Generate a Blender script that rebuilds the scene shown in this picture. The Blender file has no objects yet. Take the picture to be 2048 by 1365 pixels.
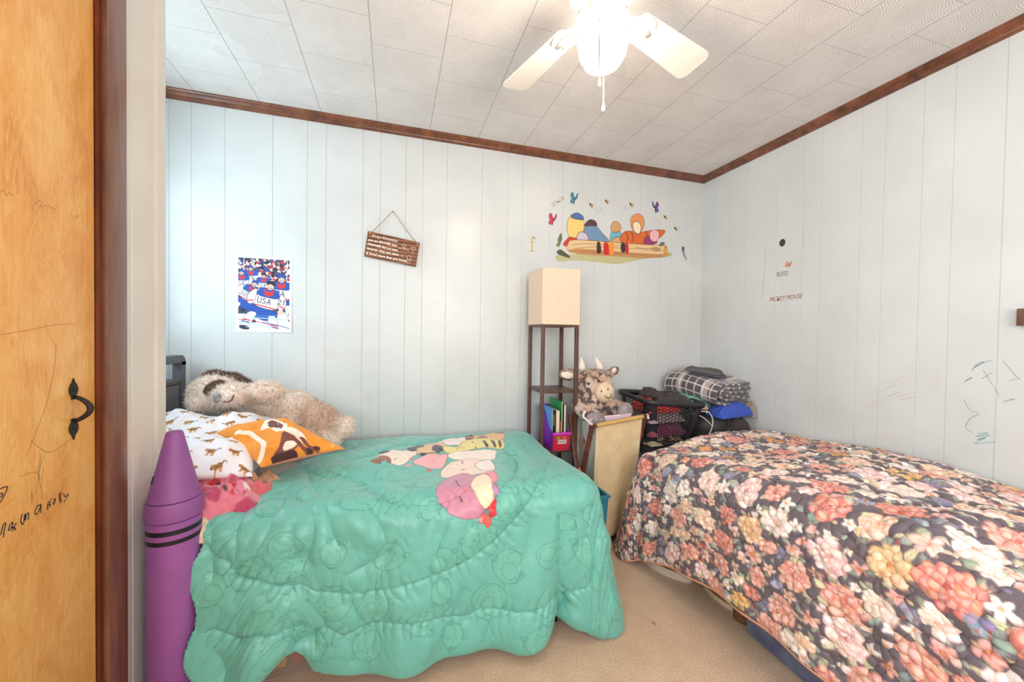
import bpy, bmesh, math, random
import numpy as np
from mathutils import Vector, Matrix, Euler
C = bpy.context.scene.collection
PI = math.pi
rng = np.random.default_rng(7)
random.seed(7)

# room, metres: camera above the origin, +Y towards the back wall, +X along it to the right
YB, XR, XL, XA, YF, HC = 2.45, 2.29, -0.72, -1.26, -1.25, 2.45
LE = 1.531            # far end of the closet partition

# ------------------------------------------------------------------ colour helpers
def lin(c):
    a = np.asarray(c, float) / 255.0
    return np.where(a <= 0.04045, a / 12.92, ((a + 0.055) / 1.055) ** 2.4)
def rgba(c):
    r = lin(c); return (float(r[0]), float(r[1]), float(r[2]), 1.0)

# ------------------------------------------------------------------ materials
class NT:
    def __init__(s, name):
        s.m = bpy.data.materials.new(name); s.m.use_nodes = True
        s.t = s.m.node_tree; s.b = s.t.nodes['Principled BSDF']
        s.tc = s.t.nodes.new('ShaderNodeTexCoord')
    def n(s, kind, **kw):
        d = s.t.nodes.new('ShaderNode' + kind)
        for k, v in kw.items():
            if k.startswith('i_'):
                d.inputs[k[2:].replace('_', ' ')].default_value = v
            else: setattr(d, k, v)
        return d
    def l(s, a, b): s.t.links.new(a, b)
    def math(s, op, a, b=None, c=None):
        d = s.n('Math', operation=op)
        for i, v in enumerate((a, b, c)):
            if v is None: continue
            if hasattr(v, 'node'): s.l(v, d.inputs[i])
            else: d.inputs[i].default_value = v
        return d.outputs[0]
    def mix(s, f, a, b, mode='MIX'):
        d = s.n('Mix', data_type='RGBA', blend_type=mode)
        for i, v in ((0, f), (6, a), (7, b)):
            if hasattr(v, 'node'): s.l(v, d.inputs[i])
            else: d.inputs[i].default_value = v
        return d.outputs[2]
    def noise(s, scale, detail=3, rough=.55, vec=None, dist=0):
        d = s.n('TexNoise'); d.inputs['Scale'].default_value = scale
        d.inputs['Detail'].default_value = detail; d.inputs['Roughness'].default_value = rough
        d.inputs['Distortion'].default_value = dist
        s.l(vec if vec is not None else s.tc.outputs['Object'], d.inputs['Vector'])
        return d.outputs['Fac']
    def mapping(s, scale, rot=(0, 0, 0)):
        d = s.n('Mapping'); d.inputs['Scale'].default_value = scale; d.inputs['Rotation'].default_value = rot
        s.l(s.tc.outputs['Object'], d.inputs['Vector']); return d.outputs['Vector']
    def ramp(s, f, stops):
        d = s.n('ValToRGB'); e = d.color_ramp.elements
        while len(e) < len(stops): e.new(0.5)
        for q, (p, c) in zip(e, stops): q.position = p; q.color = c
        s.l(f, d.inputs[0]); return d.outputs[0]
    def bump(s, h, strength=.3, dist=.01, prev=None):
        d = s.n('Bump'); d.inputs['Strength'].default_value = strength; d.inputs['Distance'].default_value = dist
        s.l(h, d.inputs['Height'])
        if prev is not None: s.l(prev, d.inputs['Normal'])
        return d.outputs[0]

def M(name, col, rough=.6, var=.12, vscale=9, bump=0, bscale=150, metal=0, spec=.4, sheen=0, attr=False,
      emit=None, estr=0, alpha=None, trans=0, coat=0):
    q = NT(name); b = q.b
    nz = q.noise(vscale)
    r = lin(col)
    lo = tuple(float(x) for x in r * (1 - var)) + (1,); hi = tuple(float(min(1, x)) for x in r * (1 + var)) + (1,)
    c = q.ramp(nz, [(.3, lo), (.7, hi)])
    if attr:
        at = q.n('Attribute', attribute_name='Col')
        v = q.ramp(nz, [(.3, (1 - var,) * 3 + (1,)), (.7, (1, 1, 1, 1))])
        c = q.mix(1.0, at.outputs['Color'], v, 'MULTIPLY')
    q.l(c, b.inputs['Base Color'])
    b.inputs['Roughness'].default_value = rough; b.inputs['Metallic'].default_value = metal
    b.inputs['Specular IOR Level'].default_value = spec
    if sheen: b.inputs['Sheen Weight'].default_value = sheen; b.inputs['Sheen Roughness'].default_value = .4
    if coat: b.inputs['Coat Weight'].default_value = coat
    if trans: b.inputs['Transmission Weight'].default_value = trans
    if alpha is not None: b.inputs['Alpha'].default_value = alpha
    if bump:
        q.l(q.bump(q.noise(bscale, 4, .6), bump, .004), b.inputs['Normal'])
    if emit is not None:
        b.inputs['Emission Color'].default_value = rgba(emit); b.inputs['Emission Strength'].default_value = estr
    return q.m

def wood(name, c1, c2, scale=(1, 1, 1), rough=.4, fine=30, contrast=(.35, .65), knots=0, spec=.5, coat=0):
    q = NT(name); b = q.b
    v = q.mapping(scale)
    w = q.noise(fine, 5, .65, v, .6); g = q.noise(fine * .22, 3, .5, v, 1.4)
    f = q.math('ADD', q.math('MULTIPLY', w, .5), q.math('MULTIPLY', g, .5))
    if knots:
        wv = q.n('TexWave', wave_type='BANDS', bands_direction='Y'); wv.inputs['Scale'].default_value = knots
        wv.inputs['Distortion'].default_value = 9; wv.inputs['Detail'].default_value = 2.5
        wv.inputs['Detail Scale'].default_value = .7; wv.inputs['Detail Roughness'].default_value = .45
        q.l(v, wv.inputs['Vector'])
        f = q.math('ADD', q.math('MULTIPLY', f, .75), q.math('MULTIPLY', wv.outputs['Fac'], .25))
    c = q.ramp(f, [(contrast[0], rgba(c1)), (contrast[1], rgba(c2))])
    q.l(c, b.inputs['Base Color']); b.inputs['Roughness'].default_value = rough
    b.inputs['Specular IOR Level'].default_value = spec
    if coat: b.inputs['Coat Weight'].default_value = coat; b.inputs['Coat Roughness'].default_value = .25
    q.l(q.bump(w, .15, .002), b.inputs['Normal'])
    return q.m

# ------------------------------------------------------------------ object helpers
def tag(o, label=None, cat=None, group=None, kind=None):
    if label: o['label'] = label
    if cat: o['category'] = cat
    if group: o['group'] = group
    if kind: o['kind'] = kind
    return o
def empty(name, loc=(0, 0, 0), label=None, cat=None, group=None):
    o = bpy.data.objects.new(name, None); C.objects.link(o); o.location = loc
    o.empty_display_size = .05
    return tag(o, label, cat, group)
def link(name, me, mat, parent=None, smooth=True):
    o = bpy.data.objects.new(name, me); C.objects.link(o)
    if mat is not None:
        for m in (mat if isinstance(mat, (list, tuple)) else [mat]): me.materials.append(m)
    if smooth and len(me.polygons): me.polygons.foreach_set('use_smooth', np.ones(len(me.polygons), bool))
    if parent is not None:
        o.parent = parent
        o.matrix_parent_inverse = Matrix.Translation(parent.location).inverted() if parent.type == 'EMPTY' else Matrix()
    return o
def pyobj(name, verts, faces, mat, parent=None, smooth=False):
    me = bpy.data.meshes.new(name); me.from_pydata([tuple(map(float, v)) for v in verts], [], faces)
    me.validate(); me.update()
    return link(name, me, mat, parent, smooth)
def bmobj(name, bm, mat, parent=None, smooth=False, autosm=True):
    me = bpy.data.meshes.new(name)
    bmesh.ops.recalc_face_normals(bm, faces=bm.faces[:])
    bm.to_mesh(me); bm.free()
    o = link(name, me, mat, parent, smooth)
    if smooth and autosm: me.set_sharp_from_angle(angle=math.radians(42))
    return o
def fastmesh(name, P, F, mat, parent=None, col=None, smooth=True):
    """P (n,3) verts, F (m,4) quads, col (n,3) linear"""
    me = bpy.data.meshes.new(name); n = len(P); m = len(F); k = F.shape[1]
    me.vertices.add(n); me.vertices.foreach_set('co', np.ascontiguousarray(P, np.float32).ravel())
    me.loops.add(m * k); me.loops.foreach_set('vertex_index', np.ascontiguousarray(F, np.int32).ravel())
    me.polygons.add(m); me.polygons.foreach_set('loop_start', np.arange(0, m * k, k, dtype=np.int32))
    me.update(calc_edges=True); me.validate()
    if col is not None:
        a = me.color_attributes.new('Col', 'FLOAT_COLOR', 'POINT')
        cc = np.ones((n, 4), np.float32); cc[:, :3] = col
        a.data.foreach_set('color', cc.ravel())
    return link(name, me, mat, parent, smooth)
def gridfaces(ny, nx, mask=None, wrapx=False):
    i, j = np.meshgrid(np.arange(ny - 1), np.arange(nx if wrapx else nx - 1), indexing='ij')
    j2 = (j + 1) % nx
    F = np.stack([i * nx + j, i * nx + j2, (i + 1) * nx + j2, (i + 1) * nx + j], -1).reshape(-1, 4)
    if mask is not None:
        mm = (mask[i, j] & mask[i, j2] & mask[i + 1, j2] & mask[i + 1, j]).ravel(); F = F[mm]
    return F
def gridobj(name, P, mat, parent=None, col=None, mask=None, wrapx=False, flip=False, solid=0):
    ny, nx = P.shape[:2]; F = gridfaces(ny, nx, mask, wrapx)
    if flip: F = F[:, ::-1]
    Pf = P.reshape(-1, 3); cf = None if col is None else col.reshape(-1, 3)
    used = np.zeros(len(Pf), bool); used[F.ravel()] = True
    idx = np.cumsum(used) - 1
    o = fastmesh(name, Pf[used], idx[F], mat, parent, None if cf is None else cf[used])
    if solid:
        s = o.modifiers.new('thickness', 'SOLIDIFY'); s.thickness = abs(solid); s.offset = -1 if solid > 0 else 1
    return o
def bbox(bm, c, size, rot=None, bevel=0, seg=2, M4=None):
    r = bmesh.ops.create_cube(bm, size=1.0); vs = r['verts']
    bmesh.ops.scale(bm, vec=size, verts=vs)
    if bevel:
        es = list({e for v in vs for e in v.link_edges})
        r2 = bmesh.ops.bevel(bm, geom=es, offset=bevel, segments=seg, affect='EDGES', profile=.6)
        vs = list({v for f in r2['faces'] for v in f.verts} | {v for v in vs if v.is_valid})
        # gather the whole island
        seen = set(vs); st = list(vs)
        while st:
            v = st.pop()
            for e in v.link_edges:
                w = e.other_vert(v)
                if w not in seen: seen.add(w); st.append(w)
        vs = list(seen)
    if rot is not None: bmesh.ops.rotate(bm, cent=(0, 0, 0), matrix=Euler(rot).to_matrix(), verts=vs)
    if M4 is not None: bmesh.ops.transform(bm, matrix=M4, verts=vs)
    bmesh.ops.translate(bm, vec=c, verts=vs)
    return vs
def boxobj(name, c, size, mat, parent=None, rot=None, bevel=.003, seg=2, M4=None):
    bm = bmesh.new(); bbox(bm, c, size, rot, bevel, seg, M4); return bmobj(name, bm, mat, parent, True)
def span(name, lo, hi, mat, parent=None, bevel=.002):
    lo = np.array(lo, float); hi = np.array(hi, float)
    return boxobj(name, tuple((lo + hi) / 2), tuple(hi - lo), mat, parent, bevel=bevel)
def frames(pts, closed=False):
    pts = np.asarray(pts, float); n = len(pts)
    T = np.gradient(pts, axis=0)
    if closed: T = np.roll(pts, -1, 0) - np.roll(pts, 1, 0)
    T /= np.linalg.norm(T, axis=1, keepdims=True) + 1e-12
    up = np.array([0, 0, 1.]) if abs(T[0] @ [0, 0, 1]) < .9 else np.array([0, 1., 0])
    N = np.zeros_like(T); a = np.cross(T[0], up); a /= np.linalg.norm(a); N[0] = a
    for i in range(1, n):
        a = N[i - 1] - T[i] * (N[i - 1] @ T[i]); N[i] = a / (np.linalg.norm(a) + 1e-12)
    return T, N, np.cross(T, N)
def tube_vf(pts, r, k=8, closed=False, flat=1.0, caps=True):
    pts = np.asarray(pts, float); n = len(pts); T, N, B = frames(pts, closed)
    r = np.broadcast_to(np.asarray(r, float), (n,))
    a = np.arange(k) * 2 * PI / k
    V = pts[:, None] + r[:, None, None] * (np.cos(a)[None, :, None] * N[:, None] + flat * np.sin(a)[None, :, None] * B[:, None])
    V = V.reshape(-1, 3); F = []
    for i in range(n if closed else n - 1):
        i2 = (i + 1) % n
        for j in range(k):
            F.append((i * k + j, i * k + (j + 1) % k, i2 * k + (j + 1) % k, i2 * k + j))
    if not closed and caps:
        F.append(tuple(range(k))[::-1]); F.append(tuple((n - 1) * k + j for j in range(k)))
    return V, F
def join_vf(parts):
    V = []; F = []; o = 0
    for v, f in parts:
        V.append(np.asarray(v)); F += [tuple(i + o for i in q) for q in f]; o += len(v)
    return np.concatenate(V), F
def tubeobj(name, pts, r, mat, parent=None, k=8, closed=False, flat=1.0):
    V, F = tube_vf(pts, r, k, closed, flat); return pyobj(name, V, F, mat, parent, True)
def lathe_vf(prof, c=(0, 0, 0), k=40, ax=None):
    V = []; F = []; n = len(prof)
    for (r, z) in prof:
        for j in range(k):
            a = 2 * PI * j / k; V.append((r * math.cos(a), r * math.sin(a), z))
    for i in range(n - 1):
        for j in range(k):
            F.append((i * k + j, i * k + (j + 1) % k, (i + 1) * k + (j + 1) % k, (i + 1) * k + j))
    F.append(tuple(range(k))[::-1]); F.append(tuple((n - 1) * k + j for j in range(k)))
    V = np.array(V)
    if ax is not None: V = V @ np.array(ax.to_matrix() if hasattr(ax, 'to_matrix') else ax).T
    return V + np.array(c), F
def latheobj(name, prof, c, mat, parent=None, k=40, ax=None):
    V, F = lathe_vf(prof, c, k, ax); o = pyobj(name, V, F, mat, parent, True)
    o.data.set_sharp_from_angle(angle=math.radians(40)); return o
def spline(pts, n=12, closed=False):
    p = np.asarray(pts, float); m = len(p); out = []
    for i in range(m if closed else m - 1):
        if closed: q = [p[(i + d) % m] for d in (-1, 0, 1, 2)]
        else: q = [p[max(i - 1, 0)], p[i], p[i + 1], p[min(i + 2, m - 1)]]
        for t in np.linspace(0, 1, n, endpoint=False):
            out.append(.5 * (2 * q[1] + (q[2] - q[0]) * t + (2 * q[0] - 5 * q[1] + 4 * q[2] - q[3]) * t ** 2 + (3 * q[1] - q[0] - 3 * q[2] + q[3]) * t ** 3))
    if not closed: out.append(p[-1])
    return np.array(out)
def ribbon_vf(pts, w, nrm, lift=0.0):
    """flat ink stroke of width w lying on a plane with normal nrm"""
    p = np.asarray(pts, float); T = np.gradient(p, axis=0); T /= np.linalg.norm(T, axis=1, keepdims=True) + 1e-12
    S = np.cross(T, nrm); L = p + np.asarray(nrm) * lift
    V = np.concatenate([L + S * w / 2, L - S * w / 2]); n = len(p)
    return V, [(i, i + 1, n + i + 1, n + i) for i in range(n - 1)]
def ribbons(name, strokes, w, nrm, mat, parent=None, lift=.0012, sm=6):
    ps = []
    for s in strokes:
        s = np.asarray(s, float)
        if len(s) > 2: s = spline(s, sm)
        ps.append(ribbon_vf(s, w, np.asarray(nrm, float), lift))
    V, F = join_vf(ps); return pyobj(name, V, F, mat, parent)
def textobj(name, s, size, Mw, mat, parent=None, shear=0, extr=.0006, spacing=1.0, wid=None, off=0.0):
    cu = bpy.data.curves.new(name, 'FONT'); cu.body = s; cu.size = size; cu.shear = shear; cu.extrude = extr
    cu.space_character = spacing; cu.offset = off; cu.resolution_u = 3
    o = bpy.data.objects.new(name, cu); C.objects.link(o)
    dg = bpy.context.evaluated_depsgraph_get(); me = bpy.data.meshes.new_from_object(o.evaluated_get(dg))
    C.objects.unlink(o); bpy.data.objects.remove(o)
    if wid:
        xs = [v.co.x for v in me.vertices]; k = wid / (max(xs) - min(xs))
        for v in me.vertices: v.co.x = (v.co.x - min(xs)) * k
    me.transform(Mw); return link(name, me, mat, parent, False)
def remesh_blob(name, shapes, mat, parent=None, voxel=.012, smooth=6, fur=None, colfn=None):
    """shapes: ('e', centre, radii, rot) ellipsoids or ('c', p0, p1, r0, r1) capsules, fused into one skin"""
    bm = bmesh.new()
    for s in shapes:
        if s[0] == 'e':
            r = bmesh.ops.create_icosphere(bm, subdivisions=3, radius=1.0)
            rot = Euler(s[3]).to_matrix().to_4x4() if len(s) > 3 and s[3] is not None else Matrix()
            bmesh.ops.transform(bm, matrix=Matrix.Translation(s[1]) @ rot @ Matrix.Diagonal((*s[2], 1)), verts=r['verts'])
        else:
            p0, p1 = Vector(s[1]), Vector(s[2]); n = 7
            for i in range(n):
                t = i / (n - 1); rr = s[3] + (s[4] - s[3]) * t
                r = bmesh.ops.create_icosphere(bm, subdivisions=2, radius=rr)
                bmesh.ops.translate(bm, vec=p0.lerp(p1, t), verts=r['verts'])
    me = bpy.data.meshes.new(name + '_tmp'); bm.to_mesh(me); bm.free()
    o = bpy.data.objects.new(name + '_tmp', me); C.objects.link(o)
    rm = o.modifiers.new('r', 'REMESH'); rm.mode = 'VOXEL'; rm.voxel_size = voxel; rm.adaptivity = 0
    sm = o.modifiers.new('s', 'SMOOTH'); sm.factor = .5; sm.iterations = smooth
    dg = bpy.context.evaluated_depsgraph_get(); me2 = bpy.data.meshes.new_from_object(o.evaluated_get(dg))
    C.objects.unlink(o); bpy.data.objects.remove(o); bpy.data.meshes.remove(me)
    n = len(me2.vertices); P = np.empty(n * 3, np.float32); me2.vertices.foreach_get('co', P); P = P.reshape(-1, 3)
    N = np.empty(n * 3, np.float32); me2.vertices.foreach_get('normal', N); N = N.reshape(-1, 3)
    F = np.array([tuple(p.vertices) for p in me2.polygons if len(p.vertices) == 4], np.int32)
    bpy.data.meshes.remove(me2)
    col = np.ones((n, 3)) if colfn is None else colfn(P, N)
    if fur:
        cnt, ln, wd, grav = fur[:4]
        g = np.random.default_rng(len(name) + cnt)
        f = F[g.integers(0, len(F), cnt)]; w = g.dirichlet((1, 1, 1, 1), cnt)
        base = (P[f] * w[..., None]).sum(1); nn = (N[f] * w[..., None]).sum(1); cc = (col[f] * w[..., None]).sum(1)
        d = nn + g.normal(0, .45, (cnt, 3)) + np.array(grav); d /= np.linalg.norm(d, axis=1, keepdims=True)
        sd = np.cross(d, g.normal(0, 1, (cnt, 3))); sd /= np.linalg.norm(sd, axis=1, keepdims=True) + 1e-9
        L = ln * g.uniform(.5, 1.2, (cnt, 1))
        mid = base + d * L * .55
        tip = base + d * L + g.normal(0, ln * .25, (cnt, 3))
        b0 = base - nn * .002
        V = np.stack([b0 - sd * wd, b0 + sd * wd, mid + sd * wd * .7, mid - sd * wd * .7, tip - sd * wd * .2, tip + sd * wd * .2], 1).reshape(-1, 3)
        k = n + np.arange(cnt)[:, None] * 6
        FF = np.concatenate([k + np.array([0, 1, 2, 3]), k + np.array([3, 2, 5, 4])]).astype(np.int32)
        cf = np.repeat(cc * g.uniform(.82, 1.1, (cnt, 1)), 6, 0)
        P = np.concatenate([P, V]); F = np.concatenate([F, FF]); col = np.concatenate([col, cf])
    return fastmesh(name, P, F, mat, parent, np.clip(col, 0, 1))

# ------------------------------------------------------------------ numpy noise
def vnoise(x, y, seed=0):
    xi = np.floor(x).astype(np.int64); yi = np.floor(y).astype(np.int64); fx = x - xi; fy = y - yi
    def h(a, b):
        n = (a * 374761393 + b * 668265263 + seed * 982451653) & 0xffffffff
        n = ((n ^ (n >> 13)) * 1274126177) & 0xffffffff
        return ((n ^ (n >> 16)) & 0xffff) / 65535.0
    u = fx * fx * (3 - 2 * fx); v = fy * fy * (3 - 2 * fy)
    return (h(xi, yi) * (1 - u) + h(xi + 1, yi) * u) * (1 - v) + (h(xi, yi + 1) * (1 - u) + h(xi + 1, yi + 1) * u) * v
def fbm(x, y, o=4, seed=0):
    r = 0; a = .5; t = 0
    for i in range(o):
        r = r + a * vnoise(x * 2 ** i + 13.7 * i, y * 2 ** i + 7.1 * i, seed + i); t += a; a *= .5
    return r / t
def segdist(X, Y, pts):
    """distance to a polyline and arclength position of the closest point"""
    D = np.full(X.shape, 1e9); S = np.zeros(X.shape); s0 = 0.0
    for (x0, y0), (x1, y1) in zip(pts[:-1], pts[1:]):
        dx, dy = x1 - x0, y1 - y0; L2 = dx * dx + dy * dy + 1e-12
        t = np.clip(((X - x0) * dx + (Y - y0) * dy) / L2, 0, 1)
        d = np.hypot(X - x0 - t * dx, Y - y0 - t * dy); L = math.sqrt(L2)
        m = d < D; D = np.where(m, d, D); S = np.where(m, s0 + t * L, S); s0 += L
    return D, S, s0

class Paint:
    """colours on a regular grid in cloth metres; becomes the point colours of the mesh woven on that grid"""
    def __init__(s, x0, x1, y0, y1, res, base):
        s.nx = int(round((x1 - x0) / res)) + 1; s.ny = int(round((y1 - y0) / res)) + 1
        s.x = np.linspace(x0, x1, s.nx); s.y = np.linspace(y0, y1, s.ny); s.res = (x1 - x0) / (s.nx - 1)
        s.X, s.Y = np.meshgrid(s.x, s.y); s.c = np.empty((s.ny, s.nx, 3)); s.c[:] = base
        s.a = np.zeros((s.ny, s.nx))
    def win(s, xa, xb, ya, yb):
        p = s.res * 2
        j0, j1 = np.searchsorted(s.x, [xa - p, xb + p]); i0, i1 = np.searchsorted(s.y, [ya - p, yb + p])
        return slice(i0, i1), slice(j0, j1)
    def put(s, w, sd, c, al=1.0):
        k = np.clip(.5 - sd / s.res, 0, 1)
        s.a[w] = np.maximum(s.a[w], k)
        k = (k * al)[..., None]
        s.c[w] = s.c[w] * (1 - k) + np.asarray(c, float) * k
    def ell(s, cx, cy, rx, ry, c, ang=0, al=1.0, ring=None, lobes=0, lamp=0, ph=0):
        r = max(rx, ry) * (1 + lamp); w = s.win(cx - r, cx + r, cy - r, cy + r)
        X = s.X[w] - cx; Y = s.Y[w] - cy
        if X.size == 0: return
        ca, sa = math.cos(ang), math.sin(ang); u = X * ca + Y * sa; v = -X * sa + Y * ca
        q = np.hypot(u / rx, v / ry)
        if lobes: q = q / (1 + lamp * np.cos(lobes * np.arctan2(v / ry, u / rx) + ph))
        sd = (q - 1) * min(rx, ry)
        if ring: sd = np.abs(sd) - ring / 2
        s.put(w, sd, c, al)
    def poly(s, pts, c, al=1.0, line=None, lw=.002, sm=0):
        p = np.asarray(pts, float)
        if sm: p = spline(p, sm, True)
        w = s.win(p[:, 0].min(), p[:, 0].max(), p[:, 1].min(), p[:, 1].max()); X = s.X[w]; Y = s.Y[w]
        if X.size == 0: return
        ins = np.zeros(X.shape, bool); D = np.full(X.shape, 1e9); n = len(p)
        for i in range(n):
            x0, y0 = p[i]; x1, y1 = p[(i + 1) % n]
            dx, dy = x1 - x0, y1 - y0; t = np.clip(((X - x0) * dx + (Y - y0) * dy) / (dx * dx + dy * dy + 1e-12), 0, 1)
            D = np.minimum(D, np.hypot(X - x0 - t * dx, Y - y0 - t * dy))
            if y0 != y1: ins ^= ((y0 > Y) != (y1 > Y)) & (X < (x1 - x0) * (Y - y0) / (y1 - y0) + x0)
        if c is not None: s.put(w, np.where(ins, -D, D), c, al)
        if line is not None: s.put(w, D - lw / 2, line, .85)
    def line(s, pts, wd, c, al=1.0, sm=0):
        p = np.asarray(pts, float)
        if sm: p = spline(p, sm)
        w = s.win(p[:, 0].min() - wd, p[:, 0].max() + wd, p[:, 1].min() - wd, p[:, 1].max() + wd); X = s.X[w]
        if X.size == 0: return
        D, _, _ = segdist(X, s.Y[w], p); s.put(w, D - wd / 2, c, al)
    def lin(s): return lin(np.clip(s.c, 0, 255))
GLY = {'U': [[(0, 1), (0, .25), (.25, 0), (.5, 0), (.7, .25), (.7, 1)]],
       'S': [[(.7, .85), (.35, 1), (.05, .78), (.35, .52), (.68, .25), (.35, 0), (0, .15)]],
       'A': [[(0, 0), (.35, 1), (.7, 0)], [(.15, .38), (.55, .38)]],
       '1': [[(.1, .75), (.35, 1), (.35, 0)]], '2': [[(.05, .8), (.35, 1), (.65, .75), (.05, 0), (.7, 0)]]}
def glyphs(p, s, x, y, h, ang, c, wd):
    ca, sa = math.cos(ang), math.sin(ang)
    for k, ch in enumerate(s):
        for st in GLY[ch]:
            p.line([(x + ((q[0] + k * 1.0) * ca * .75 - q[1] * sa) * h, y + ((q[0] + k * 1.0) * sa * .75 + q[1] * ca) * h) for q in st], wd, c)
#<<DRAPE
def drape(U, V, u1, v1, zt, R, Ln, hem, fl, out):
    """a cloth lying on a bed top, turning down past the foot (u>u1) and the side (v>v1); cloth metres -> (u, v, z)"""
    da = np.maximum(0, U - u1); db = np.maximum(0, V - v1)
    rho = np.maximum(da, db); mn = np.minimum(da, db)
    with np.errstate(divide='ignore', invalid='ignore'):
        q = np.where(rho > 0, mn / np.maximum(rho, 1e-9), 0)
    phi = np.where(db >= da, q * PI / 4, PI / 2 - q * PI / 4)      # 0 = faces the side, pi/2 = faces the foot
    phi = np.where(db <= 0, PI / 2, phi); phi = np.where(da <= 0, 0, phi)
    s = np.where(phi <= 0, np.minimum(U, u1), u1 + phi * .25 / (PI / 2))
    s = np.where(phi >= PI / 2 - 1e-9, u1 + .25 + np.maximum(0, v1 - V), s)
    L = hem(s); d = rho / Ln * L; t = np.clip(rho / Ln, 0, 1)
    a = np.minimum(d, R * PI / 2) / R; rest = np.maximum(0, d - R * PI / 2)
    f = fl(s); o = R * np.sin(a) + rest * f + out(s, t) * np.clip(rho / .05, 0, 1)
    z = zt(np.minimum(U, u1), np.minimum(V, v1)) - R * (1 - np.cos(a)) - rest * np.sqrt(np.maximum(.05, 1 - f * f))
    u = np.minimum(U, u1) + np.sin(phi) * o * (rho > 0); v = np.minimum(V, v1) + np.cos(phi) * o * (rho > 0)
    return u, v, np.maximum(z, .006 + .004 * np.sin(U * 40) ** 2), s, t
def itp(xs, ys): return lambda s: np.interp(s, xs, ys)
def gauss(x, c, w): return np.exp(-((x - c) / w) ** 2)
# teal comforter: u = x, v = -y
TU1, TV1, TLN = .745, -1.475, .62
def teal_base(U, V):
    zt = lambda u, v: .605 + .012 * np.cos(u * 3.0) - .05 * gauss(v, -2.42, .10) + .01 * np.sin(v * 9 + u * 4)
    hem = itp([-.9, -.55, -.46, -.40, -.36, -.33, -.30, -.27, -.235, -.1, .1, .3, .45, .55, .61, .66, .74, .82, .90, .995, 1.2, 2.0],
              [.69, .67, .62, .51, .475, .455, .465, .49, .55, .58, .60, .60, .62, .60, .55, .56, .60, .64, .66, .63, .60, .58])
    fl = itp([-.9, -.3, .5, .62, .74, .87, 1.0, 1.3, 2.0], [.07, .06, .07, .02, .12, .20, .16, .11, .10])
    out = lambda s, t: t ** 1.6 * (.022 * np.sin(s * 13 + 1.0) + .012 * np.sin(s * 29)) - .035 * gauss(s, .635, .035) * t ** 1.2 + .022 * gauss(s, .55, .07) * t
    u, v, z, s, t = drape(U, V, TU1, TV1, zt, .075, TLN, hem, fl, out)
    return u, -v, z, s, t
# floral quilt: u = y, v = -x
FU1, FV1, FLN = 1.73, -1.37, .60
def flor_base(U, V):
    zt = lambda u, v: .648 - .085 * np.exp(-((u - 1.75) / .26) ** 2 - ((v + 1.35) / .24) ** 2) + .028 * gauss(u, 1.05, .45) + .012 * np.sin(u * 7 + v * 3) - .02 * gauss(v, -2.3, .12) + .03 * gauss(u, .62, .10) * gauss(v, -1.62, .3)
    hem = itp([-1, .6, .9, 1.2, 1.45, 1.62, 1.73, 1.80, 1.86, 1.98, 3.0], [.52, .52, .52, .52, .53, .55, .585, .64, .67, .655, .66])
    fl = itp([-1, 1.0, 1.5, 1.70, 1.80, 1.90, 2.0, 3.0], [.06, .06, .05, .07, .22, .28, .20, .14])
    out = lambda s, t: t ** 1.5 * (.012 * np.sin(s * 9) + .008 * np.sin(s * 23 + 1)) - .02 * gauss(s, 1.71, .03) * t
    u, v, z, s, t = drape(U, V, FU1, FV1, zt, .095, FLN, hem, fl, out)
    return -v, u, z, s, t
#DRAPE>>
# ================================================================== THE ROOM
def wall_paint(name, col):
    q = NT(name); b = q.b
    base = q.ramp(q.noise(2.2, 4, .6), [(.3, rgba(np.array(col) * .965)), (.7, rgba(np.array(col) * 1.02))])
    st = q.noise(3.1, 5, .65, dist=.6)
    stain = q.ramp(st, [(.60, (0, 0, 0, 1)), (.78, (1, 1, 1, 1))])
    sx = q.n('SeparateXYZ'); q.l(q.tc.outputs['Object'], sx.inputs[0])
    hz = q.n('MapRange'); hz.inputs[1].default_value = .5; hz.inputs[2].default_value = 1.7; hz.inputs[3].default_value = .55; hz.inputs[4].default_value = 0
    q.l(sx.outputs['Z'], hz.inputs[0])
    f = q.math('MULTIPLY', stain, hz.outputs[0])
    c = q.mix(f, base, rgba((206, 170, 158)))
    q.l(c, b.inputs['Base Color']); b.inputs['Roughness'].default_value = .30
    b.inputs['Specular IOR Level'].default_value = .5
    v = q.mapping((60, 60, 9))
    h = q.math('ADD', q.math('MULTIPLY', q.noise(1, 3, .6, v), .6), q.math('MULTIPLY', q.noise(24, 3), .4))
    q.l(q.bump(h, .25, .0025), b.inputs['Normal'])
    return q.m
m_wall = wall_paint('painted_panelling', (212, 216, 216))
m_wallL = wall_paint('painted_partition', (218, 212, 203))

def groove_wall(name, t0, t1, z0, z1, grooves, to3, mat, gw=.0042, gd=.0028, parent=None):
    pr = [(t0, 0)]
    for g in sorted(grooves):
        if t0 + .01 < g < t1 - .01: pr += [(g - gw / 2, 0), (g - gw / 6, -gd), (g + gw / 6, -gd), (g + gw / 2, 0)]
    pr += [(t1, 0), (t1, -.10), (t0, -.10)]
    n = len(pr)
    V = [to3(t, d, z0) for t, d in pr] + [to3(t, d, z1) for t, d in pr]
    F = [(i, (i + 1) % n, n + (i + 1) % n, n + i) for i in range(n)]
    bm = bmesh.new(); vs = [bm.verts.new(v) for v in V]
    for f in F: bm.faces.new([vs[i] for i in f])
    return bmobj(name, bm, mat, parent)
def structure(o): o['kind'] = 'structure'; return o

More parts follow.
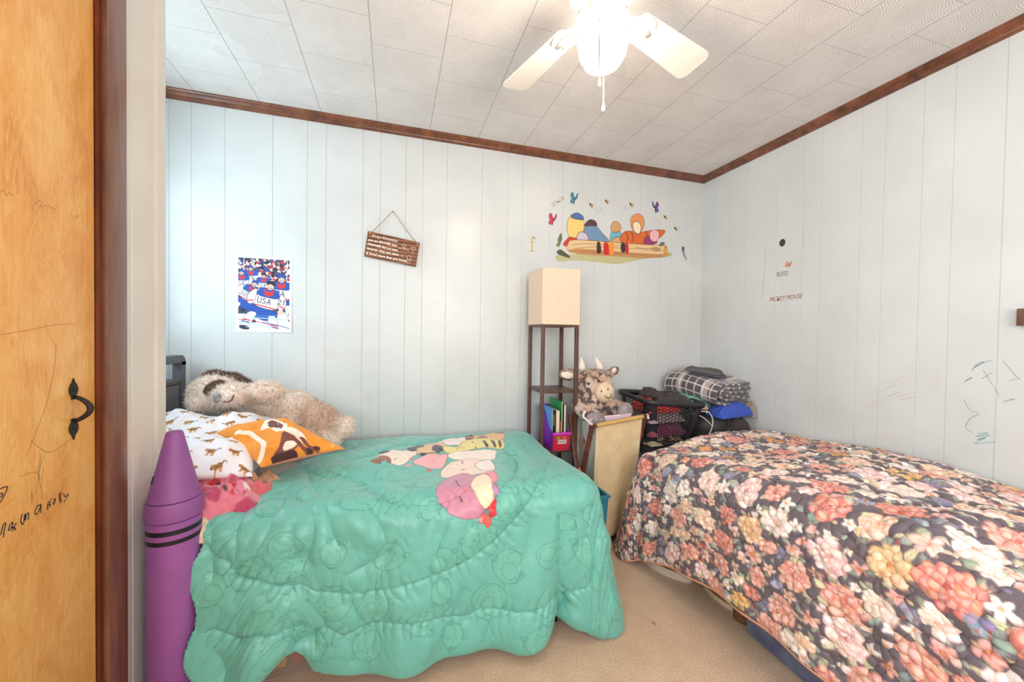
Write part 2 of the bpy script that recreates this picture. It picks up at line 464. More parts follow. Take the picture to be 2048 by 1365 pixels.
gb = [-1.124, -1.027, -.877, -.651, -.479, -.381, -.183, -.085, .061, .162, .309, .533, .707, .808, 1.005, 1.101, 1.249, 1.351, 1.499, 1.721, 1.895, 1.993, 2.196]
structure(groove_wall('wall_back', XA - .1, XR + .1, 0, HC, gb, lambda t, d, z: (t, YB - d, z), m_wall))
gr = [2.332, 2.207, 2.064, 1.842, 1.679, 1.578, 1.386, 1.287, 1.145, 1.043, .897, .75, .65, .45, .30, .2, 0, -.2, -.3, -.5, -.7, -.8]
w_right = structure(groove_wall('wall_right', YF - .1, YB, 0, HC, gr, lambda t, d, z: (XR - d, t, z), m_wall))

# closet partition on the left: panel strip, header over the door and the stretch behind the camera
D0, D1 = .47, 1.243
bm = bmesh.new()
def addprism(bm, lo, hi):
    lo = np.array(lo); hi = np.array(hi); bbox(bm, tuple((lo + hi) / 2), tuple(hi - lo))
LY0, LY1, LZ0, LZ1 = -1.05, -.15, .95, 2.08  # opening of an added window, cut to light the right wall
for lo, hi in (((XL - .1, YF, 0), (XL, D0 - .015, LZ0)), ((XL - .1, YF, LZ1), (XL, D0 - .015, HC)), ((XL - .1, YF, LZ0), (XL, LY0, LZ1)), ((XL - .1, LY1, LZ0), (XL, D0 - .015, LZ1))): addprism(bm, lo, hi)
addprism(bm, (XL - .1, D0 - .015, 2.06), (XL, D1 + .015, HC))
wl = structure(bmobj('wall_left', bm, m_wallL))
o = groove_wall('wall_left_end', D1 + .015, LE - .002, 0, HC, [1.3795], lambda t, d, z: (XL + d, t, z), m_wallL); structure(o)
# corner strip that covers the end of the partition
bm = bmesh.new()
addprism(bm, (XL - .112, 1.487, 0), (XL + .009, LE, HC)); addprism(bm, (XL - .001, 1.4845, 0), (XL + .003, 1.4875, HC))
for e in bm.edges: pass
structure(bmobj('trim_3', bm, m_wallL))
# alcove walls
bm = bmesh.new(); addprism(bm, (XA - .1, LE - .1, 0), (XL - .1, LE - .012, HC)); structure(bmobj('wall_alcove_front', bm, m_wall))
WY0, WY1, WZ0, WZ1 = 1.56, 2.12, 1.16, 2.16
bm = bmesh.new()
addprism(bm, (XA - .1, LE - .012, 0), (XA, YB, WZ0)); addprism(bm, (XA - .1, LE - .012, WZ1), (XA, YB, HC))
addprism(bm, (XA - .1, LE - .012, WZ0), (XA, WY0, WZ1)); addprism(bm, (XA - .1, WY1, WZ0), (XA, YB, WZ1))
structure(bmobj('wall_alcove_left', bm, m_wall))
# wall behind the camera with a window opening added for fill light
FX0, FX1, FZ0, FZ1 = -.30, 1.50, .85, 2.10
bm = bmesh.new()
addprism(bm, (XL - .1, YF - .1, 0), (XR, YF, FZ0)); addprism(bm, (XL - .1, YF - .1, FZ1), (XR, YF, HC))
addprism(bm, (XL - .1, YF - .1, FZ0), (FX0, YF, FZ1)); addprism(bm, (FX1, YF - .1, FZ0), (XR, YF, FZ1))
structure(bmobj('wall_front', bm, m_wall))
m_white = M('white_window_paint', (236, 236, 232), .4, .03)
def window(name, ax, a0, a1, z0, z1, c):
    bm = bmesh.new(); w = .045
    def bar(p0, p1, q0, q1):
        if ax == 'y': addprism(bm, (c - .04, p0, q0), (c + .01, p1, q1))
        else: addprism(bm, (p0, c - .04, q0), (p1, c + .01, q1))
    bar(a0, a1, z0, z0 + w); bar(a0, a1, z1 - w, z1); bar(a0, a0 + w, z0, z1); bar(a1 - w, a1, z0, z1)
    mz = (z0 + z1) / 2; bar(a0, a1, mz - .018, mz + .018)
    structure(bmobj(name, bm, m_white))
window('window_1', 'y', WY0, WY1, WZ0, WZ1, XA - .03)
window('fill_window_3', 'y', LY0, LY1, LZ0, LZ1, XL - .03)  # added unseen window around the side fill light
window('fill_window_2', 'x', FX0, FX1, FZ0, FZ1, YF - .03)  # added unseen window around the rear fill light

# ---- ceiling: foot-square tiles in a running bond with combed shell texture
def ceiling_mat():
    q = NT('combed_ceiling_tile'); b = q.b
    sx = q.n('SeparateXYZ'); q.l(q.tc.outputs['Object'], sx.inputs[0])
    u = q.math('DIVIDE', q.math('ADD', sx.outputs['X'], .103 + 30 * .2985), .2985)
    row = q.math('FLOOR', u); fu = q.math('FRACT', u)
    odd = q.math('MODULO', row, 2.0)
    v = q.math('DIVIDE', q.math('ADD', q.math('ADD', sx.outputs['Y'], -1.14 + 30), q.math('MULTIPLY', odd, .145)), .2945)
    fv = q.math('FRACT', v)
    def edge(f, w): return q.math('LESS_THAN', q.math('SUBTRACT', .5, q.math('ABSOLUTE', q.math('SUBTRACT', f, .5))), w)
    eu = edge(fu, .0048); ev = edge(fv, .0040)
    e = q.math('MAXIMUM', q.math('MULTIPLY', eu, .62), q.math('MULTIPLY', ev, .42))
    vo = q.n('TexVoronoi', feature='F1'); vo.inputs['Scale'].default_value = 9.5; q.l(q.tc.outputs['Object'], vo.inputs['Vector'])
    def vm(op, a, b_=None):
        d_ = q.n('VectorMath', operation=op); q.l(a, d_.inputs[0])
        if b_ is not None:
            if hasattr(b_, 'node'): q.l(b_, d_.inputs[1])
            else: d_.inputs[1].default_value = b_
        return d_
    rel = vm('ADD', vm('SUBTRACT', q.tc.outputs['Object'], vo.outputs['Position']).outputs[0], (-.020, .055, 0))
    wig = vm('SCALE', vm('SUBTRACT', vo.outputs['Color'], (.5, .5, .5)).outputs[0]); wig.inputs['Scale'].default_value = .05
    rd_ = vm('LENGTH', vm('MULTIPLY', vm('ADD', rel.outputs[0], wig.outputs[0]).outputs[0], (1, 1, 0)).outputs[0]).outputs['Value']
    comb = q.math('MULTIPLY', q.math('SINE', q.math('MULTIPLY', rd_, 760.0)), .5)
    grain = q.noise(260, 2)
    speck = q.ramp(q.noise(480, 2, .5), [(.64, (1, 1, 1, 1)), (.72, (.80, .79, .77, 1))])
    c = q.ramp(q.noise(4, 3), [(.3, rgba((232, 227, 224))), (.7, rgba((240, 236, 233)))])
    cell = q.ramp(vo.outputs['Color'], [(0, (.93, .925, .92, 1)), (1, (1, 1, 1, 1))])
    c = q.mix(1.0, c, cell, 'MULTIPLY'); c = q.mix(.5, c, speck, 'MULTIPLY')
    ink = q.ramp(comb, [(.0, (1, 1, 1, 1)), (.5, (.70, .685, .67, 1))])
    c = q.mix(.8, c, ink, 'MULTIPLY')
    c = q.mix(e, c, rgba((92, 82, 74)))
    q.l(c, b.inputs['Base Color']); b.inputs['Roughness'].default_value = .85; b.inputs['Specular IOR Level'].default_value = .2
    h = q.math('ADD', q.math('MULTIPLY', comb, .5), q.math('MULTIPLY', grain, .35))
    h = q.math('SUBTRACT', h, q.math('MULTIPLY', e, 1.5))
    q.l(q.bump(h, .35, .003), b.inputs['Normal'])
    return q.m
bm = bmesh.new(); addprism(bm, (XA - .1, YF - .1, HC), (XR + .1, YB + .1, HC + .08)); structure(bmobj('ceiling', bm, ceiling_mat()))

# ---- carpet
def carpet_mat():
    q = NT('tan_cut_pile_carpet'); b = q.b
    n1 = q.noise(210, 4, .8); n2 = q.noise(5, 4, .6); n3 = q.noise(95, 3, .6)
    c = q.ramp(n1, [(.34, rgba((186, 146, 114))), (.5, rgba((240, 206, 172))), (.64, rgba((253, 232, 208)))])
    d = q.ramp(n2, [(.3, (.84, .82, .80, 1)), (.7, (1.0, 1.0, 1.0, 1))]); c = q.mix(1.0, c, d, 'MULTIPLY')
    sp = q.ramp(n3, [(.66, (1, 1, 1, 1)), (.74, (.66, .54, .46, 1))]); c = q.mix(1.0, c, sp, 'MULTIPLY')
    q.l(c, b.inputs['Base Color']); b.inputs['Roughness'].default_value = .95; b.inputs['Specular IOR Level'].default_value = .1
    b.inputs['Sheen Weight'].default_value = .25
    q.l(q.bump(q.math('ADD', n1, q.math('MULTIPLY', n3, .6)), .8, .006), b.inputs['Normal'])
    return q.m
bm = bmesh.new(); addprism(bm, (XA - .1, YF - .1, -.08), (XR + .1, YB + .1, 0)); structure(bmobj('floor', bm, carpet_mat()))
m_lint = M('rust_lint', (190, 110, 70), .9)
a = np.linspace(0, 2 * PI, 14)[:-1]; cl = (1.0655, 1.3606, 0.006)
tag(tubeobj('rubber_band', [(cl[0] + .006 * math.cos(t), cl[1] + .009 * math.sin(t), .004) for t in a], .0012, m_lint, None, 5, True),
    'tiny rust-coloured ring lying on the open tan carpet', 'rubber band')

# ---- dark wood crown trim
m_trim = wood('dark_stained_trim', (80, 44, 30), (144, 88, 60), (1, 1, 1), .32, 26, coat=.3)
prof = [(0, 0), (.050, 0), (.050, -.006), (.046, -.011), (.040, -.013), (.036, -.016), (.028, -.024), (.022, -.027), (.019, -.027), (.018, -.030), (.013, -.034), (.006, -.037), (0, -.038)]
def crown(name, P0, P1, out, k0=0, k1=0):
    P0 = np.array(P0, float); P1 = np.array(P1, float); out = np.array(out, float); T = (P1 - P0) / np.linalg.norm(P1 - P0)
    n = len(prof)
    V = [P0 + out * d + T * d * k0 + np.array([0, 0, h]) for d, h in prof] + [P1 + out * d - T * d * k1 + np.array([0, 0, h]) for d, h in prof]
    F = [(i, (i + 1) % n, n + (i + 1) % n, n + i) for i in range(n)] + [tuple(range(n)), tuple(range(2 * n - 1, n - 1, -1))]
    bm = bmesh.new(); vs = [bm.verts.new(v) for v in V]
    for f in F: bm.faces.new([vs[i] for i in f])
    return structure(bmobj(name, bm, m_trim))
crown('trim_1', (XA, YB, HC), (XR, YB, HC), (0, -1, 0), 0, 1)
crown('trim_2', (XR, YF, HC), (XR, YB, HC), (-1, 0, 0), 0, 1)

# ---- closet door with its casing, handle, and what children wrote on it
def door_mat():
    q = NT('honey_birch_door'); b = q.b
    v = q.mapping((1, 2.2, .42))
    w = q.n('TexNoise'); w.inputs['Scale'].default_value = 4.2; w.inputs['Detail'].default_value = 5; w.inputs['Distortion'].default_value = 2.2
    q.l(v, w.inputs['Vector'])
    rings = q.math('FRACT', q.math('MULTIPLY', w.outputs['Fac'], 13.0))
    v2 = q.mapping((60, 60, 3)); g = q.noise(1.4, 4, .6, v2)
    blotch = q.noise(5.5, 4, .6, q.mapping((1, 1.6, 1.0)), .8)
    f = q.math('ADD', q.math('MULTIPLY', blotch, .55), q.math('ADD', q.math('MULTIPLY', rings, .11), q.math('ADD', q.math('MULTIPLY', g, .16), .10)))
    c = q.ramp(f, [(.30, rgba((204, 132, 56))), (.48, rgba((232, 166, 86))), (.68, rgba((244, 196, 122)))])
    q.l(c, b.inputs['Base Color']); b.inputs['Roughness'].default_value = .34; b.inputs['Specular IOR Level'].default_value = .45
    q.l(q.bump(g, .08, .001), b.inputs['Normal'])
    return q.m
m_casing = wood('dark_casing_wood', (92, 54, 38), (142, 92, 68), (1, 2.4, .22), .34, 34, (.3, .72), coat=.3)
m_stop = wood('red_stop_wood', (70, 26, 12), (122, 56, 28), (1, 3, .35), .3, 22, coat=.4)
door = structure(span('door_1', (XL - .040, D0, .012), (XL - .004, D1 - .002, 2.05), door_mat(), None, .0015))
bm = bmesh.new()
addprism(bm, (XL - .1, D1 + .0005, 0), (XL + .002, D1 + .0148, 2.0605)); addprism(bm, (XL - .1, D0 - .0148, 0), (XL + .002, D0 - .0005, 2.0605))
addprism(bm, (XL - .1, D0 - .0148, 2.0505), (XL + .002, D1 + .0148, 2.0605))
structure(bmobj('trim_4', bm, m_stop))
bm = bmesh.new()
for (lo, hi) in (((XL, D1 + .014, 0), (XL + .014, 1.334, 2.13)), ((XL, D0 - .09, 0), (XL + .014, D0 - .014, 2.13)), ((XL, D0 - .014, 2.062), (XL + .014, D1 + .014, 2.13))):
    lo = np.array(lo); hi = np.array(hi); bbox(bm, tuple((lo + hi) / 2), tuple(hi - lo), bevel=.004)
structure(bmobj('trim_5', bm, m_casing, None, True))
# forged handle: bow between two spade plates
m_iron = M('forged_black_iron', (58, 52, 50), .45, .15, 60, .5, 300, metal=.6)
hy = 1.1705; hz0, hz1 = .955, 1.101; xs = XL - .004
hd = empty('handle', (xs, hy, (hz0 + hz1) / 2))
hd.parent = door; hd['label'] = 'black forged iron pull handle'
def spade(zc, up):
    pts = [(0, .030), (.0022, .024), (.004, .020), (.009, .014), (.0125, .006), (.0125, -.001), (.010, -.008), (.006, -.012), (.006, -.020)]
    ol = [(y, z) for y, z in pts] + [(-y, z) for y, z in pts[::-1][:-1]]
    bm = bmesh.new(); vs = [bm.verts.new((xs + .003, hy + y, zc + up * z)) for y, z in ol]
    f = bm.faces.new(vs); r = bmesh.ops.extrude_face_region(bm, geom=[f])
    bmesh.ops.translate(bm, vec=(-.0028, 0, 0), verts=[v for v in r['geom'] if isinstance(v, bmesh.types.BMVert)])
    return bmobj('handle_plate', bm, m_iron, hd)
spade(hz1 - .030, 1); spade(hz0 + .030, -1)
zz = np.linspace(0, 1, 17); za, zb = hz1 - .044, hz0 + .044
bow = [(xs + .003 + .030 * math.sin(PI * t) ** .75, hy, za + (zb - za) * t) for t in zz]
tubeobj('handle_bow', bow, [.0045 + .0018 * math.sin(PI * t) for t in zz], m_iron, hd, 8, False, 1.0)
for zc in (hz1 - .027, hz0 + .027): latheobj('screw', [(0.0005, .0055), (.0028, .005), (.0034, .003)], (xs, hy, zc), m_iron, hd, 10, Matrix.Rotation(PI / 2, 3, 'Y'))
m_ink = M('black_marker_ink', (38, 44, 54), .5); m_pencil = M('faded_pencil_marks', (150, 118, 84), .8); m_scr = M('brown_scratches', (168, 96, 44), .7)
nx = (1, 0, 0)
ribbons('handwriting', [[(-0.724, 0.993, 0.8169), (-0.724, 0.9953, 0.8203), (-0.724, 0.9983, 0.8326), (-0.724, 1.0031, 0.8355), (-0.724, 1.0037, 0.8329), (-0.724, 1.0012, 0.822), (-0.724, 0.9993, 0.8091)], [(-0.724, 1.0095, 0.8178), (-0.724, 1.012, 0.8259), (-0.724, 1.0163, 0.8303), (-0.724, 1.0188, 0.8268), (-0.724, 1.0156, 0.8183), (-0.724, 1.0107, 0.8178)], [(-0.724, 1.0174, 0.8116), (-0.724, 1.0218, 0.8188), (-0.724, 1.0262, 0.8256)], [(-0.724, 1.015, 0.8216), (-0.724, 1.0224, 0.8162), (-0.724, 1.0252, 0.81)], [(-0.724, 1.0391, 0.8376), (-0.724, 1.0364, 0.825), (-0.724, 1.0377, 0.8184), (-0.724, 1.0415, 0.8153), (-0.724, 1.0436, 0.824), (-0.724, 1.0439, 0.83), (-0.724, 1.046, 0.8339), (-0.724, 1.0462, 0.8204)], [(-0.724, 1.0462, 0.8216), (-0.724, 1.0489, 0.8313), (-0.724, 1.0536, 0.8323), (-0.724, 1.0528, 0.8185)], [(-0.724, 1.0821, 0.8365), (-0.724, 1.075, 0.839), (-0.724, 1.0693, 0.8308), (-0.724, 1.0693, 0.8239), (-0.724, 1.0749, 0.822), (-0.724, 1.0807, 0.8321), (-0.724, 1.0829, 0.8387), (-0.724, 1.082, 0.82)], [(-0.724, 1.1035, 0.8364), (-0.724, 1.0994, 0.8303), (-0.724, 1.1003, 0.8182)], [(-0.724, 1.1103, 0.84), (-0.724, 1.1057, 0.8328), (-0.724, 1.1053, 0.8213)], [(-0.724, 1.1004, 0.8286), (-0.724, 1.1087, 0.8276)], [(-0.724, 1.1188, 0.8365), (-0.724, 1.1141, 0.8293), (-0.724, 1.1152, 0.8246), (-0.724, 1.1195, 0.8283), (-0.724, 1.1196, 0.8362)], [(-0.724, 1.1315, 0.8453), (-0.724, 1.1307, 0.8343), (-0.724, 1.133, 0.8192)], [(-0.724, 1.1372, 0.8431), (-0.724, 1.1339, 0.833), (-0.724, 1.137, 0.8209)], [(-0.724, 1.1429, 0.8388), (-0.724, 1.1437, 0.833), (-0.724, 1.1486, 0.8283), (-0.724, 1.1562, 0.8334)], [(-0.724, 1.157, 0.8297), (-0.724, 1.1436, 0.8174)], [(-0.724, 0.9937, 0.9066), (-0.724, 1.0007, 0.9068), (-0.724, 1.0081, 0.9049), (-0.724, 1.0036, 0.8936), (-0.724, 0.9935, 0.8805)], [(-0.724, 0.9936, 0.8964), (-0.724, 0.9971, 0.8973), (-0.724, 0.9977, 0.8914), (-0.724, 0.9936, 0.8908)]], .0023, nx, m_ink, door, .0004)
ribbons('pencil_scribble', [[(-0.724, 1.0843, 0.9461), (-0.724, 1.0827, 0.9213), (-0.724, 1.0754, 0.8873), (-0.724, 1.0696, 0.8657)], [(-0.724, 1.0899, 0.9163), (-0.724, 1.0869, 0.8932), (-0.724, 1.0846, 0.8749), (-0.724, 1.0865, 0.8461)], [(-0.724, 1.0815, 0.952), (-0.724, 1.0784, 0.9152), (-0.724, 1.0776, 0.9003), (-0.724, 1.0824, 0.8732)], [(-0.724, 1.0621, 0.875), (-0.724, 1.0592, 0.8588), (-0.724, 1.064, 0.8605), (-0.724, 1.062, 0.8712)], [(-0.724, 1.0727, 0.9096), (-0.724, 1.0842, 0.9259), (-0.724, 1.093, 0.9422)]], .0009, nx, m_pencil, door, .0003)
ribbons('pencil_squiggle', [[(-0.724, 0.9985, 1.4773), (-0.724, 1.0065, 1.4849), (-0.724, 1.0104, 1.4746), (-0.724, 1.0166, 1.4826), (-0.724, 1.0269, 1.4792)], [(-0.724, 1.069, 1.4736), (-0.724, 1.0834, 1.4887), (-0.724, 1.0907, 1.4889), (-0.724, 1.0857, 1.4767), (-0.724, 1.1043, 1.4847), (-0.724, 1.1264, 1.4827)], [(-0.724, 1.174, 1.4808), (-0.724, 1.1921, 1.4883), (-0.724, 1.1799, 1.4754)]], .0009, nx, m_pencil, door, .0003)
ribbons('scratch', [[(-0.724, 1.1244, 1.1813), (-0.724, 1.1187, 1.1257), (-0.724, 1.0975, 1.0512), (-0.724, 1.0702, 0.9925), (-0.724, 1.049, 0.9512)], [(-0.724, 1.0332, 0.9154), (-0.724, 1.0696, 0.9129), (-0.724, 1.0815, 0.8925)], [(-0.724, 1.0584, 0.985), (-0.724, 1.107, 0.9443), (-0.724, 1.1769, 0.9653), (-0.724, 1.1923, 0.9856)], [(-0.724, 0.9962, 1.2044), (-0.724, 1.0601, 1.2144), (-0.724, 1.122, 1.226), (-0.724, 1.1785, 1.2295)]], .0008, nx, m_scr, door, .0003)

# ---- crayon scribbles on the right wall
m_teal = M('teal_crayon', (120, 176, 176), .8); m_slate = M('slate_crayon', (150, 162, 170), .8); m_rose = M('rose_crayon', (214, 176, 164), .8)
ribbons('crayon_scribble', [[(2.29, 0.9666, 1.0974), (2.29, 0.9501, 1.1278), (2.29, 0.9322, 1.1373), (2.29, 0.9569, 1.1128), (2.29, 0.9403, 1.1285), (2.29, 0.9092, 1.147)], [(2.29, 0.9873, 1.0471), (2.29, 0.963, 1.0708), (2.29, 0.9845, 1.0537)], [(2.29, 0.9855, 0.9737), (2.29, 0.9669, 0.9352), (2.29, 0.9408, 0.9238), (2.29, 0.9659, 0.8978), (2.29, 0.9767, 0.8599), (2.29, 0.9573, 0.8416)], [(2.29, 0.943, 0.8411), (2.29, 0.9141, 0.8524), (2.29, 0.9469, 0.8277), (2.29, 0.9085, 0.8457), (2.29, 0.9424, 0.8165), (2.29, 0.919, 0.8309), (2.29, 0.9491, 0.7982), (2.29, 0.8944, 0.8213)], [(2.29, 0.8813, 1.1449), (2.29, 0.8494, 1.0931), (2.29, 0.8367, 1.0791)], [(2.29, 0.936, 1.0677), (2.29, 0.9079, 1.097)], [(2.29, 0.864, 1.0682), (2.29, 0.8367, 1.0791)]], .0020, (-1, 0, 0), m_teal, w_right, .0006)
ribbons('grey_scribble', [[(2.29, 0.9341, 1.1046), (2.29, 0.9067, 1.047), (2.29, 0.8871, 1.006)], [(2.29, 0.8773, 0.9819), (2.29, 0.8472, 1.0007), (2.29, 0.8749, 0.9883)], [(2.29, 1.2597, 0.9767), (2.29, 1.2193, 1.0064)], [(2.29, 1.2567, 0.9381), (2.29, 1.1995, 0.9758)], [(2.29, 1.2023, 0.9374), (2.29, 1.1442, 0.961)], [(2.29, 1.5541, 0.856), (2.29, 1.5317, 0.8043)], [(2.29, 1.9103, 1.8223), (2.29, 1.9179, 1.5979), (2.29, 1.9356, 1.4699)], [(2.29, 1.6727, 1.8437), (2.29, 1.6727, 1.7415)]], .0016, (-1, 0, 0), m_slate, w_right, .0006)
ribbons('rose_scribble', [[(2.29, 1.239, 1.016), (2.29, 1.1792, 1.0538)], [(2.29, 1.2178, 0.9468), (2.29, 1.1412, 0.9798)], [(2.29, 1.3168, 0.8679), (2.29, 1.2971, 0.9216)]], .0018, (-1, 0, 0), m_rose, w_right, .0006)
m_brown = wood('small_block_wood', (82, 48, 38), (122, 80, 64))
tag(span('wooden_block', (XR - .030, .77, 1.281), (XR, .8405, 1.346), m_brown), 'small brown wooden block fixed to the right wall at the photo edge', 'block')
# ================================================================== CLOTH BUILDERS
def noise3(P, s, seed=0):
    return (vnoise(P[:, 0] * s + P[:, 2] * s * .7, P[:, 1] * s + 3.1, seed) + vnoise(P[:, 2] * s + 9.2, P[:, 0] * s - P[:, 1] * s * .6, seed + 5)) / 2
def nrm_grid(P):
    du = np.gradient(P, axis=1); dv = np.gradient(P, axis=0); N = np.cross(du, dv)
    return N / (np.linalg.norm(N, axis=2, keepdims=True) + 1e-12)
def quad_pillow(name, q00, q10, q11, q01, t, front, back, mat, n=150, seed=1, wr=.008, parent=None, pinch=.07):
    """stuffed pillow spanned by four corners; front/back are functions (u, v in -1..1) -> linear colours"""
    q00, q10, q11, q01 = [np.array(q, float) for q in (q00, q10, q11, q01)]
    u, v = np.meshgrid(np.sin(np.linspace(-1, 1, n) * PI / 2), np.sin(np.linspace(-1, 1, n) * PI / 2))
    uu = u * (1 - pinch * (1 - v ** 2)); vv = v * (1 - pinch * (1 - u ** 2)); a = (uu + 1) / 2; b = (vv + 1) / 2
    B = (q00 * ((1 - a) * (1 - b))[..., None] + q10 * (a * (1 - b))[..., None] + q11 * (a * b)[..., None] + q01 * ((1 - a) * b)[..., None])
    nn = np.cross(q10 - q00, q01 - q00); nn /= np.linalg.norm(nn)
    e = np.clip((1 - np.abs(u) ** 2.4) * (1 - np.abs(v) ** 2.4), 0, 1) ** .5
    w = (fbm(u * 1.6 + seed, v * 1.6, 3, seed) - .5) * 4 * wr + (1 - 2 * np.abs(fbm(u * 2.5 + 4, v * 2.0 - u * 1.2, 3, seed + 3) - .5)) * wr - wr
    H = e * t + w * np.clip(e * 1.6, 0, 1)
    F1 = gridfaces(n, n); Pf = (B + nn * H[..., None]).reshape(-1, 3); Pb = (B - nn * (e * t * .8)[..., None]).reshape(-1, 3)
    P = np.concatenate([Pf, Pb]); F = np.concatenate([F1, F1[:, ::-1] + n * n])
    col = np.concatenate([front(u, v).reshape(-1, 3), back(u, v).reshape(-1, 3)])
    return fastmesh(name, P, F, mat, parent, col)
def heap(name, c, sx, sy, h, colfn, mat, rot=0, seed=1, n=90, fold=.35, tilt=(0, 0), irr=.18, fs=2.2, parent=None, solid=.004, pw=3.0):
    """a crumpled or loosely folded piece of cloth: irregular outline, rounded rim, creased top"""
    u, v = np.meshgrid(np.linspace(-1, 1, n), np.linspace(-1, 1, n))
    ang = np.arctan2(v, u); rr = 1 + irr * (fbm(np.cos(ang) * 1.7 + seed, np.sin(ang) * 1.7, 3, seed) - .5) * 2
    e = np.clip((1 - np.abs(u) ** pw) * (1 - np.abs(v) ** pw), 0, 1) ** .45
    f = 1 - 2 * np.abs(fbm(u * fs + seed * 1.3, v * fs * .8 + u * .7, 4, seed + 11) - .5) * 2
    f2 = fbm(u * fs * 2.3, v * fs * 2.3 + seed, 3, seed + 2) - .5
    H = e * h * (1 - fold + fold * f + fold * .6 * f2)
    X = u * sx * rr; Y = v * sy * rr; ca, sa = math.cos(rot), math.sin(rot)
    P = np.stack([c[0] + X * ca - Y * sa, c[1] + X * sa + Y * ca, c[2] + H + X * tilt[0] + Y * tilt[1]], -1)
    bot = P.copy(); bot[..., 2] = c[2] + X * tilt[0] + Y * tilt[1] - .001
    F1 = gridfaces(n, n); V = np.concatenate([P.reshape(-1, 3), bot.reshape(-1, 3)]); F = np.concatenate([F1, F1[:, ::-1] + n * n])
    col = colfn(u * sx, v * sy) if callable(colfn) else np.tile(lin(colfn), (n, n, 1))
    return fastmesh(name, V, F, mat, parent, np.concatenate([col.reshape(-1, 3)] * 2))
def plain(c): return lambda u, v: np.tile(lin(c), u.shape + (1,))

m_cloth = M('printed_cotton', (255, 255, 255), .75, .05, 30, .15, 700, sheen=.15, attr=True)
m_teal_cloth = M('teal_microfibre', (255, 255, 255), .36, .05, 22, .10, 500, sheen=.25, attr=True, spec=.5)
m_fleece = M('fleece', (255, 255, 255), .95, .14, 60, .7, 320, sheen=.5, attr=True)
m_metalgrey = M('grey_painted_metal', (92, 94, 102), .45, .06, 20, .1)
m_black = M('black_plastic', (34, 33, 35), .45, .1, 30)
m_mat = M('white_ticking', (224, 222, 216), .8, .05, 40, .2)

# ================================================================== THE TEAL BED
bed = empty('bed', (-.15, 1.95, 0), 'single bed with grey upholstered shelf headboard under the teal comforter', 'bed')
hx = -1.045
# upholstered panel, shelf and tube loop of the headboard
q = NT('grey_heather_upholstery'); b = q.b
q.l(q.ramp(q.noise(240, 4, .7), [(.3, rgba((92, 90, 96))), (.7, rgba((138, 134, 138)))]), b.inputs['Base Color']); b.inputs['Roughness'].default_value = .9
q.l(q.bump(q.noise(300, 3), .5, .003), b.inputs['Normal']); m_uph = q.m
hp = span('headboard_panel', (hx - .035, 1.50, .40), (hx + .012, 2.352, .945), m_uph, bed, .012)
seam = [(hx + .0135, y, .40 + (y - 2.0) * .9) for y in np.linspace(2.0, 2.34, 6)]
tubeobj('panel_seam', seam + [], .002, M('dark_seam', (70, 68, 74), .9), hp, 6)
span('headboard_shelf', (hx - .17, 1.48, .946), (hx + .016, 2.36, .968), M('grey_oak_shelf', (104, 94, 92), .5, .12, 14, .1), bed, .003)
loop = [(hx, 2.368, .04), (hx, 2.368, 1.03)] + [(hx, 2.368 - .038 * (1 - math.cos(t)), 1.03 + .038 * math.sin(t)) for t in np.linspace(.2, PI / 2, 6)] + [(hx, 1.51 + .038, 1.068)] + [(hx, 1.51 - .0 + .038 * (1 - math.cos(PI / 2 - t)) , 1.068 - .038 * (1 - math.sin(PI / 2 - t))) for t in np.linspace(.2, PI / 2, 6)] + [(hx, 1.472, .04)]
bm = bmesh.new()
for lo, hi in (((hx - .02, 2.348, .02), (hx + .02, 2.392, 1.06)), ((hx - .02, 1.455, .02), (hx + .02, 1.497, 1.06))):
    lo = np.array(lo); hi = np.array(hi); bbox(bm, tuple((lo + hi) / 2), tuple(hi - lo), bevel=.004)
lo = np.array((hx - .02, 1.497, 1.050)); hi = np.array((hx + .02, 2.348, 1.090)); bbox(bm, tuple((lo + hi) / 2), tuple(hi - lo), bevel=.004)
for yc, s in ((2.362, 1), (1.483, -1)):
    V, F = [], []
    for xx in (hx - .02, hx + .02):
        V += [(xx, yc - s * .016, 1.058), (xx, yc - s * .016, 1.090)] + [(xx, yc - s * .016 + s * .046 * math.sin(t), 1.044 + .046 * math.cos(t)) for t in np.linspace(0, PI / 2, 8)] + [(xx, yc + s * .030, 1.04), (xx, yc - s * .014, 1.04)]
    n = len(V) // 2; vs = [bm.verts.new(v) for v in V]
    for i in range(n): bm.faces.new([vs[i], vs[(i + 1) % n], vs[n + (i + 1) % n], vs[n + i]])
    bm.faces.new(vs[:n]); bm.faces.new(vs[n:])
bmobj('headboard_frame', bm, m_metalgrey, bed, True)
for nm, lo, hi in (('side_rail', (-1.03, 1.485, .20), (.70, 1.510, .27)), ('side_rail', (-1.03, 2.345, .20), (.70, 2.370, .27)), ('foot_rail', (.68, 1.511, .20), (.705, 2.344, .27))):
    span(nm, lo, hi, m_black, bed)
for x, y in ((-.115, 1.498), (.66, 1.498), (.66, 2.357), (-.115, 2.357)): span('leg', (x - .018, y - .012, 0), (x + .018, y + .012, .199), m_black, bed)
span('slat_base', (-1.02, 1.511, .255), (.679, 2.344, .275), m_black, bed)
tag(span('mattress', (-1.02, 1.50, .277), (.70, 2.385, .560), m_mat, None, .03), 'white single mattress hidden under the teal comforter', 'mattress')
tag(heap('folded_cloth', (hx - .075, 2.21, .9695), .055, .085, .042, (236, 226, 222), m_fleece, seed=4, n=40, fold=.12, irr=.06), 'small white folded cloth on the headboard shelf', 'cloth')

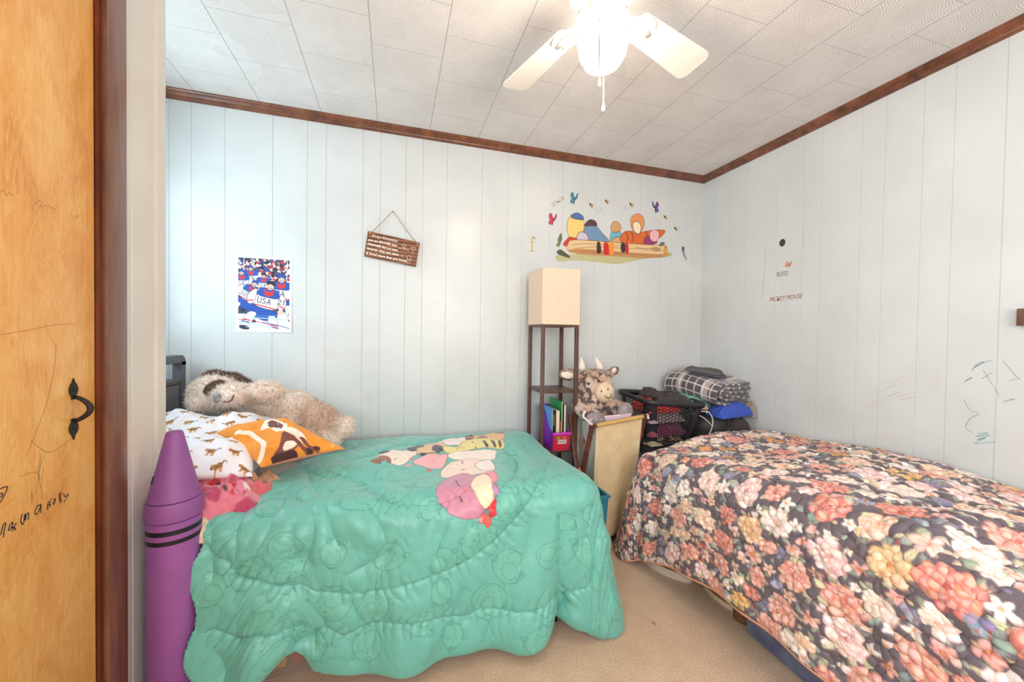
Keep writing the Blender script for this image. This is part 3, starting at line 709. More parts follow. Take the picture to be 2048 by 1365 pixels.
# ---- the comforter: woven on one grid, painted, quilted and creased
def tz(p): return (p[0] / 5.689 + 700, p[1] / 5.689 + 840)
TR = .0034
pt = Paint(-.72, TU1 + TLN, -2.40, TV1 + TLN, TR, (108, 184, 171))
U, V = pt.X, pt.Y
pt.c *= (1 + .05 * (fbm(U * 5, V * 5, 3, 3) - .5))[..., None]
pg = np.random.default_rng(11)
ink = (70, 142, 128); pale = (114, 192, 172)
centres = []
for k in range(900):
    x, y = pg.uniform(-.68, 1.30), pg.uniform(-2.38, -.88); r = pg.uniform(.045, .075)
    if all(math.hypot(x - a, y - b) > (r + c) * 1.04 for a, b, c in centres): centres.append((x, y, r))
for (x, y, r) in centres:                                     # tone-on-tone outlines of plump little bodies
    a = pg.uniform(0, 6.28); ky = pg.uniform(.75, 1.0)
    pt.ell(x, y, r * .95, r * ky, pale, a, .5, None, 3, .05, pg.uniform(0, 6))
    pt.ell(x, y, r * .95, r * ky, ink, a, .75, .0026, 3, .05, 0)
    pt.ell(x + r * .3 * math.cos(a), y + r * .3 * math.sin(a), r * .5, r * .42, ink, a, .6, .0022)
    for s in (-1, 1):
        b = a + s * .55 + pg.uniform(-.1, .1) + PI
        pt.ell(x + r * 1.02 * math.cos(b), y + r * .92 * math.sin(b), r * .2, r * .15, ink, b, .7, .0022)
        b = a + s * .35 + PI; pt.ell(x + r * .45 * math.cos(b), y + r * .45 * math.sin(b), r * .05, r * .05, ink, 0, .7)
    for s in range(int(pg.integers(0, 4))):
        b = a + pg.uniform(-1, 1); pt.ell(x + r * .98 * math.cos(b), y + r * .9 * math.sin(b), r * .12, r * .2, ink, b, .55, .002)
dk = (58, 48, 58)
PP = lambda pts, c, line=(70, 50, 60), lw=.0022: pt.poly(pts, c, 1, line, lw, 4)
PP([(-0.096, -1.8076), (-0.0677, -1.8342), (-0.0489, -1.7855), (-0.0677, -1.7767)], (150, 84, 58))
PP([(-0.0677, -1.8452), (-0.0607, -1.8894), (-0.0042, -1.9579), (0.0287, -1.9336), (0.0617, -1.927), (0.0969, -1.9624), (0.1134, -1.8828), (0.0805, -1.843), (0.0617, -1.7944), (0.0264, -1.7612), (-0.0066, -1.7789)], (246, 226, 210))
PP([(-0.0654, -1.8541), (-0.0466, -1.8739), (-0.0183, -1.8452), (-0.0089, -1.7789), (-0.0325, -1.8121), (-0.0513, -1.8098)], (158, 92, 66))
PP([(-0.0654, -1.9624), (-0.0183, -1.9624), (-0.0183, -1.9182), (-0.0536, -1.9071)], dk)
PP([(0.064, -1.9535), (0.1064, -1.9977), (0.1111, -1.927), (0.0781, -1.9182)], dk)
PP([(0.2405, -2.1237), (0.3016, -2.19), (0.3557, -2.1547), (0.3981, -2.1082), (0.3416, -2.0132), (0.2687, -2.0088), (0.2428, -2.0618)], (250, 232, 226))
PP([(0.1111, -1.9182), (0.1322, -1.969), (0.2099, -2.0508), (0.2546, -2.0552), (0.2546, -1.9425), (0.1887, -1.8872), (0.1369, -1.8496), (0.1134, -1.8828)], (236, 190, 140))
PP([(0.1863, -1.9602), (0.2099, -2.0088), (0.2381, -1.9889), (0.2357, -1.9248), (0.2052, -1.8916), (0.191, -1.9115)], dk)
PP([(0.1134, -2.0486), (0.1558, -2.011), (0.1369, -1.9602), (0.1158, -1.969)], dk)
PP([(0.1228, -1.8828), (0.1793, -1.8872), (0.1652, -1.8563), (0.1369, -1.8474)], dk)
PP([(0.3816, -2.0994), (0.4145, -2.2254), (0.4616, -2.2276), (0.5722, -2.2431), (0.6404, -2.2409), (0.6333, -2.1768), (0.5957, -2.0883), (0.5016, -2.0795), (0.424, -2.0928)], (240, 184, 122))
PP([(0.4616, -2.2276), (0.5722, -2.2431), (0.6404, -2.2409), (0.6286, -2.2033), (0.5604, -2.2386), (0.4616, -2.2011)], (104, 54, 44), None)
PP([(0.4145, -2.2276), (0.4616, -2.2276), (0.4287, -2.1171), (0.3816, -2.0906)], (140, 78, 56))
PP([(0.4616, -2.1392), (0.511, -2.1657), (0.5016, -2.0972), (0.4569, -2.0972)], (168, 100, 68))
PP([(0.2475, -1.9823), (0.311, -1.9889), (0.3887, -2.0861), (0.4757, -2.0994), (0.5839, -2.0729), (0.5581, -1.9668), (0.4451, -1.9602), (0.3581, -1.9204), (0.2734, -1.885), (0.2428, -1.9182)], (242, 222, 140))
for st in ([(0.471, -2.0618), (0.4875, -2.0552), (0.4851, -1.98), (0.4663, -1.9624)], [(0.5134, -2.0729), (0.5322, -2.064), (0.5298, -1.9889), (0.511, -1.9712)], [(0.5604, -2.0773), (0.5745, -2.0662), (0.5604, -1.9933), (0.5439, -1.9734)]): pt.poly(st, dk)
PP([(0.2593, -1.8739), (0.3581, -1.9159), (0.5039, -1.9336), (0.4945, -1.8651), (0.4687, -1.7944), (0.4075, -1.79), (0.3369, -1.7966), (0.264, -1.8121)], (252, 234, 220))
PP([(0.0899, -1.7877), (0.0993, -1.8209), (0.144, -1.8585), (0.2099, -1.8806), (0.2546, -1.8629), (0.2287, -1.7634), (0.2099, -1.7126), (0.1534, -1.7104), (0.1181, -1.7435), (0.0922, -1.7656)], (246, 178, 182))
for c, rx, ry, cc in (((0.0828, -1.8297), .012, .010, (232, 120, 140)), ((0.0664, -1.7568), .014, .011, (240, 150, 170)), ((0.1487, -1.6927), .012, .011, (234, 92, 92))):
    pt.ell(c[0], c[1], rx, ry, cc)
PP([(0.1934, -1.6374), (0.2122, -1.7015), (0.2569, -1.7745), (0.3204, -1.8054), (0.3698, -1.8143), (0.3981, -1.7855), (0.4498, -1.7855), (0.4428, -1.675), (0.4192, -1.6043), (0.3534, -1.5822), (0.2969, -1.5866), (0.2193, -1.5822), (0.1934, -1.6065)], (250, 222, 206))
PP([(0.3604, -1.7259), (0.3934, -1.7701), (0.4475, -1.7789), (0.4428, -1.6772), (0.4192, -1.6109), (0.3722, -1.6352)], (252, 238, 228))
for pts, cc in (([(0.3581, -1.5689), (0.4098, -1.5955), (0.4145, -1.5557), (0.4051, -1.4849), (0.3722, -1.4717)], (240, 140, 158)), ([(0.3698, -1.4496), (0.3887, -1.4606), (0.3981, -1.4363), (0.391, -1.412), (0.3722, -1.4032), (0.3628, -1.4186)], (186, 140, 178)),
                ([(0.3463, -1.3811), (0.3604, -1.4054), (0.3745, -1.4009), (0.3793, -1.3766), (0.3722, -1.3545), (0.3557, -1.3523)], (216, 50, 58)), ([(0.3204, -1.3435), (0.3322, -1.3589), (0.351, -1.3567), (0.3534, -1.3324), (0.3393, -1.3125), (0.3275, -1.3192)], (238, 96, 84)), ([(0.3016, -1.3479), (0.3204, -1.3501), (0.3228, -1.3324), (0.3087, -1.328)], (238, 150, 140))):
    PP(pts, cc, (150, 40, 60))
PP([(0.1628, -1.4871), (0.1816, -1.5358), (0.2522, -1.6043), (0.2993, -1.6131), (0.3275, -1.5667), (0.3675, -1.5756), (0.3816, -1.5269), (0.3651, -1.4253), (0.351, -1.3899), (0.3275, -1.3634), (0.2875, -1.3479), (0.2381, -1.3567), (0.1958, -1.3766), (0.1675, -1.4142), (0.1581, -1.4518)], (204, 138, 162), (130, 70, 100))
PP([(0.2922, -1.4871), (0.351, -1.5689), (0.3816, -1.5269), (0.3651, -1.4253), (0.351, -1.3899), (0.3275, -1.3833), (0.3063, -1.4009), (0.2946, -1.4297)], (248, 226, 194), (180, 120, 110))
for st in ([(0.2428, -1.5358), (0.2428, -1.4982), (0.2475, -1.4739)], [(0.2499, -1.423), (0.2499, -1.4098), (0.2522, -1.4032)], [(0.311, -1.9403), (0.3275, -1.9557), (0.344, -1.9513)], [(0.4122, -1.969), (0.4051, -1.9447), (0.4098, -1.9314)], [(0.3087, -1.79), (0.311, -1.7656), (0.304, -1.7391)], [(0.1605, -1.7767), (0.1769, -1.7877)], [(0.0028, -1.8209), (0.017, -1.8275)], [(0.2852, -1.6573), (0.3016, -1.6684)], [(0.4145, -2.0464), (0.4098, -2.0265), (0.4145, -2.0176)]):
    pt.line(st, .0042, (50, 34, 44))
pt.ell(*(0.264, -1.4518), .012, .010, (240, 128, 140))

seams = [
 [(-0.3195, -1.7679), (-0.263, -1.7104), (-0.1854, -1.6949), (-0.0936, -1.5932), (-0.0254, -1.4562), (0.0264, -1.4297), (0.1134, -1.4164), (0.1769, -1.4142), (0.2546, -1.4385), (0.2969, -1.465)],
 [(-0.463, -1.2882), (-0.3995, -1.2175), (-0.3289, -1.1423), (-0.2277, -1.1512), (-0.1336, -1.1357), (-0.0372, -1.1357), (0.0617, -1.1534), (0.1322, -1.1622), (0.2405, -1.1865), (0.3534, -1.244), (0.4498, -1.3346), (0.5086, -1.3921), (0.6004, -1.4938)],
 [(-0.5336, -1.1578), (-0.5053, -1.1423), (-0.4653, -1.107), (-0.4206, -1.0473), (-0.3406, -0.9633), (-0.2583, -0.981), (-0.2113, -1.0186), (-0.1477, -0.9898), (-0.1007, -1.0053), (-0.0042, -1.023), (0.1322, -1.0075), (0.2593, -0.9854), (0.3157, -0.9942), (0.5416, -0.9898), (0.631, -0.9523), (0.6992, -1.0031), (0.8521, -1.0738)],
 [(-0.5547, -1.3987), (-0.5241, -1.3589), (-0.4771, -1.3214)], [(-0.1877, -1.8894), (-0.103, -1.9115), (-0.0136, -2.0309), (0.1369, -2.0817), (0.3087, -2.179), (0.4945, -2.2342)], [(0.5651, -1.938), (0.5769, -1.7855), (0.4992, -1.5535), (0.4004, -1.4319), (0.3134, -1.3545)]]
D = np.full(U.shape, 9.0); S = np.zeros(U.shape)
for i, sm in enumerate(seams):
    s_ = spline(sm, 4); d, s, L = segdist(U, V, s_); m = d < D; D = np.where(m, d, D); S = np.where(m, s + i * 3.3, S)
wob = fbm(U * 14, V * 14, 2, 8)
h = .013 * (1 - np.exp(-(D / .045) ** 1.5)) - .010 * np.exp(-(D / .006) ** 2)
h += .0052 * np.sin(S * 2 * PI / .036 + 12 * wob) * np.exp(-D / .028) * (1 - np.exp(-(D / .008) ** 2))
pt.c *= (1 - .78 * np.exp(-(D / .0050) ** 2))[..., None]                 # the dark stitching thread itself
creases = [
 ([(-0.2536, -1.538), (-0.2607, -1.4076), (-0.3124, -1.3346), (-0.3736, -1.2948)], .022, .030), ([(-0.2277, -1.4982), (-0.1948, -1.3788), (-0.1642, -1.2948)], -.020, .016), ([(-0.3618, -1.5601), (-0.3289, -1.3921), (-0.3289, -1.3103)], .014, .016),
 ([(-0.2701, -1.5004), (-0.2465, -1.3811), (-0.2607, -1.2705), (-0.2865, -1.1821)], -.024, .020), ([(-0.1571, -1.4385), (-0.1077, -1.3766), (-0.0724, -1.328), (-0.023, -1.2971)], .020, .022), ([(0.0122, -1.2993), (-0.0466, -1.2462), (-0.1477, -1.2086)], -.020, .020),
 ([(-0.3171, -1.4142), (-0.303, -1.2948), (-0.2818, -1.1998)], -.018, .016), ([(-0.2348, -1.4297), (-0.2254, -1.3192), (-0.2348, -1.244)], .020, .018), ([(-0.0842, -1.4496), (-0.0395, -1.3678), (-0.0207, -1.3214)], -.016, .016), ([(-0.3783, -1.5269), (-0.3759, -1.4076), (-0.3901, -1.3479)], -.014, .014),
 ([(-0.47, -1.549), (-0.47, -1.4341), (-0.463, -1.3125)], -.016, .014), ([(-0.4653, -1.4164), (-0.4724, -1.3612), (-0.4653, -1.2838)], .016, .020), ([(-0.5359, -1.4297), (-0.5336, -1.3479), (-0.5218, -1.2727)], -.012, .018),
 ([(-0.3618, -1.8386), (-0.303, -1.6441), (-0.223, -1.5115)], -.012, .014), ([(-0.3783, -1.79), (-0.3218, -1.6065), (-0.2795, -1.5225)], .010, .016), ([(0.5957, -1.3567), (0.5839, -1.2153), (0.5439, -1.1048)], .014, .020), ([(0.5157, -1.3545), (0.4922, -1.2263), (0.4522, -1.1401)], -.014, .018),
 ([(0.6827, -1.3523), (0.7039, -1.2484), (0.7016, -1.1423)], -.010, .018), ([(0.3769, -1.2904), (0.3251, -1.1998), (0.2875, -1.1114)], .012, .020), ([(0.2028, -1.3501), (0.1652, -1.2639), (0.144, -1.1954)], -.010, .016), ([(0.0781, -1.3877), (0.0734, -1.2993), (0.0946, -1.2086)], .012, .020),
 ([(-0.3242, -0.855), (-0.2865, -0.8926), (-0.2183, -1.0097)], -.030, .016), ([(-0.3077, -0.855), (-0.2512, -0.9014), (-0.2042, -1.0053)], .026, .018), ([(0.5957, -0.855), (0.6498, -0.908), (0.6686, -0.9744)], -.028, .018), ([(0.551, -0.9147), (0.5886, -0.9279), (0.6263, -0.9346)], .022, .020),
 ([(-0.4653, -1.1048), (-0.4183, -0.981), (-0.4018, -0.8837)], .016, .022), ([(-0.5171, -1.1003), (-0.4889, -1.0274), (-0.4818, -0.9832)], -.016, .016), ([(-0.1336, -1.1291), (-0.1148, -1.0628), (-0.0772, -1.0141)], -.014, .014), ([(-0.2583, -1.1092), (-0.2277, -1.065), (-0.2113, -1.023)], -.012, .014),
 ([(0.7016, -1.9314), (0.7345, -1.7325), (0.6333, -1.549), (0.5557, -1.4054)], -.010, .010), ([(0.2263, -1.9447), (0.144, -1.8253), (0.0099, -1.706)], .008, .012), ([(0.4734, -2.137), (0.2757, -1.9403), (0.1369, -1.7413)], -.007, .010), ([(0.4687, -1.5269), (0.4145, -1.4009), (0.3628, -1.3302)], .010, .018),
 ([(0.7251, -1.2506), (0.8451, -1.1556), (0.918, -1.0805)], -.012, .016), ([(0.0287, -1.1158), (0.0122, -1.0738), (0.0146, -1.0318)], .010, .016), ([(0.2593, -1.1158), (0.231, -1.0473), (0.2357, -0.9942)], -.010, .016), ([(0.1322, -0.9832), (0.1134, -0.9324), (0.0993, -0.8837)], .010, .02), ([(0.3557, -0.9655), (0.3275, -0.8926), (0.3275, -0.855)], -.010, .018)]
for pts, amp, wd in creases:
    s_ = spline(pts, 4); d, s, L = segdist(U, V, s_)
    prof_ = np.exp(-np.sqrt(d * d + 4e-6) / (wd * 1.1)) if amp < 0 else .42 * np.exp(-(d / (wd * 1.2)) ** 2)
    h += amp * 1.1 * prof_ * np.clip(np.sin(PI * np.clip(s / L, .04, .96)) * 1.5, 0, 1)
rd = lambda a, b, seed: 1 - 2 * np.abs(fbm(a, b, 3, seed) - .5) * 2
skirt = np.clip((V - TV1) / .1, 0, 1)
wu, wv = U + .05 * (fbm(U * 4, V * 4, 2, 41) - .5), V + .05 * (fbm(U * 4 + 9, V * 4, 2, 43) - .5)
h += (.006 + .008 * skirt) * (fbm(wu * 4 + wv * 1.5, wv * 2.6, 2, 21) - .5) * 2 + (.016 + .018 * skirt) * np.abs(fbm(wu * 6 + wv * 2.4, wv * 2.2 - wu * 1.2, 2, 5) - .5) + .010 * np.abs(fbm(wu * 17 + wv * 8, wv * 6 - wu * 3, 2, 9) - .5) + .006 * np.abs(fbm(wu * 30 - wv * 12, wv * 16, 2, 19) - .5)
x, y, z, s, t = teal_base(U, V)
P = np.stack([x, y, z], -1); N = nrm_grid(P)
if N[20, 200, 2] < 0: N = -N
edge = np.clip(np.minimum.reduce([(U - U.min()), (U.max() - U), (V.max() - V), (V - V.min() + .02)]) / .035, 0, 1) ** .5
P = P + N * ((h - .012) * edge)[..., None]
P[..., 2] = np.maximum(P[..., 2], .008); P[..., 1] = np.minimum(P[..., 1], YB - .012)
amin = np.interp(V, [-2.40, -2.2, -1.9, -1.7, -1.55, -1.45, -.8], [-.28, -.30, -.40, -.47, -.545, -.575, -.575]) + .012 * np.sin(V * 30)
mask = U >= amin
cf = gridobj('comforter', P, m_teal_cloth, None, pt.lin(), mask, flip=False, solid=.016)
tag(cf, 'teal comforter printed with a heap of pastel animals hanging to the carpet', 'comforter')

# ---- giant purple crayon
CX0, CY0 = -.634, 1.412
cr = empty('giant_crayon', (CX0, CY0, 0), 'giant purple crayon standing upright between the partition wall and the teal comforter', 'toy crayon')
m_pur = M('purple_crayon_plastic', (150, 88, 158), .38, .05, 12, .12, 400, spec=.5); m_pur2 = M('purple_crayon_tip', (142, 84, 148), .45, .05, 12, .2, 500)
m_blk = M('black_band', (30, 26, 36), .4); m_lett = M('white_lettering', (230, 224, 232), .5)
c0 = (CX0, CY0, 0)
latheobj('barrel', [(.058, .002), (.066, .012), (.066, .650), (.060, .654)], c0, m_pur, cr, 64)
latheobj('collar', [(.060, .654), (.0690, .656), (.0695, .662), (.0685, .700), (.0655, .708), (.060, .709)], c0, m_pur2, cr, 64)
latheobj('tip', [(.0600, .7095), (.0635, .711), (.0210, .905), (.0185, .910), (.010, .912)], c0, m_pur2, cr, 64)
def band(nm, z0, z1, amp=0):
    k = 72; V = []; F = []
    for j in range(k):
        a = 2 * PI * j / k; w = amp * math.sin(a * 6)
        V += [(CX0 + .0664 * math.cos(a), CY0 + .0664 * math.sin(a), z0 + w), (CX0 + .0664 * math.cos(a), CY0 + .0664 * math.sin(a), z1 + w)]
    F = [(2 * j, 2 * ((j + 1) % k), 2 * ((j + 1) % k) + 1, 2 * j + 1) for j in range(k)]
    pyobj(nm, V, F, m_blk, cr, True)
band('stripe', .618, .632); band('stripe', .590, .603); band('stripe', .060, .074); band('stripe', .086, .099)
def onbarrel(th, z, r=.0666): return (CX0 + r * math.cos(th), CY0 + r * math.sin(th), z)
pts = []; th0 = math.radians(14); n = 40
V = [onbarrel(th0, .315)]; rings = 6
for k in range(1, rings + 1):
    for j in range(n):
        a = 2 * PI * j / n; V.append(onbarrel(th0 + .52 * k / rings * math.cos(a), .315 + .165 * k / rings * math.sin(a)))
F = [(0, 1 + j, 1 + (j + 1) % n) for j in range(n)] + [(1 + (k - 1) * n + j, 1 + k * n + j, 1 + k * n + (j + 1) % n, 1 + (k - 1) * n + (j + 1) % n) for k in range(1, rings) for j in range(n)]
lab = pyobj('label', V, F, m_blk, cr, True)
ps = []
for k in range(7):
    zc = .195 + k * .040
    for st in ([(-.22, zc), (.10, zc + .026)], [(-.22, zc + .012), (.02, zc + .002)]):
        p = np.array([onbarrel(th0 + a, zz, .0670) for a, zz in [(st[0][0] + (st[1][0] - st[0][0]) * t, st[0][1] + (st[1][1] - st[0][1]) * t) for t in np.linspace(0, 1, 6)]])
        ps.append(tube_vf(p, .0016, 5))
V, F = join_vf(ps); pyobj('lettering', V, F, m_lett, lab, True)
th = math.radians(-140); rr_ = .048
boxobj('coin_slot', (CX0 + rr_ * math.cos(th) , CY0 + rr_ * math.sin(th), .775), (.010, .004, .022), m_blk, cr, (0, -.2, th), .0005)

# ---- pillows and blankets heaped at the head of the teal bed
def tiger_paint(seed, w=.55, hgt=.5, res=.0034):
    p = Paint(-w / 2, w / 2, -hgt / 2, hgt / 2, res, (240, 236, 240)); g = np.random.default_rng(seed); row = 0
    y = -hgt / 2 + .02
    while y < hgt / 2:
        x = -w / 2 + (.03 if row % 2 else .075) + g.uniform(-.01, .01)
        while x < w / 2:
            a = g.uniform(-.5, .5); k = g.choice([-1, 1]) * g.uniform(.8, 1.1); c = (196, 138, 72); d = (74, 48, 34)
            def q(u, v): return (x + (u * math.cos(a) - v * math.sin(a)) * abs(k), y + (u * math.sin(a) + v * math.cos(a)) * abs(k))
            s = 1 if k > 0 else -1
            p.ell(*q(0, 0), .017 * abs(k), .0085 * abs(k), c, a); p.ell(*q(s * .018, .005), .008, .007, c, a)
            for lx in (-.011, -.005, .008, .013): p.line([q(lx, -.004), q(lx + s * .003, -.017)], .0042, c if lx != -.005 else (168, 112, 58))
            p.line([q(-s * .016, .002), q(-s * .025, .010), q(-s * .033, .006)], .0028, d, 1, 4)
            for lx in (-.012, -.006, 0, .006, .012): p.line([q(lx, .007), q(lx + .002, -.005)], .0024, d, .8)
            p.ell(*q(s * .023, .003), .003, .003, d); x += .088 + g.uniform(-.008, .012)
        y += .062; row += 1
    cl = p.lin()
    def f(u, v):
        i = np.clip(((v + 1) / 2 * (p.ny - 1)), 0, p.ny - 1).astype(int); j = np.clip(((u + 1) / 2 * (p.nx - 1)), 0, p.nx - 1).astype(int)
        return cl[i, j]
    return f
def paint_fn(p):
    cl = p.lin()
    return lambda u, v: cl[np.clip(((v + 1) / 2 * (p.ny - 1)), 0, p.ny - 1).astype(int), np.clip(((u + 1) / 2 * (p.nx - 1)), 0, p.nx - 1).astype(int)]
tf = tiger_paint(5)
tag(quad_pillow('pillow', (-1.02, 1.56, .600), (-.55, 1.60, .600), (-.56, 2.20, .625), (-1.02, 2.24, .64), .045, plain((232, 226, 226)), plain((232, 226, 226)), m_cloth, 70, 3), 'plain white pillow pressed flat beneath the tiger print pillow', 'pillow')
tag(quad_pillow('pillow', (-.99, 1.56, .715), (-.495, 1.63, .680), (-.555, 2.10, .800), (-1.0, 2.14, .835), .070, tf, tf, m_cloth, 190, 6, .022), 'white pillow printed with small brown tigers, in front of the plush dog', 'pillow', 'tiger print pillows')
tag(quad_pillow('pillow', (-.80, 2.05, .700), (-.50, 1.98, .705), (-.455, 2.16, .775), (-.72, 2.26, .80), .035, tiger_paint(8, .35, .3), plain((238, 234, 236)), m_cloth, 90, 16, .010), 'white tiger print pillow peeping out under the plush dog behind the orange pillow', 'pillow', 'tiger print pillows')
# orange pillow with a masked ferret
po = Paint(-.19, .19, -.19, .19, .0026, (236, 150, 52)); po.c *= (1 + .05 * (fbm(po.X * 14, po.Y * 14, 3, 2) - .5))[..., None]
cm = (250, 232, 214); br = (126, 72, 62); db = (74, 42, 42)
po.line([(-0.1596, 0.0735), (-0.1165, 0.0418), (-0.1102, -0.0215), (-0.1229, -0.0887), (-0.1571, -0.1343), (-0.1875, -0.1583)], .024, cm, 1, 8)
po.poly([(-0.0076, -0.0659), (0.0139, -0.0937), (0.0329, -0.1292), (-0.0038, -0.1672), (-0.0507, -0.1811), (-0.1001, -0.1862), (-0.1343, -0.1887), (-0.1191, -0.171), (-0.0823, -0.1495)], br, 1, None, .002, 6)
po.poly([(-0.0393, -0.1355), (0.0, -0.1343), (-0.0025, -0.1583), (-0.0405, -0.1723), (-0.0747, -0.1672)], cm, 1, None, .002, 5)
po.poly([(0.0152, -0.019), (0.0621, -0.0367), (0.0798, -0.0811), (0.0671, -0.1229), (0.0329, -0.1495), (0.0253, -0.1127), (0.0089, -0.0722)], cm, 1, None, .002, 5)
po.line([(0.0557, -0.1127), (0.0456, -0.1571), (0.0621, -0.1786), (0.0735, -0.1786)], .022, br, 1, 5); po.line([(0.0152, -0.133), (0.0127, -0.171), (0.0253, -0.1837), (0.0367, -0.1837)], .022, br, 1, 5)
po.line([(-0.1279, -0.1862), (-0.0874, -0.1875), (-0.0418, -0.1875)], .024, db, 1, 5)
for q_ in [(0.0747, -0.1761), (0.0367, -0.1837), (-0.0367, -0.1875)]: po.ell(q_[0], q_[1], .015, .011, db)
po.poly([(0.0393, 0.1165), (0.095, 0.1102), (0.0773, 0.0253), (0.0405, -0.0291), (-0.0101, -0.0545), (-0.0304, -0.0228), (-0.0203, 0.0228), (-0.0595, 0.0215), (-0.0507, 0.0507)], cm, 1, None, .002, 5)
po.poly([(0.0165, 0.0836), (0.0583, 0.0773), (0.0532, 0.0165), (0.0152, -0.019), (-0.0139, -0.0063), (-0.0089, 0.0317)], br, 1, None, .002, 5)
for q_ in [(0.0367, 0.0367), (0.0, 0.0405)]: po.ell(q_[0], q_[1], .012, .012, (40, 30, 34)); po.ell(q_[0] + .004, q_[1] + .003, .004, .004, (250, 250, 250))
for q_ in [(0.0089, -0.0051)]: po.ell(q_[0], q_[1], .011, .008, (250, 240, 230)); po.ell(q_[0], q_[1], .005, .004, (40, 30, 34))
for st in ([(0.1735, -0.1444), (0.1533, -0.1773)], [(0.1811, -0.1482), (0.19, -0.152)], [(0.1419, -0.1697), (0.1381, -0.1849)], [(0.1837, -0.1596), (0.1862, -0.1697)]): po.line(st, .005, (248, 206, 140))
pb = Paint(-.19, .19, -.19, .19, .004, (238, 150, 120)); g = np.random.default_rng(3)
for k in range(80): pb.ell(g.uniform(-.18, .18), g.uniform(-.18, .18), g.uniform(.006, .02), g.uniform(.005, .012), [(70, 50, 70), (250, 226, 200), (150, 80, 60), (230, 110, 120)][k % 4], g.uniform(0, 3))
tag(quad_pillow('pillow', (-0.4761, 1.66, 0.7014), (-0.1921, 1.74, 0.7297), (-0.4834, 1.99, 0.8214), (-0.695, 1.86, 0.7977), .066, paint_fn(po), paint_fn(pb), m_cloth, 170, 9, .014, None, .09),
    'orange cushion printed with a masked ferret lying on the bedding', 'cushion')
pk = Paint(-.20, .20, -.20, .20, .005, (236, 132, 150)); g = np.random.default_rng(8)
for k in range(34):
    pk.ell(g.uniform(-.2, .2), g.uniform(-.2, .2), g.uniform(.02, .05), g.uniform(.012, .035), [(246, 226, 214), (236, 140, 166), (216, 56, 60), (196, 74, 110)][k % 4], g.uniform(0, 3))
for k in range(10): pk.ell(g.uniform(-.2, .2), g.uniform(-.2, .2), .008, .012, (90, 60, 40))
pkl = pk.lin(); pkf = lambda u, v: pkl[np.clip(((v + .2) / .4 * (pk.ny - 1)), 0, pk.ny - 1).astype(int), np.clip(((u + .2) / .4 * (pk.nx - 1)), 0, pk.nx - 1).astype(int)]
tag(heap('blanket', (-.60, 1.605, .575), .14, .17, .125, pkf, m_fleece, .5, 3, 90, .34, (0, .06), .14, 1.5), 'crumpled pink fleece blanket with red and cream print beside the crayon tip', 'blanket')
tag(heap('blanket', (-.505, 1.685, .572), .10, .10, .105, (206, 156, 118), m_fleece, .3, 9, 70, .36, (0, .05), .14, 1.5), 'small crumpled tan fleece blanket peeking out beneath the orange cushion', 'blanket')
tag(heap('blanket', (-.61, 1.475, .560), .055, .075, .075, (238, 216, 188), m_fleece, .2, 12, 60, .4), 'cream fleece blanket edge hanging behind the crayon tip', 'blanket')
tag(heap('blanket', (-.50, 1.605, .582), .07, .085, .085, (224, 104, 112), m_fleece, -.4, 15, 60, .35, (0, 0), .14, 1.5), 'plain coral red fleece fold lying against the teal comforter', 'blanket')

# ---- big plush dog lying along the wall
def bearcol(P, N):
    c = np.tile(lin((252, 232, 216)), (len(P), 1)); k = np.clip(1.25 - np.linalg.norm((P - np.array((-0.3674, 2.22, 0.7616))) / np.array((.12, .2, .10)), axis=1), 0, 1)[:, None]
    c = c * (1 - k) + lin((216, 176, 146)) * k
    return c * (.93 + .16 * noise3(P, 45)[:, None])
m_fur = M('plush_fur', (255, 255, 255), .95, .10, 80, .6, 260, sheen=.6, attr=True)
bear = empty('plush_dog', (-0.5373, 2.25, 0.7585), 'large shaggy beige plush dog lying along the back wall on the teal bed', 'stuffed animal')
remesh_blob('body', [('e', (-0.8173, 2.22, 0.9145), (.120, .11, .088)), ('e', (-0.7017, 2.065, 0.9249), (.070, .066, .050)), ('e', (-0.7466, 2.12, 0.9155), (.066, .06, .052)), ('e', (-0.8772, 2.2, 0.8831), (.05, .09, .06)), ('c', (-0.718, 2.24, 0.8708), (-0.5605, 2.25, 0.8168), .085, .10),
    ('e', (-0.5029, 2.25, 0.8091), (.12, .12, .095)), ('e', (-0.5667, 2.05, 0.9393), (.078, .05, .044), (0, .12, 0)), ('c', (-0.6798, 2.18, 0.8795), (-0.6241, 2.1, 0.9195), .04, .04), 
    ('e', (-0.3769, 2.22, 0.7621), (.098, .11, .078), (0, .35, 0)), ('c', (-0.3283, 2.2, 0.743), (-0.237, 2.14, 0.7335), .05, .050), ('e', (-0.2359, 2.13, 0.7306), (.046, .045, .050)),
    ('c', (-0.3993, 2.14, 0.7047), (-0.2895, 2.08, 0.6781), .050, .042), ('e', (-0.5378, 2.16, 0.7531), (.11, .09, .05))],
    m_fur, bear, .011, 5, (22000, .015, .0016, (0, 0, -.15)), bearcol)
brn = lambda P, N: np.tile(lin((122, 88, 68)), (len(P), 1)) * (.8 + .4 * noise3(P, 60)[:, None])
remesh_blob('ear', [('e', (-0.8415, 2.24, 0.9938), (.045, .03, .022)), ('e', (-0.7672, 2.22, 0.9848), (.06, .03, .020), (0, .22, 0)), ('e', (-0.7107, 2.21, 0.9501), (.034, .03, .026))], m_fur, bear, .008, 4, (5000, .014, .0015, (0, 0, -.3)), brn)
remesh_blob('eye_patch', [('e', (-0.7937, 2.118, 0.9477), (.046, .022, .028), (0, -.55, 0))], m_fur, bear, .007, 3, (3000, .010, .0014, (0, 0, -.2)), brn)
pyn = remesh_blob('nose', [('e', (-0.7437, 2.02, 0.9242), (.024, .02, .018)), ('e', (-0.755, 2.025, 0.9036), (.013, .013, .013))], M('grey_satin_nose', (140, 132, 138), .4), bear, .006, 3)
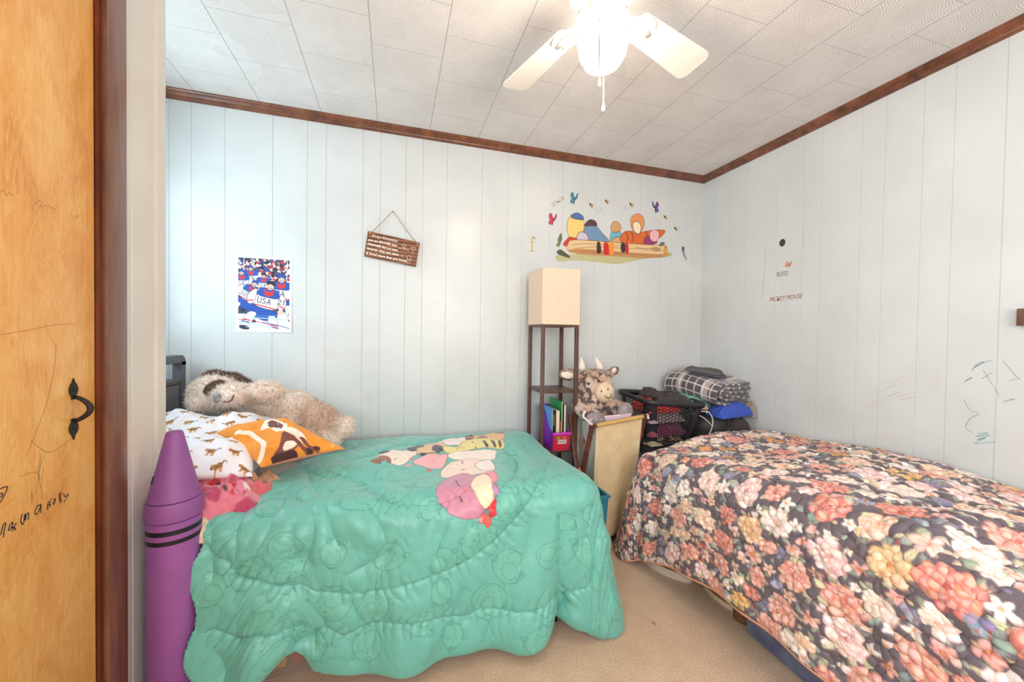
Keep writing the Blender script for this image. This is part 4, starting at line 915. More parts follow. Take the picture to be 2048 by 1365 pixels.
tubeobj('mouth', [(-0.7342, 2.02, 0.9014), (-0.7043, 2.0, 0.8993), (-0.6837, 1.99, 0.9114), (-0.6755, 1.988, 0.9337)], .003, M('brown_thread', (110, 80, 64), .8), bear, 6)

# ---- clear tote under the bed, and what shows through it
m_clear = M('clear_plastic', (214, 190, 172), .15, .02, 5, alpha=.22)
tote = empty('storage_tote', (-.33, 1.66, 0), 'clear storage tote with orange things inside under the teal comforter', 'storage box')
bm = bmesh.new()
for lo, hi in (((-.62, 1.500, .004), (-.145, 1.504, .165)), ((-.62, 1.86, .004), (-.145, 1.864, .165)), ((-.62, 1.504, .004), (-.616, 1.86, .165)), ((-.149, 1.504, .004), (-.145, 1.86, .165)), ((-.616, 1.504, .004), (-.149, 1.86, .008))):
    addprism(bm, lo, hi)
bmobj('body', bm, m_clear, tote)
span('lid', (-.628, 1.492, .166), (-.137, 1.872, .182), M('amber_plastic_lid', (186, 96, 60), .3, .04, 5, alpha=.85), tote, .004)
span('rim', (-.626, 1.494, .150), (-.139, 1.4995, .1655), M('amber_plastic_rim', (190, 110, 74), .3, .04, 5, alpha=.8), tote, .002)
for i, (x, w, hh, c, nm) in enumerate(((-.56, .09, .11, (206, 96, 40), 'orange'), (-.46, .07, .13, (232, 196, 150), 'cream'), (-.385, .05, .10, (222, 160, 60), 'yellow'), (-.325, .045, .12, (196, 70, 36), 'red'), (-.27, .04, .09, (226, 214, 200), 'white'), (-.215, .05, .12, (92, 66, 52), 'brown'))):
    tag(span('toy_block', (x - w / 2, 1.52 + .01 * i, .009), (x + w / 2, 1.62 + .01 * i, .009 + hh), M('toy_' + nm, c, .5), None, .005), f'{nm} toy block inside the clear tote under the bed', 'toy block', 'toy blocks in the clear tote')
tag(heap('sock', (-.085, 1.56, .001), .035, .05, .035, (214, 150, 96), m_fleece, .3, 5, 30), 'small orange sock on the carpet beside the tote', 'sock')
# ================================================================== THE FLORAL BED
bed2 = empty('bed', (1.82, .85, 0), 'low single bed frame along the right wall under the floral quilt', 'bed')
for nm, lo, hi in (('side_rail', (1.40, -.10, .22), (1.425, 1.70, .30)), ('side_rail', (2.22, -.10, .22), (2.245, 1.70, .30)), ('foot_rail', (1.426, 1.675, .22), (2.219, 1.70, .30)), ('slat_base', (1.426, -.10, .285), (2.219, 1.674, .305))):
    span(nm, lo, hi, m_black, bed2)
for x, y in ((1.4125, 1.66), (2.2325, 1.66), (1.4125, -.06), (2.2325, -.06)): span('leg', (x - .02, y - .02, 0), (x + .02, y + .02, .219), m_black, bed2)
tag(span('mattress', (1.40, -.12, .306), (2.265, 1.715, .538), m_mat, None, .03), 'white single mattress hidden under the floral quilt', 'mattress')

FR = .0031
pq = Paint(-.05, FU1 + FLN, -2.255, FV1 + FLN, FR, (108, 97, 104))
U, V = pq.X, pq.Y
pq.c *= (1 + .10 * (fbm(U * 30, V * 30, 3, 5) - .5))[..., None]
g = np.random.default_rng(21)
PAL = [((232, 164, 148), (246, 208, 194), (196, 98, 84)), ((222, 140, 126), (242, 190, 176), (178, 82, 72)), ((240, 206, 180), (250, 232, 216), (214, 138, 104)), ((244, 230, 220), (254, 247, 240), (220, 150, 130)),
       ((236, 196, 152), (248, 222, 188), (206, 126, 78)), ((242, 214, 208), (252, 238, 232), (216, 124, 116))]
spots = []
def free(x, y, r, k=1.0): return all((x - a) ** 2 + (y - b) ** 2 > ((r + c) * k) ** 2 for a, b, c in spots)
def jit(c, s=12): return np.clip(np.array(c) + g.normal(0, s, 3) * .6 + g.normal(0, s * .6), 0, 255)
def leaf(x, y, L, a):
    c = jit([(182, 188, 168), (206, 204, 176), (150, 162, 146), (222, 206, 172), (168, 176, 170)][int(g.integers(0, 5))], 8)
    dx, dy = math.cos(a), math.sin(a); k = L * .27
    pts = [(x, y), (x + dx * L * .4 - dy * k, y + dy * L * .4 + dx * k), (x + dx * L, y + dy * L), (x + dx * L * .45 + dy * k, y + dy * L * .45 - dx * k)]
    pq.poly(pts, c, 1, None, .002, 4); pq.line([(x, y), (x + dx * L * .85, y + dy * L * .85)], .002, c * .78, .8)
def bloom(x, y, R, pal, squash, a0):
    mid, hi, deep = pal; sa = lambda r, t: (x + r * math.cos(t) * math.cos(a0) - r * squash * math.sin(t) * math.sin(a0), y + r * math.cos(t) * math.sin(a0) + r * squash * math.sin(t) * math.cos(a0))
    for ring, (rr, n, pr) in enumerate(((.70, 9, .34), (.50, 8, .30), (.30, 6, .24), (.13, 4, .17))):
        off = g.uniform(0, 6)
        for k in range(n):
            t = off + 2 * PI * (k + g.uniform(-.2, .2)) / n; px, py = sa(R * rr, t); w = R * pr * g.uniform(.8, 1.2)
            base = jit(mid, 10) * (1 - .07 * ring) + np.array(deep) * (.07 * ring)
            pq.ell(px, py, w * 1.12, w * .92, np.array(deep) * .85 + np.array(mid) * .15, t, .55); pq.ell(px, py, w, w * .82, base, t)
            qx, qy = sa(R * (rr + pr * .35), t); pq.ell(qx, qy, w * .6, w * .42, jit(hi, 8), t, .85)
            ux, uy = sa(R * (rr - pr * .45), t); pq.ell(ux, uy, w * .35, w * .28, deep, t, .55)
    for k in range(7): t = g.uniform(0, 6.3); px, py = sa(R * .10, t); pq.ell(px, py, R * .035, R * .03, deep)
def daisy(x, y, R, pal, n=6):
    mid, hi, deep = pal; a0 = g.uniform(0, 6); sq = g.uniform(.75, 1)
    for k in range(n):
        t = a0 + 2 * PI * k / n; px, py = x + R * .55 * math.cos(t), y + R * .55 * math.sin(t) * sq
        pq.ell(px, py, R * .47, R * .30, np.array(mid) * .85, t, .6); pq.ell(px, py, R * .44, R * .27, jit(hi, 8), t)
        pq.line([(x, y), (x + R * .5 * math.cos(t), y + R * .5 * math.sin(t) * sq)], R * .09, deep, .5)
    pq.ell(x, y, R * .20, R * .18, deep); pq.ell(x, y, R * .10, R * .09, (244, 206, 120))
def cluster(x, y, R, c):
    for k in range(int(14 + R * 500)):
        t, r = g.uniform(0, 6.3), R * math.sqrt(g.uniform(0, 1)); cc = jit(c, 16); px, py = x + r * math.cos(t), y + r * math.sin(t) * .8
        for q in range(4): pq.ell(px + .006 * math.cos(q * 1.57 + t), py + .006 * math.sin(q * 1.57 + t), .0058, .0044, cc, q * 1.57 + t)
        pq.ell(px, py, .0028, .0028, (190, 90, 50))
ux0, ux1, vy0, vy1 = -.05, FU1 + FLN, -2.25, FV1 + FLN
todo = []
for R, tries, kind, gap in ((.058, 420, 'B', .95), (.043, 800, 'B', .92), (.033, 1600, 'M', .90), (.024, 3600, 'S', .86), (.016, 7000, 'T', .86), (.011, 8000, 'L', .84)):
    for k in range(tries):
        x, y = g.uniform(ux0, ux1), g.uniform(vy0, vy1); r = R * g.uniform(.88, 1.12)
        if free(x, y, r, gap): spots.append((x, y, r)); todo.append((kind, x, y, r))
for kind, x, y, r in todo:
    if kind in 'BM':
        for k in range(int(g.integers(2, 5))): a = g.uniform(0, 6.3); leaf(x + r * .75 * math.cos(a), y + r * .75 * math.sin(a), r * g.uniform(.5, .75) if r > .037 else r * .8, a + g.uniform(-.5, .5))
for kind, x, y, r in todo:
    pal = PAL[int(g.choice(6, p=[.28, .20, .13, .20, .04, .15]))]
    if kind == 'B':
        if g.random() < .09: cluster(x, y, r * .85, [(240, 198, 134), (232, 172, 108)][int(g.integers(0, 2))])
        else: bloom(x, y, r, pal, g.uniform(.72, 1.0), g.uniform(0, 3))
    elif kind == 'M': (daisy if g.random() < .55 else (lambda a, b, c, d: bloom(a, b, c, d, .85, 0)))(x, y, r, pal)
    elif kind == 'S':
        if g.random() < .25: cluster(x, y, r * .7, [(150, 152, 174), (164, 166, 184)][int(g.integers(0, 2))])
        else: daisy(x, y, r, pal, 5)
    elif kind == 'T':
        q = g.random()
        if q < .58: leaf(x - r * .8, y, r * 1.8, g.uniform(0, 6.3))
        else: daisy(x, y, r, PAL[int(g.choice([0, 2, 3, 5, 5, 3]))], 5)
    else:
        if g.random() < .5: leaf(x, y, r * 1.6, g.uniform(0, 6.3))
        else: pq.ell(x, y, r * .5, r * .45, jit([(214, 110, 92), (146, 150, 176), (238, 206, 170)][int(g.integers(0, 3))], 10))
# quilting: stitched worm-like contours raise soft pads; a few body folds
w1 = fbm(U * 25, V * 25, 2, 31); w2 = fbm(U * 25 + 40, V * 25 + 11, 2, 47)
h = .013 * np.minimum(1, np.abs(w1 - .5) * 9) ** .7 + .010 * np.minimum(1, np.abs(w2 - .5) * 9) ** .7
h += .010 * (fbm(U * 4, V * 6, 3, 71) - .5) + .004 * (1 - 4 * np.abs(fbm(U * 9 + V * 5, V * 11, 2, 77) - .5))
for pts, amp, wd in (([(0.8615, -1.4179), (0.7821, -1.4878), (0.7127, -1.5598), (0.6656, -1.6444)], .016, .05), ([(0.9087, -1.3988), (0.8094, -1.4687), (0.7549, -1.5767), (0.74, -1.7207)], -.014, .028), ([(0.673, -1.3417), (0.6556, -1.4814), (0.611, -1.5809), (0.5787, -1.6148)], .020, .05),
                     ([(1.7545, -1.3586), (1.6305, -1.1765), (1.6057, -0.9881), (1.5908, -0.8293)], -.030, .022), ([(1.5412, -1.24), (1.3676, -1.1215), (1.2832, -0.9838)], .010, .05), ([(1.9877, -1.0939), (1.9331, -0.9796), (1.7297, -0.8251)], .012, .02)):
    d, s, L = segdist(U, V, spline(pts, 4)); h += amp * np.exp(-(d / wd) ** 2)
x, y, z, s, t = flor_base(U, V)
P = np.stack([x, y, z], -1); N = nrm_grid(P)
if N[40, 100, 2] < 0: N = -N
edge = np.clip(np.minimum.reduce([(U.max() - U), (V.max() - V)]) / .03, 0, 1) ** .5
P = P + N * ((h - .008) * edge)[..., None]; P[..., 2] = np.maximum(P[..., 2], .008); P[..., 0] = np.minimum(P[..., 0], XR - .012)
m_quilt = M('floral_quilt_cotton', (255, 255, 255), .8, .06, 40, .4, 420, sheen=.15, attr=True)
qo = empty('quilt', (1.80, .9, .6), 'dark floral quilt with coral and cream flowers spread over the right-hand bed', 'quilt')
gridobj('quilt_cover', P, m_quilt, qo, pq.lin(), None, False, True, .010)
m_pipe = M('peach_binding', (232, 170, 138), .8, .06, 60, .3)
rim = np.concatenate([P[-1, ::4], P[::-1, -1][::4]])
rim[:, 2] = np.maximum(rim[:, 2] - .008, .010)
tubeobj('binding', rim, .0095, m_pipe, qo, 6)

# ---- what stands under that bed: sneakers, a sandal, a wedge shoe and a storage bag
m_rub = M('white_rubber', (222, 206, 190), .6, .05, 40); m_canvas = M('black_canvas', (44, 40, 42), .9, .12, 60, .4, 400); m_cork = wood('brown_cork', (120, 84, 54), (170, 124, 84), (1, 1, 1), .7, 60); m_leath = M('brown_suede', (112, 78, 56), .8, .12, 40, .3)
def foot_outline(L, W, n=40):
    a = np.linspace(0, 2 * PI, n, endpoint=False); x = L / 2 * np.cos(a); y = W / 2 * np.sin(a) * (1 + .16 * np.cos(a)) * (1 - .10 * np.cos(2 * a))
    return np.stack([x, y], 1)
def loftobj(name, layers, mat, parent):
    """layers: list of (outline (n,2), z or (n,) heights)"""
    n = len(layers[0][0]); V = []
    for ol, z in layers: V.append(np.column_stack([ol, np.broadcast_to(z, (n,))]))
    F = [(k * n + i, k * n + (i + 1) % n, (k + 1) * n + (i + 1) % n, (k + 1) * n + i) for k in range(len(layers) - 1) for i in range(n)]
    F += [tuple(range(n))[::-1], tuple((len(layers) - 1) * n + i for i in range(n))]
    bm = bmesh.new(); vs = [bm.verts.new(v) for v in np.concatenate(V)]
    for f in F: bm.faces.new([vs[i] for i in f])
    o = bmobj(name, bm, mat, None, True); o.parent = parent; return o
def sneaker(loc, rot, label, group=None):
    e = empty('sneaker', loc, label, 'shoe', group); e.rotation_euler = (0, 0, rot)
    ol = foot_outline(.27, .098)
    loftobj('sole', [(ol * .97, 0), (ol, .004), (ol, .028), (ol * .985, .034)], m_rub, e)
    xs = ol[:, 0]; top = np.where(xs > .03, .075 - (xs - .03) * .28, .075 + np.clip(-xs - .02, 0, .1) * .1)
    loftobj('upper', [(ol * .965, .0345), (ol * .96 , .05), (ol * np.array([.93, .80]), .052 + (top - .05) * .6), (ol * np.array([.84, .52]), top)], m_canvas, e)
    loftobj('heel_stripe', [(ol * .972, .0345), (ol * .972, .040)], m_rub, e)
    for k in range(4): 
        t = tubeobj('lace', [(.035 + k * .014, -.022, .0735 - k * .003), (.035 + k * .014, 0, .0815 - k * .004), (.035 + k * .014, .022, .0735 - k * .003)], .0028, m_rub, None, 6); t.parent = e
    return e
sneaker((1.372, 1.662, 0), math.radians(112), 'black sneaker with thick white sole poking out from under the floral quilt edge')
sneaker((1.425, 1.800, 0), math.radians(168), 'black sneaker farther back beneath the foot corner of the floral quilt')
sd = empty('sandal', (1.488, 1.425, 0), 'brown suede slip-on sandal with pale sole under the floral quilt', 'shoe'); sd.rotation_euler = (0, 0, math.radians(80))
ol = foot_outline(.25, .095)
loftobj('sole', [(ol * .97, 0), (ol, .004), (ol, .020), (ol * .98, .022)], M('cream_sole', (226, 206, 180), .7), sd)
loftobj('footbed', [(ol * .95, .0225), (ol * .94, .032), (ol * .88, .034)], m_cork, sd)
loftobj('upper', [(ol[:, :] * np.array([.42, 1.0]) + np.array([.055, 0]), .034), (ol * np.array([.40, .98]) + np.array([.055, 0]), .055), (ol * np.array([.34, .72]) + np.array([.05, 0]), .075)], m_leath, sd)
wg = empty('wedge_shoe', (1.452, 1.275, 0), 'brown stacked-heel wedge shoe standing between the sandal and the blue-grey bag', 'shoe'); wg.rotation_euler = (0, 0, math.radians(85))
heel = foot_outline(.085, .066)
loftobj('heel', [(heel * .9, 0), (heel, .075), (heel * 1.06, .105)], wood('stacked_heel', (98, 70, 50), (142, 104, 76), (1, 1, 12), .6, 20), wg)
fo = foot_outline(.20, .078) + np.array([.075, 0]); zt_ = np.clip(.107 - np.maximum(0, fo[:, 0] - .03) * .5, .02, .107)
loftobj('shoe_upper', [(fo, zt_ - .008), (fo, zt_ + .004), (fo * .93, zt_ + .03)], m_leath, wg)
q = NT('blue_grey_pvc'); b = q.b
q.l(q.ramp(q.noise(18, 3), [(.3, rgba((88, 96, 132))), (.7, rgba((120, 128, 160)))]), b.inputs['Base Color']); b.inputs['Roughness'].default_value = .3
bag = empty('underbed_bag', (1.60, .72, 0), 'blue-grey plastic storage bag lying on the carpet under the floral quilt', 'storage bag')
span('body', (1.395, .12, .002), (2.15, 1.215, .185), q.m, bag, .022)
tubeobj('piping', [(1.397, 1.185, .163), (1.397, .15, .163)], .005, M('pale_piping', (150, 156, 182), .4), bag, 6)

# ================================================================== SHELF LAMP AND BOOK BIN
m_esp = wood('espresso_wood', (62, 38, 30), (100, 68, 56), (1, 1, .2), .4, 40)
lx0, lx1, ly0, ly1 = .838, 1.080, 2.13, 2.375
lamp = empty('floor_lamp', ((lx0 + lx1) / 2, (ly0 + ly1) / 2, 0), 'tall espresso shelf floor lamp with a square linen shade beside the teal bed', 'lamp')
pw = .021
for x in (lx0, lx1 - pw):
    for y in (ly0, ly1 - pw): span('post', (x, y, 0), (x + pw, y + pw, 1.268), m_esp, lamp, .0015)
for z in (.06, .505, .868): span('shelf', (lx0 + .006, ly0 + .006, z), (lx1 - .006, ly1 - .006, z + .016), m_esp, lamp, .001)
bm = bmesh.new()
for lo, hi in (((lx0, ly0, 1.2685), (lx1, ly0 + pw, 1.282)), ((lx0, ly1 - pw, 1.2685), (lx1, ly1, 1.282)), ((lx0, ly0 + pw, 1.2685), (lx0 + pw, ly1 - pw, 1.282)), ((lx1 - pw, ly0 + pw, 1.2685), (lx1, ly1 - pw, 1.282)), ((lx0 + pw, (ly0 + ly1) / 2 - .01, 1.2685), (lx1 - pw, (ly0 + ly1) / 2 + .01, 1.280))): addprism(bm, lo, hi)
bmobj('top_frame', bm, m_esp, lamp)
q = NT('linen_shade'); b = q.b
wv = q.n('TexWave', wave_type='BANDS', bands_direction='Z'); wv.inputs['Scale'].default_value = 130; wv.inputs['Distortion'].default_value = 1.2; q.l(q.tc.outputs['Object'], wv.inputs['Vector'])
nz = q.noise(1, 3, .6, q.mapping((30, 30, 500)))
q.l(q.ramp(nz, [(.3, rgba((226, 196, 170))), (.7, rgba((238, 214, 192)))]), b.inputs['Base Color']); b.inputs['Roughness'].default_value = .9
q.l(q.bump(nz, .2, .001), b.inputs['Normal']); m_linen = q.m
bm = bmesh.new(); e = .004; z0, z1 = 1.283, 1.618
for lo, hi in (((lx0 - .002, ly0 - .002, z0), (lx1 + .002, ly0 + e, z1)), ((lx0 - .002, ly1 - e, z0), (lx1 + .002, ly1 + .002, z1)), ((lx0 - .002, ly0 + e, z0), (lx0 + e, ly1 - e, z1)), ((lx1 - e, ly0 + e, z0), (lx1 + .002, ly1 - e, z1))): addprism(bm, lo, hi)
sh = bmobj('lamp_shade', bm, m_linen, lamp)
for z in (z0, z1 - .006):
    bmh = bmesh.new()
    for lo, hi in (((lx0 - .003, ly0 - .003, z), (lx1 + .003, ly0 - .0021, z + .006)), ((lx0 - .003, ly0 - .0021, z), (lx0 - .0021, ly1 + .003, z + .006))): addprism(bmh, lo, hi)
    bmobj('shade_hem', bmh, m_linen, sh)
latheobj('light_bulb', [(.012, 1.283), (.014, 1.32), (.030, 1.37), (.026, 1.40), (.008, 1.415)], ((lx0 + lx1) / 2, (ly0 + ly1) / 2, 0), M('unlit_bulb', (236, 234, 228), .2), lamp, 20)
# purple book bin
m_bin = M('purple_bin_plastic', (138, 42, 176), .35, .05, 10); m_binf = M('magenta_bin_front', (196, 40, 96), .4, .05)
zb = .5215; bx0, bx1, by0, by1 = .915, 1.022, 2.112, 2.355
bn = empty('book_bin', ((bx0 + bx1) / 2, 2.22, zb), 'purple plastic book bin with a red label on the lamp shelf', 'book bin')
def prof_side(x0, x1):
    pts = [(by0 + .012, zb), (by1, zb), (by1 + .004, zb + .245), (by1 - .03, zb + .245)] + [(by1 - .03 - .15 * t, zb + .245 - .125 * (3 * t * t - 2 * t ** 3)) for t in np.linspace(.15, 1, 9)] + [(by0 - .004, zb + .112)]
    bm = bmesh.new(); n = len(pts)
    a = [bm.verts.new((x0, y, z)) for y, z in pts]; b_ = [bm.verts.new((x1, y, z)) for y, z in pts]
    bm.faces.new(a); bm.faces.new(b_)
    for i in range(n): bm.faces.new([a[i], a[(i + 1) % n], b_[(i + 1) % n], b_[i]])
    return bm
bmobj('side_panel', prof_side(bx0, bx0 + .004), m_bin, bn); bmobj('side_panel', prof_side(bx1 - .004, bx1), m_bin, bn)
bm = bmesh.new(); addprism(bm, (bx0 + .004, by0 + .012, zb), (bx1 - .004, by1, zb + .004)); addprism(bm, (bx0 + .004, by1 - .001, zb + .004), (bx1 - .004, by1 + .003, zb + .243)); bmobj('back_panel', bm, m_bin, bn)
def slab(name, quad, th, mat, parent):
    quad = np.array(quad, float); n = np.cross(quad[1] - quad[0], quad[3] - quad[0]); n /= np.linalg.norm(n)
    V = np.concatenate([quad, quad + n * th]); return pyobj(name, V, [(3, 2, 1, 0), (4, 5, 6, 7), (0, 1, 5, 4), (1, 2, 6, 5), (2, 3, 7, 6), (3, 0, 4, 7)], mat, parent)
fp = slab('front_panel', [(bx0, by0 + .012, zb), (bx1, by0 + .012, zb), (bx1 + .003, by0 - .004, zb + .105), (bx0 - .003, by0 - .004, zb + .105)], -.004, m_binf, bn)
span('front_lip', (bx0 - .004, by0 - .013, zb + .100), (bx1 + .004, by0 + .003, zb + .114), M('magenta_lip', (206, 62, 190), .35), bn, .004)
fpt = lambda u, v, o=.0008: (bx0 + (bx1 - bx0) * u, by0 + .012 - .016 * v - o, zb + .105 * v)
m_paper = M('paper_label', (238, 230, 214), .7); m_red = M('red_label', (204, 44, 60), .5)
lb = slab('label', [fpt(.12, .05), fpt(.86, .05), fpt(.90, .90), (fpt(.10, .90))], .0006, m_red, bn)
slab('barcode_patch', [fpt(.28, .42, .0018), fpt(.80, .42, .0018), fpt(.80, .66, .0018), fpt(.28, .66, .0018)], .0006, m_paper, lb)
ps = []
for k, w in enumerate((.016, .03, .012, .022, .012, .034, .014, .02, .016, .03, .014)):
    u = .32 + k * .042; V = [fpt(u, .46, .0026), fpt(u + w, .46, .0026), fpt(u + w, .63, .0026), fpt(u, .63, .0026)]; ps.append((np.array(V), [(0, 1, 2, 3)]))
V, F = join_vf(ps); pyobj('barcode', V, F, m_black, lb)
slab('picture_patch', [fpt(.18, .70, .0018), fpt(.40, .70, .0018), fpt(.40, .88, .0018), fpt(.18, .88, .0018)], .0006, M('olive_patch', (150, 150, 60), .6), lb)
ps = []
for k in range(4): V = [fpt(.50, .73 + .04 * k, .002), fpt(.82 - .05 * (k % 2), .73 + .04 * k, .002), fpt(.82 - .05 * (k % 2), .745 + .04 * k, .002), fpt(.50, .745 + .04 * k, .002)]; ps.append((np.array(V), [(0, 1, 2, 3)]))
V, F = join_vf(ps); pyobj('small_print', V, F, M('pink_print', (240, 150, 150), .6), lb)
# books standing in the bin
m_pages = M('book_pages', (232, 218, 196), .8, .06, 200)
def book(x0, x1, y0, y1, z1, cover, label, spine=None, tilt=0):
    e = empty('book', ((x0 + x1) / 2, (y0 + y1) / 2, zb + .006), label, 'book', 'books in the purple bin'); z0 = zb + .006
    c = .0012; mc = M('book_cover', cover, .4, .04, 14)
    bm = bmesh.new(); addprism(bm, (x0, y0, z0), (x0 + c, y1, z1)); addprism(bm, (x1 - c, y0, z0), (x1, y1, z1)); addprism(bm, (x0 + c, y1 - c, z0), (x1 - c, y1, z1))
    bmobj('cover', bm, mc, e); span('pages', (x0 + c, y0 + .003, z0 + .001), (x1 - c, y1 - c, z1 - .003), m_pages, e, .0003)
    if spine: span('cover_picture', (x0 - .0006, y0 + .02, z1 - .10), (x0 - .0001, y1 - .05, z1 - .03), M('cover_art', spine, .5, .3, 40), e, .0002)
    return e
book(.924, .930, 2.16, 2.33, zb + .250, (96, 160, 222), 'thin pale blue book leaning at the left of the purple bin')
book(.934, .941, 2.19, 2.34, zb + .225, (70, 130, 200), 'thin mid blue book second from the left in the purple bin')
book(.946, .972, 2.15, 2.34, zb + .238, (92, 84, 72), 'thick brown paperback with yellow picture in the middle of the purple bin', (226, 190, 110))
book(.976, .982, 2.145, 2.30, zb + .175, (206, 76, 56), 'low red book standing right of the thick paperback', (240, 214, 190))
book(.986, .994, 2.16, 2.345, zb + .290, (44, 152, 86), 'tall green book rising highest from the purple bin')
book(.998, 1.013, 2.150, 2.345, zb + .272, (56, 42, 36), 'dark brown book at the right end of the purple bin')

# ================================================================== THE CORNER HEAP
# wooden folding hamper with a cream canvas front
m_canv = M('cream_canvas', (214, 190, 150), .85, .08, 14, .3, 300); m_canv2 = M('pale_canvas_side', (204, 206, 192), .85, .06, 14, .3, 300); m_lil = M('lilac_lining', (222, 196, 214), .8, .05, 16, .2)
m_wal = wood('reddish_frame_wood', (74, 38, 30), (120, 68, 54), (1, 1, 1), .4, 40)
hm = empty('laundry_hamper', (1.25, 2.06, 0), 'folding wooden laundry hamper with hanging cream canvas bag, plush cow inside', 'laundry hamper')
A, B = np.array((1.1037, 1.94, 0.7053)), np.array((1.411, 1.94, 0.7416)); Bk = np.array([0, .24, .015])
n1, n2 = 40, 50
u, v = np.meshgrid(np.linspace(0, 1, n1), np.linspace(0, 1, n2))
bag_f = A + (B - A) * (u[..., None] * (1 - .16 * v[..., None]) + .02 * v[..., None]); bag_f[..., 2] -= v * .67
bag_f[..., 1] += .02 * v + .010 * np.sin(u * 9 + 1) * v + .012 * fbm(u * 4, v * 5, 3, 4) - .014 * np.exp(-((u - .12) / .08) ** 2) * v
gridobj('front_panel', bag_f, m_canv, hm, None, None, False, False, .003)
sleeve = np.array([A + (B - A) * t + np.array([0, 0, .004]) for t in np.linspace(-.0, 1.0, 12)])
tubeobj('front_sleeve', sleeve, .013, M('ochre_canvas_hem', (196, 160, 100), .85, .06, 20, .3), hm, 12)
side = np.array([[A + Bk * b_ + np.array([.012 + .02 * math.sin(b_ * 3) * c_, .006, -.67 * c_]) + (B - A) * .02 * c_ for b_ in np.linspace(0, 1, 16)] for c_ in np.linspace(0.02, 1, 30)])
gridobj('side_panel', side, m_canv2, hm, None, None, False, False, .003)
right_s = np.array([[B + Bk * b_ + np.array([-.012, .006, -.67 * c_]) - (B - A) * .14 * c_ for b_ in np.linspace(0, 1, 8)] for c_ in np.linspace(0.02, 1, 14)])
gridobj('side_panel', right_s, m_canv2, hm, None, None, False, True, .003)
back_s = np.array([[A + Bk + (B - A) * a_ + np.array([0, 0, -.67 * c_]) for a_ in np.linspace(0, 1, 8)] for c_ in np.linspace(0, 1, 10)])
gridobj('back_panel', back_s, m_canv2, hm, None, None, False, False, .003)
lin_g = np.array([[A + (B - A) * a_ * 1.0 + np.array([0, .035 + .01 * math.sin(a_ * 6), .030 * (1 - c_) * (1 - .4 * a_) + .002]) + np.array([0, .012 * c_, -.05 * c_]) for a_ in np.linspace(-.12, .78, 24)] for c_ in np.linspace(0, 1, 10)])
gridobj('lining', lin_g, m_lil, hm, None, None, False, False, .006)
tubeobj('lining_hem', lin_g[0] + np.array([0, -.003, .002]), .006, m_lil, hm, 8)
d = (B - A) / np.linalg.norm(B - A)
tubeobj('rail', [A - d * .045, B + d * .02], .009, m_wal, hm, 10); tubeobj('rail', [A + Bk - d * .045, B + Bk + d * .02], .009, m_wal, hm, 10)
for off, s in ((-.030, 1), (-.048, -1)):
    p0 = A - d * (-off) * 1.0 if s > 0 else A + Bk - d * .048
    p0 = A + d * off if s > 0 else A + Bk + d * off
    p1 = (A + Bk * 1.0 + d * off) if s > 0 else (A + d * off)
    p1 = np.array([p1[0], p1[1], .012])
    bm = bmesh.new(); dirv = Vector(p1 - p0); L = dirv.length; Mx = dirv.to_track_quat('Z', 'X').to_matrix().to_4x4()
    bbox(bm, tuple((p0 + p1) / 2), (.014, .028, L + .03), bevel=.004, M4=Mx); bmobj('leg', bm, m_wal, hm, True)
for off in (.012,):
    for p0, p1 in ((B + d * off, B + Bk + d * off), (B + Bk + d * (off + .016), B + d * (off + .016))):
        p1 = np.array([p1[0], p1[1], .012]); bm = bmesh.new(); dirv = Vector(p1 - p0); Mx = dirv.to_track_quat('Z', 'X').to_matrix().to_4x4()
        bbox(bm, tuple((p0 + p1) / 2), (.012, .028, dirv.length + .03), bevel=.004, M4=Mx); bmobj('leg', bm, m_wal, hm, True)
rp = spline([A + d * -.03 + np.array([0, .0, .012]), A + np.array([-.055, .0, .03]), A + np.array([-.075, .02, .055]), A + np.array([-.05, .05, .075]), A + np.array([-.02, .10, .06])], 10)
tw = np.arange(len(rp)); rope = []
for ph in (0, 2.1, 4.2): rope.append(tube_vf(rp + .0045 * np.stack([np.cos(tw * .9 + ph), np.sin(tw * .9 + ph), np.sin(tw * .9 + ph)], 1), .0042, 6))
rp2 = spline([B + d * .02, B + np.array([.03, 0, .012]), B + np.array([.036, 0, -.012])], 8)
V, F = join_vf(rope); m_rope = M('twisted_white_rope', (222, 212, 206), .9, .15, 120); pyobj('rope_handle', V, F, m_rope, hm, True); tubeobj('rope_knot', rp2, .008, m_rope, hm, 6)

# plush cow sitting in the hamper
q = NT('mottled_plush'); b = q.b
n_ = q.noise(25, 2, .5, None, .3); n2_ = q.noise(60, 3, .6); n4_ = q.noise(7, 2)
base = q.ramp(n4_, [(.38, rgba((214, 192, 180))), (.62, rgba((196, 154, 122)))])
dk_ = q.ramp(n2_, [(.3, rgba((78, 66, 64))), (.7, rgba((112, 96, 90)))])
ms = q.ramp(n_, [(.49, (0, 0, 0, 1)), (.57, (1, 1, 1, 1))])
q.l(q.mix(ms, base, dk_), b.inputs['Base Color']); b.inputs['Roughness'].default_value = .95; b.inputs['Sheen Weight'].default_value = .4
q.l(q.bump(q.noise(260, 3), .5, .004), b.inputs['Normal']); m_cow = q.m
m_suede = M('beige_suede', (222, 198, 170), .9, .04, 30, .25, 400, sheen=.3); m_pad = M('grey_plush', (176, 166, 170), .95, .25, 30, .5, 300, sheen=.4); m_cream = M('cream_felt', (238, 226, 212), .9, .05, 40)
cow = empty('plush_cow', (1.2114, 2.15, 0.707), 'mottled brown and grey plush cow with beige muzzle sitting in the hamper', 'stuffed animal')
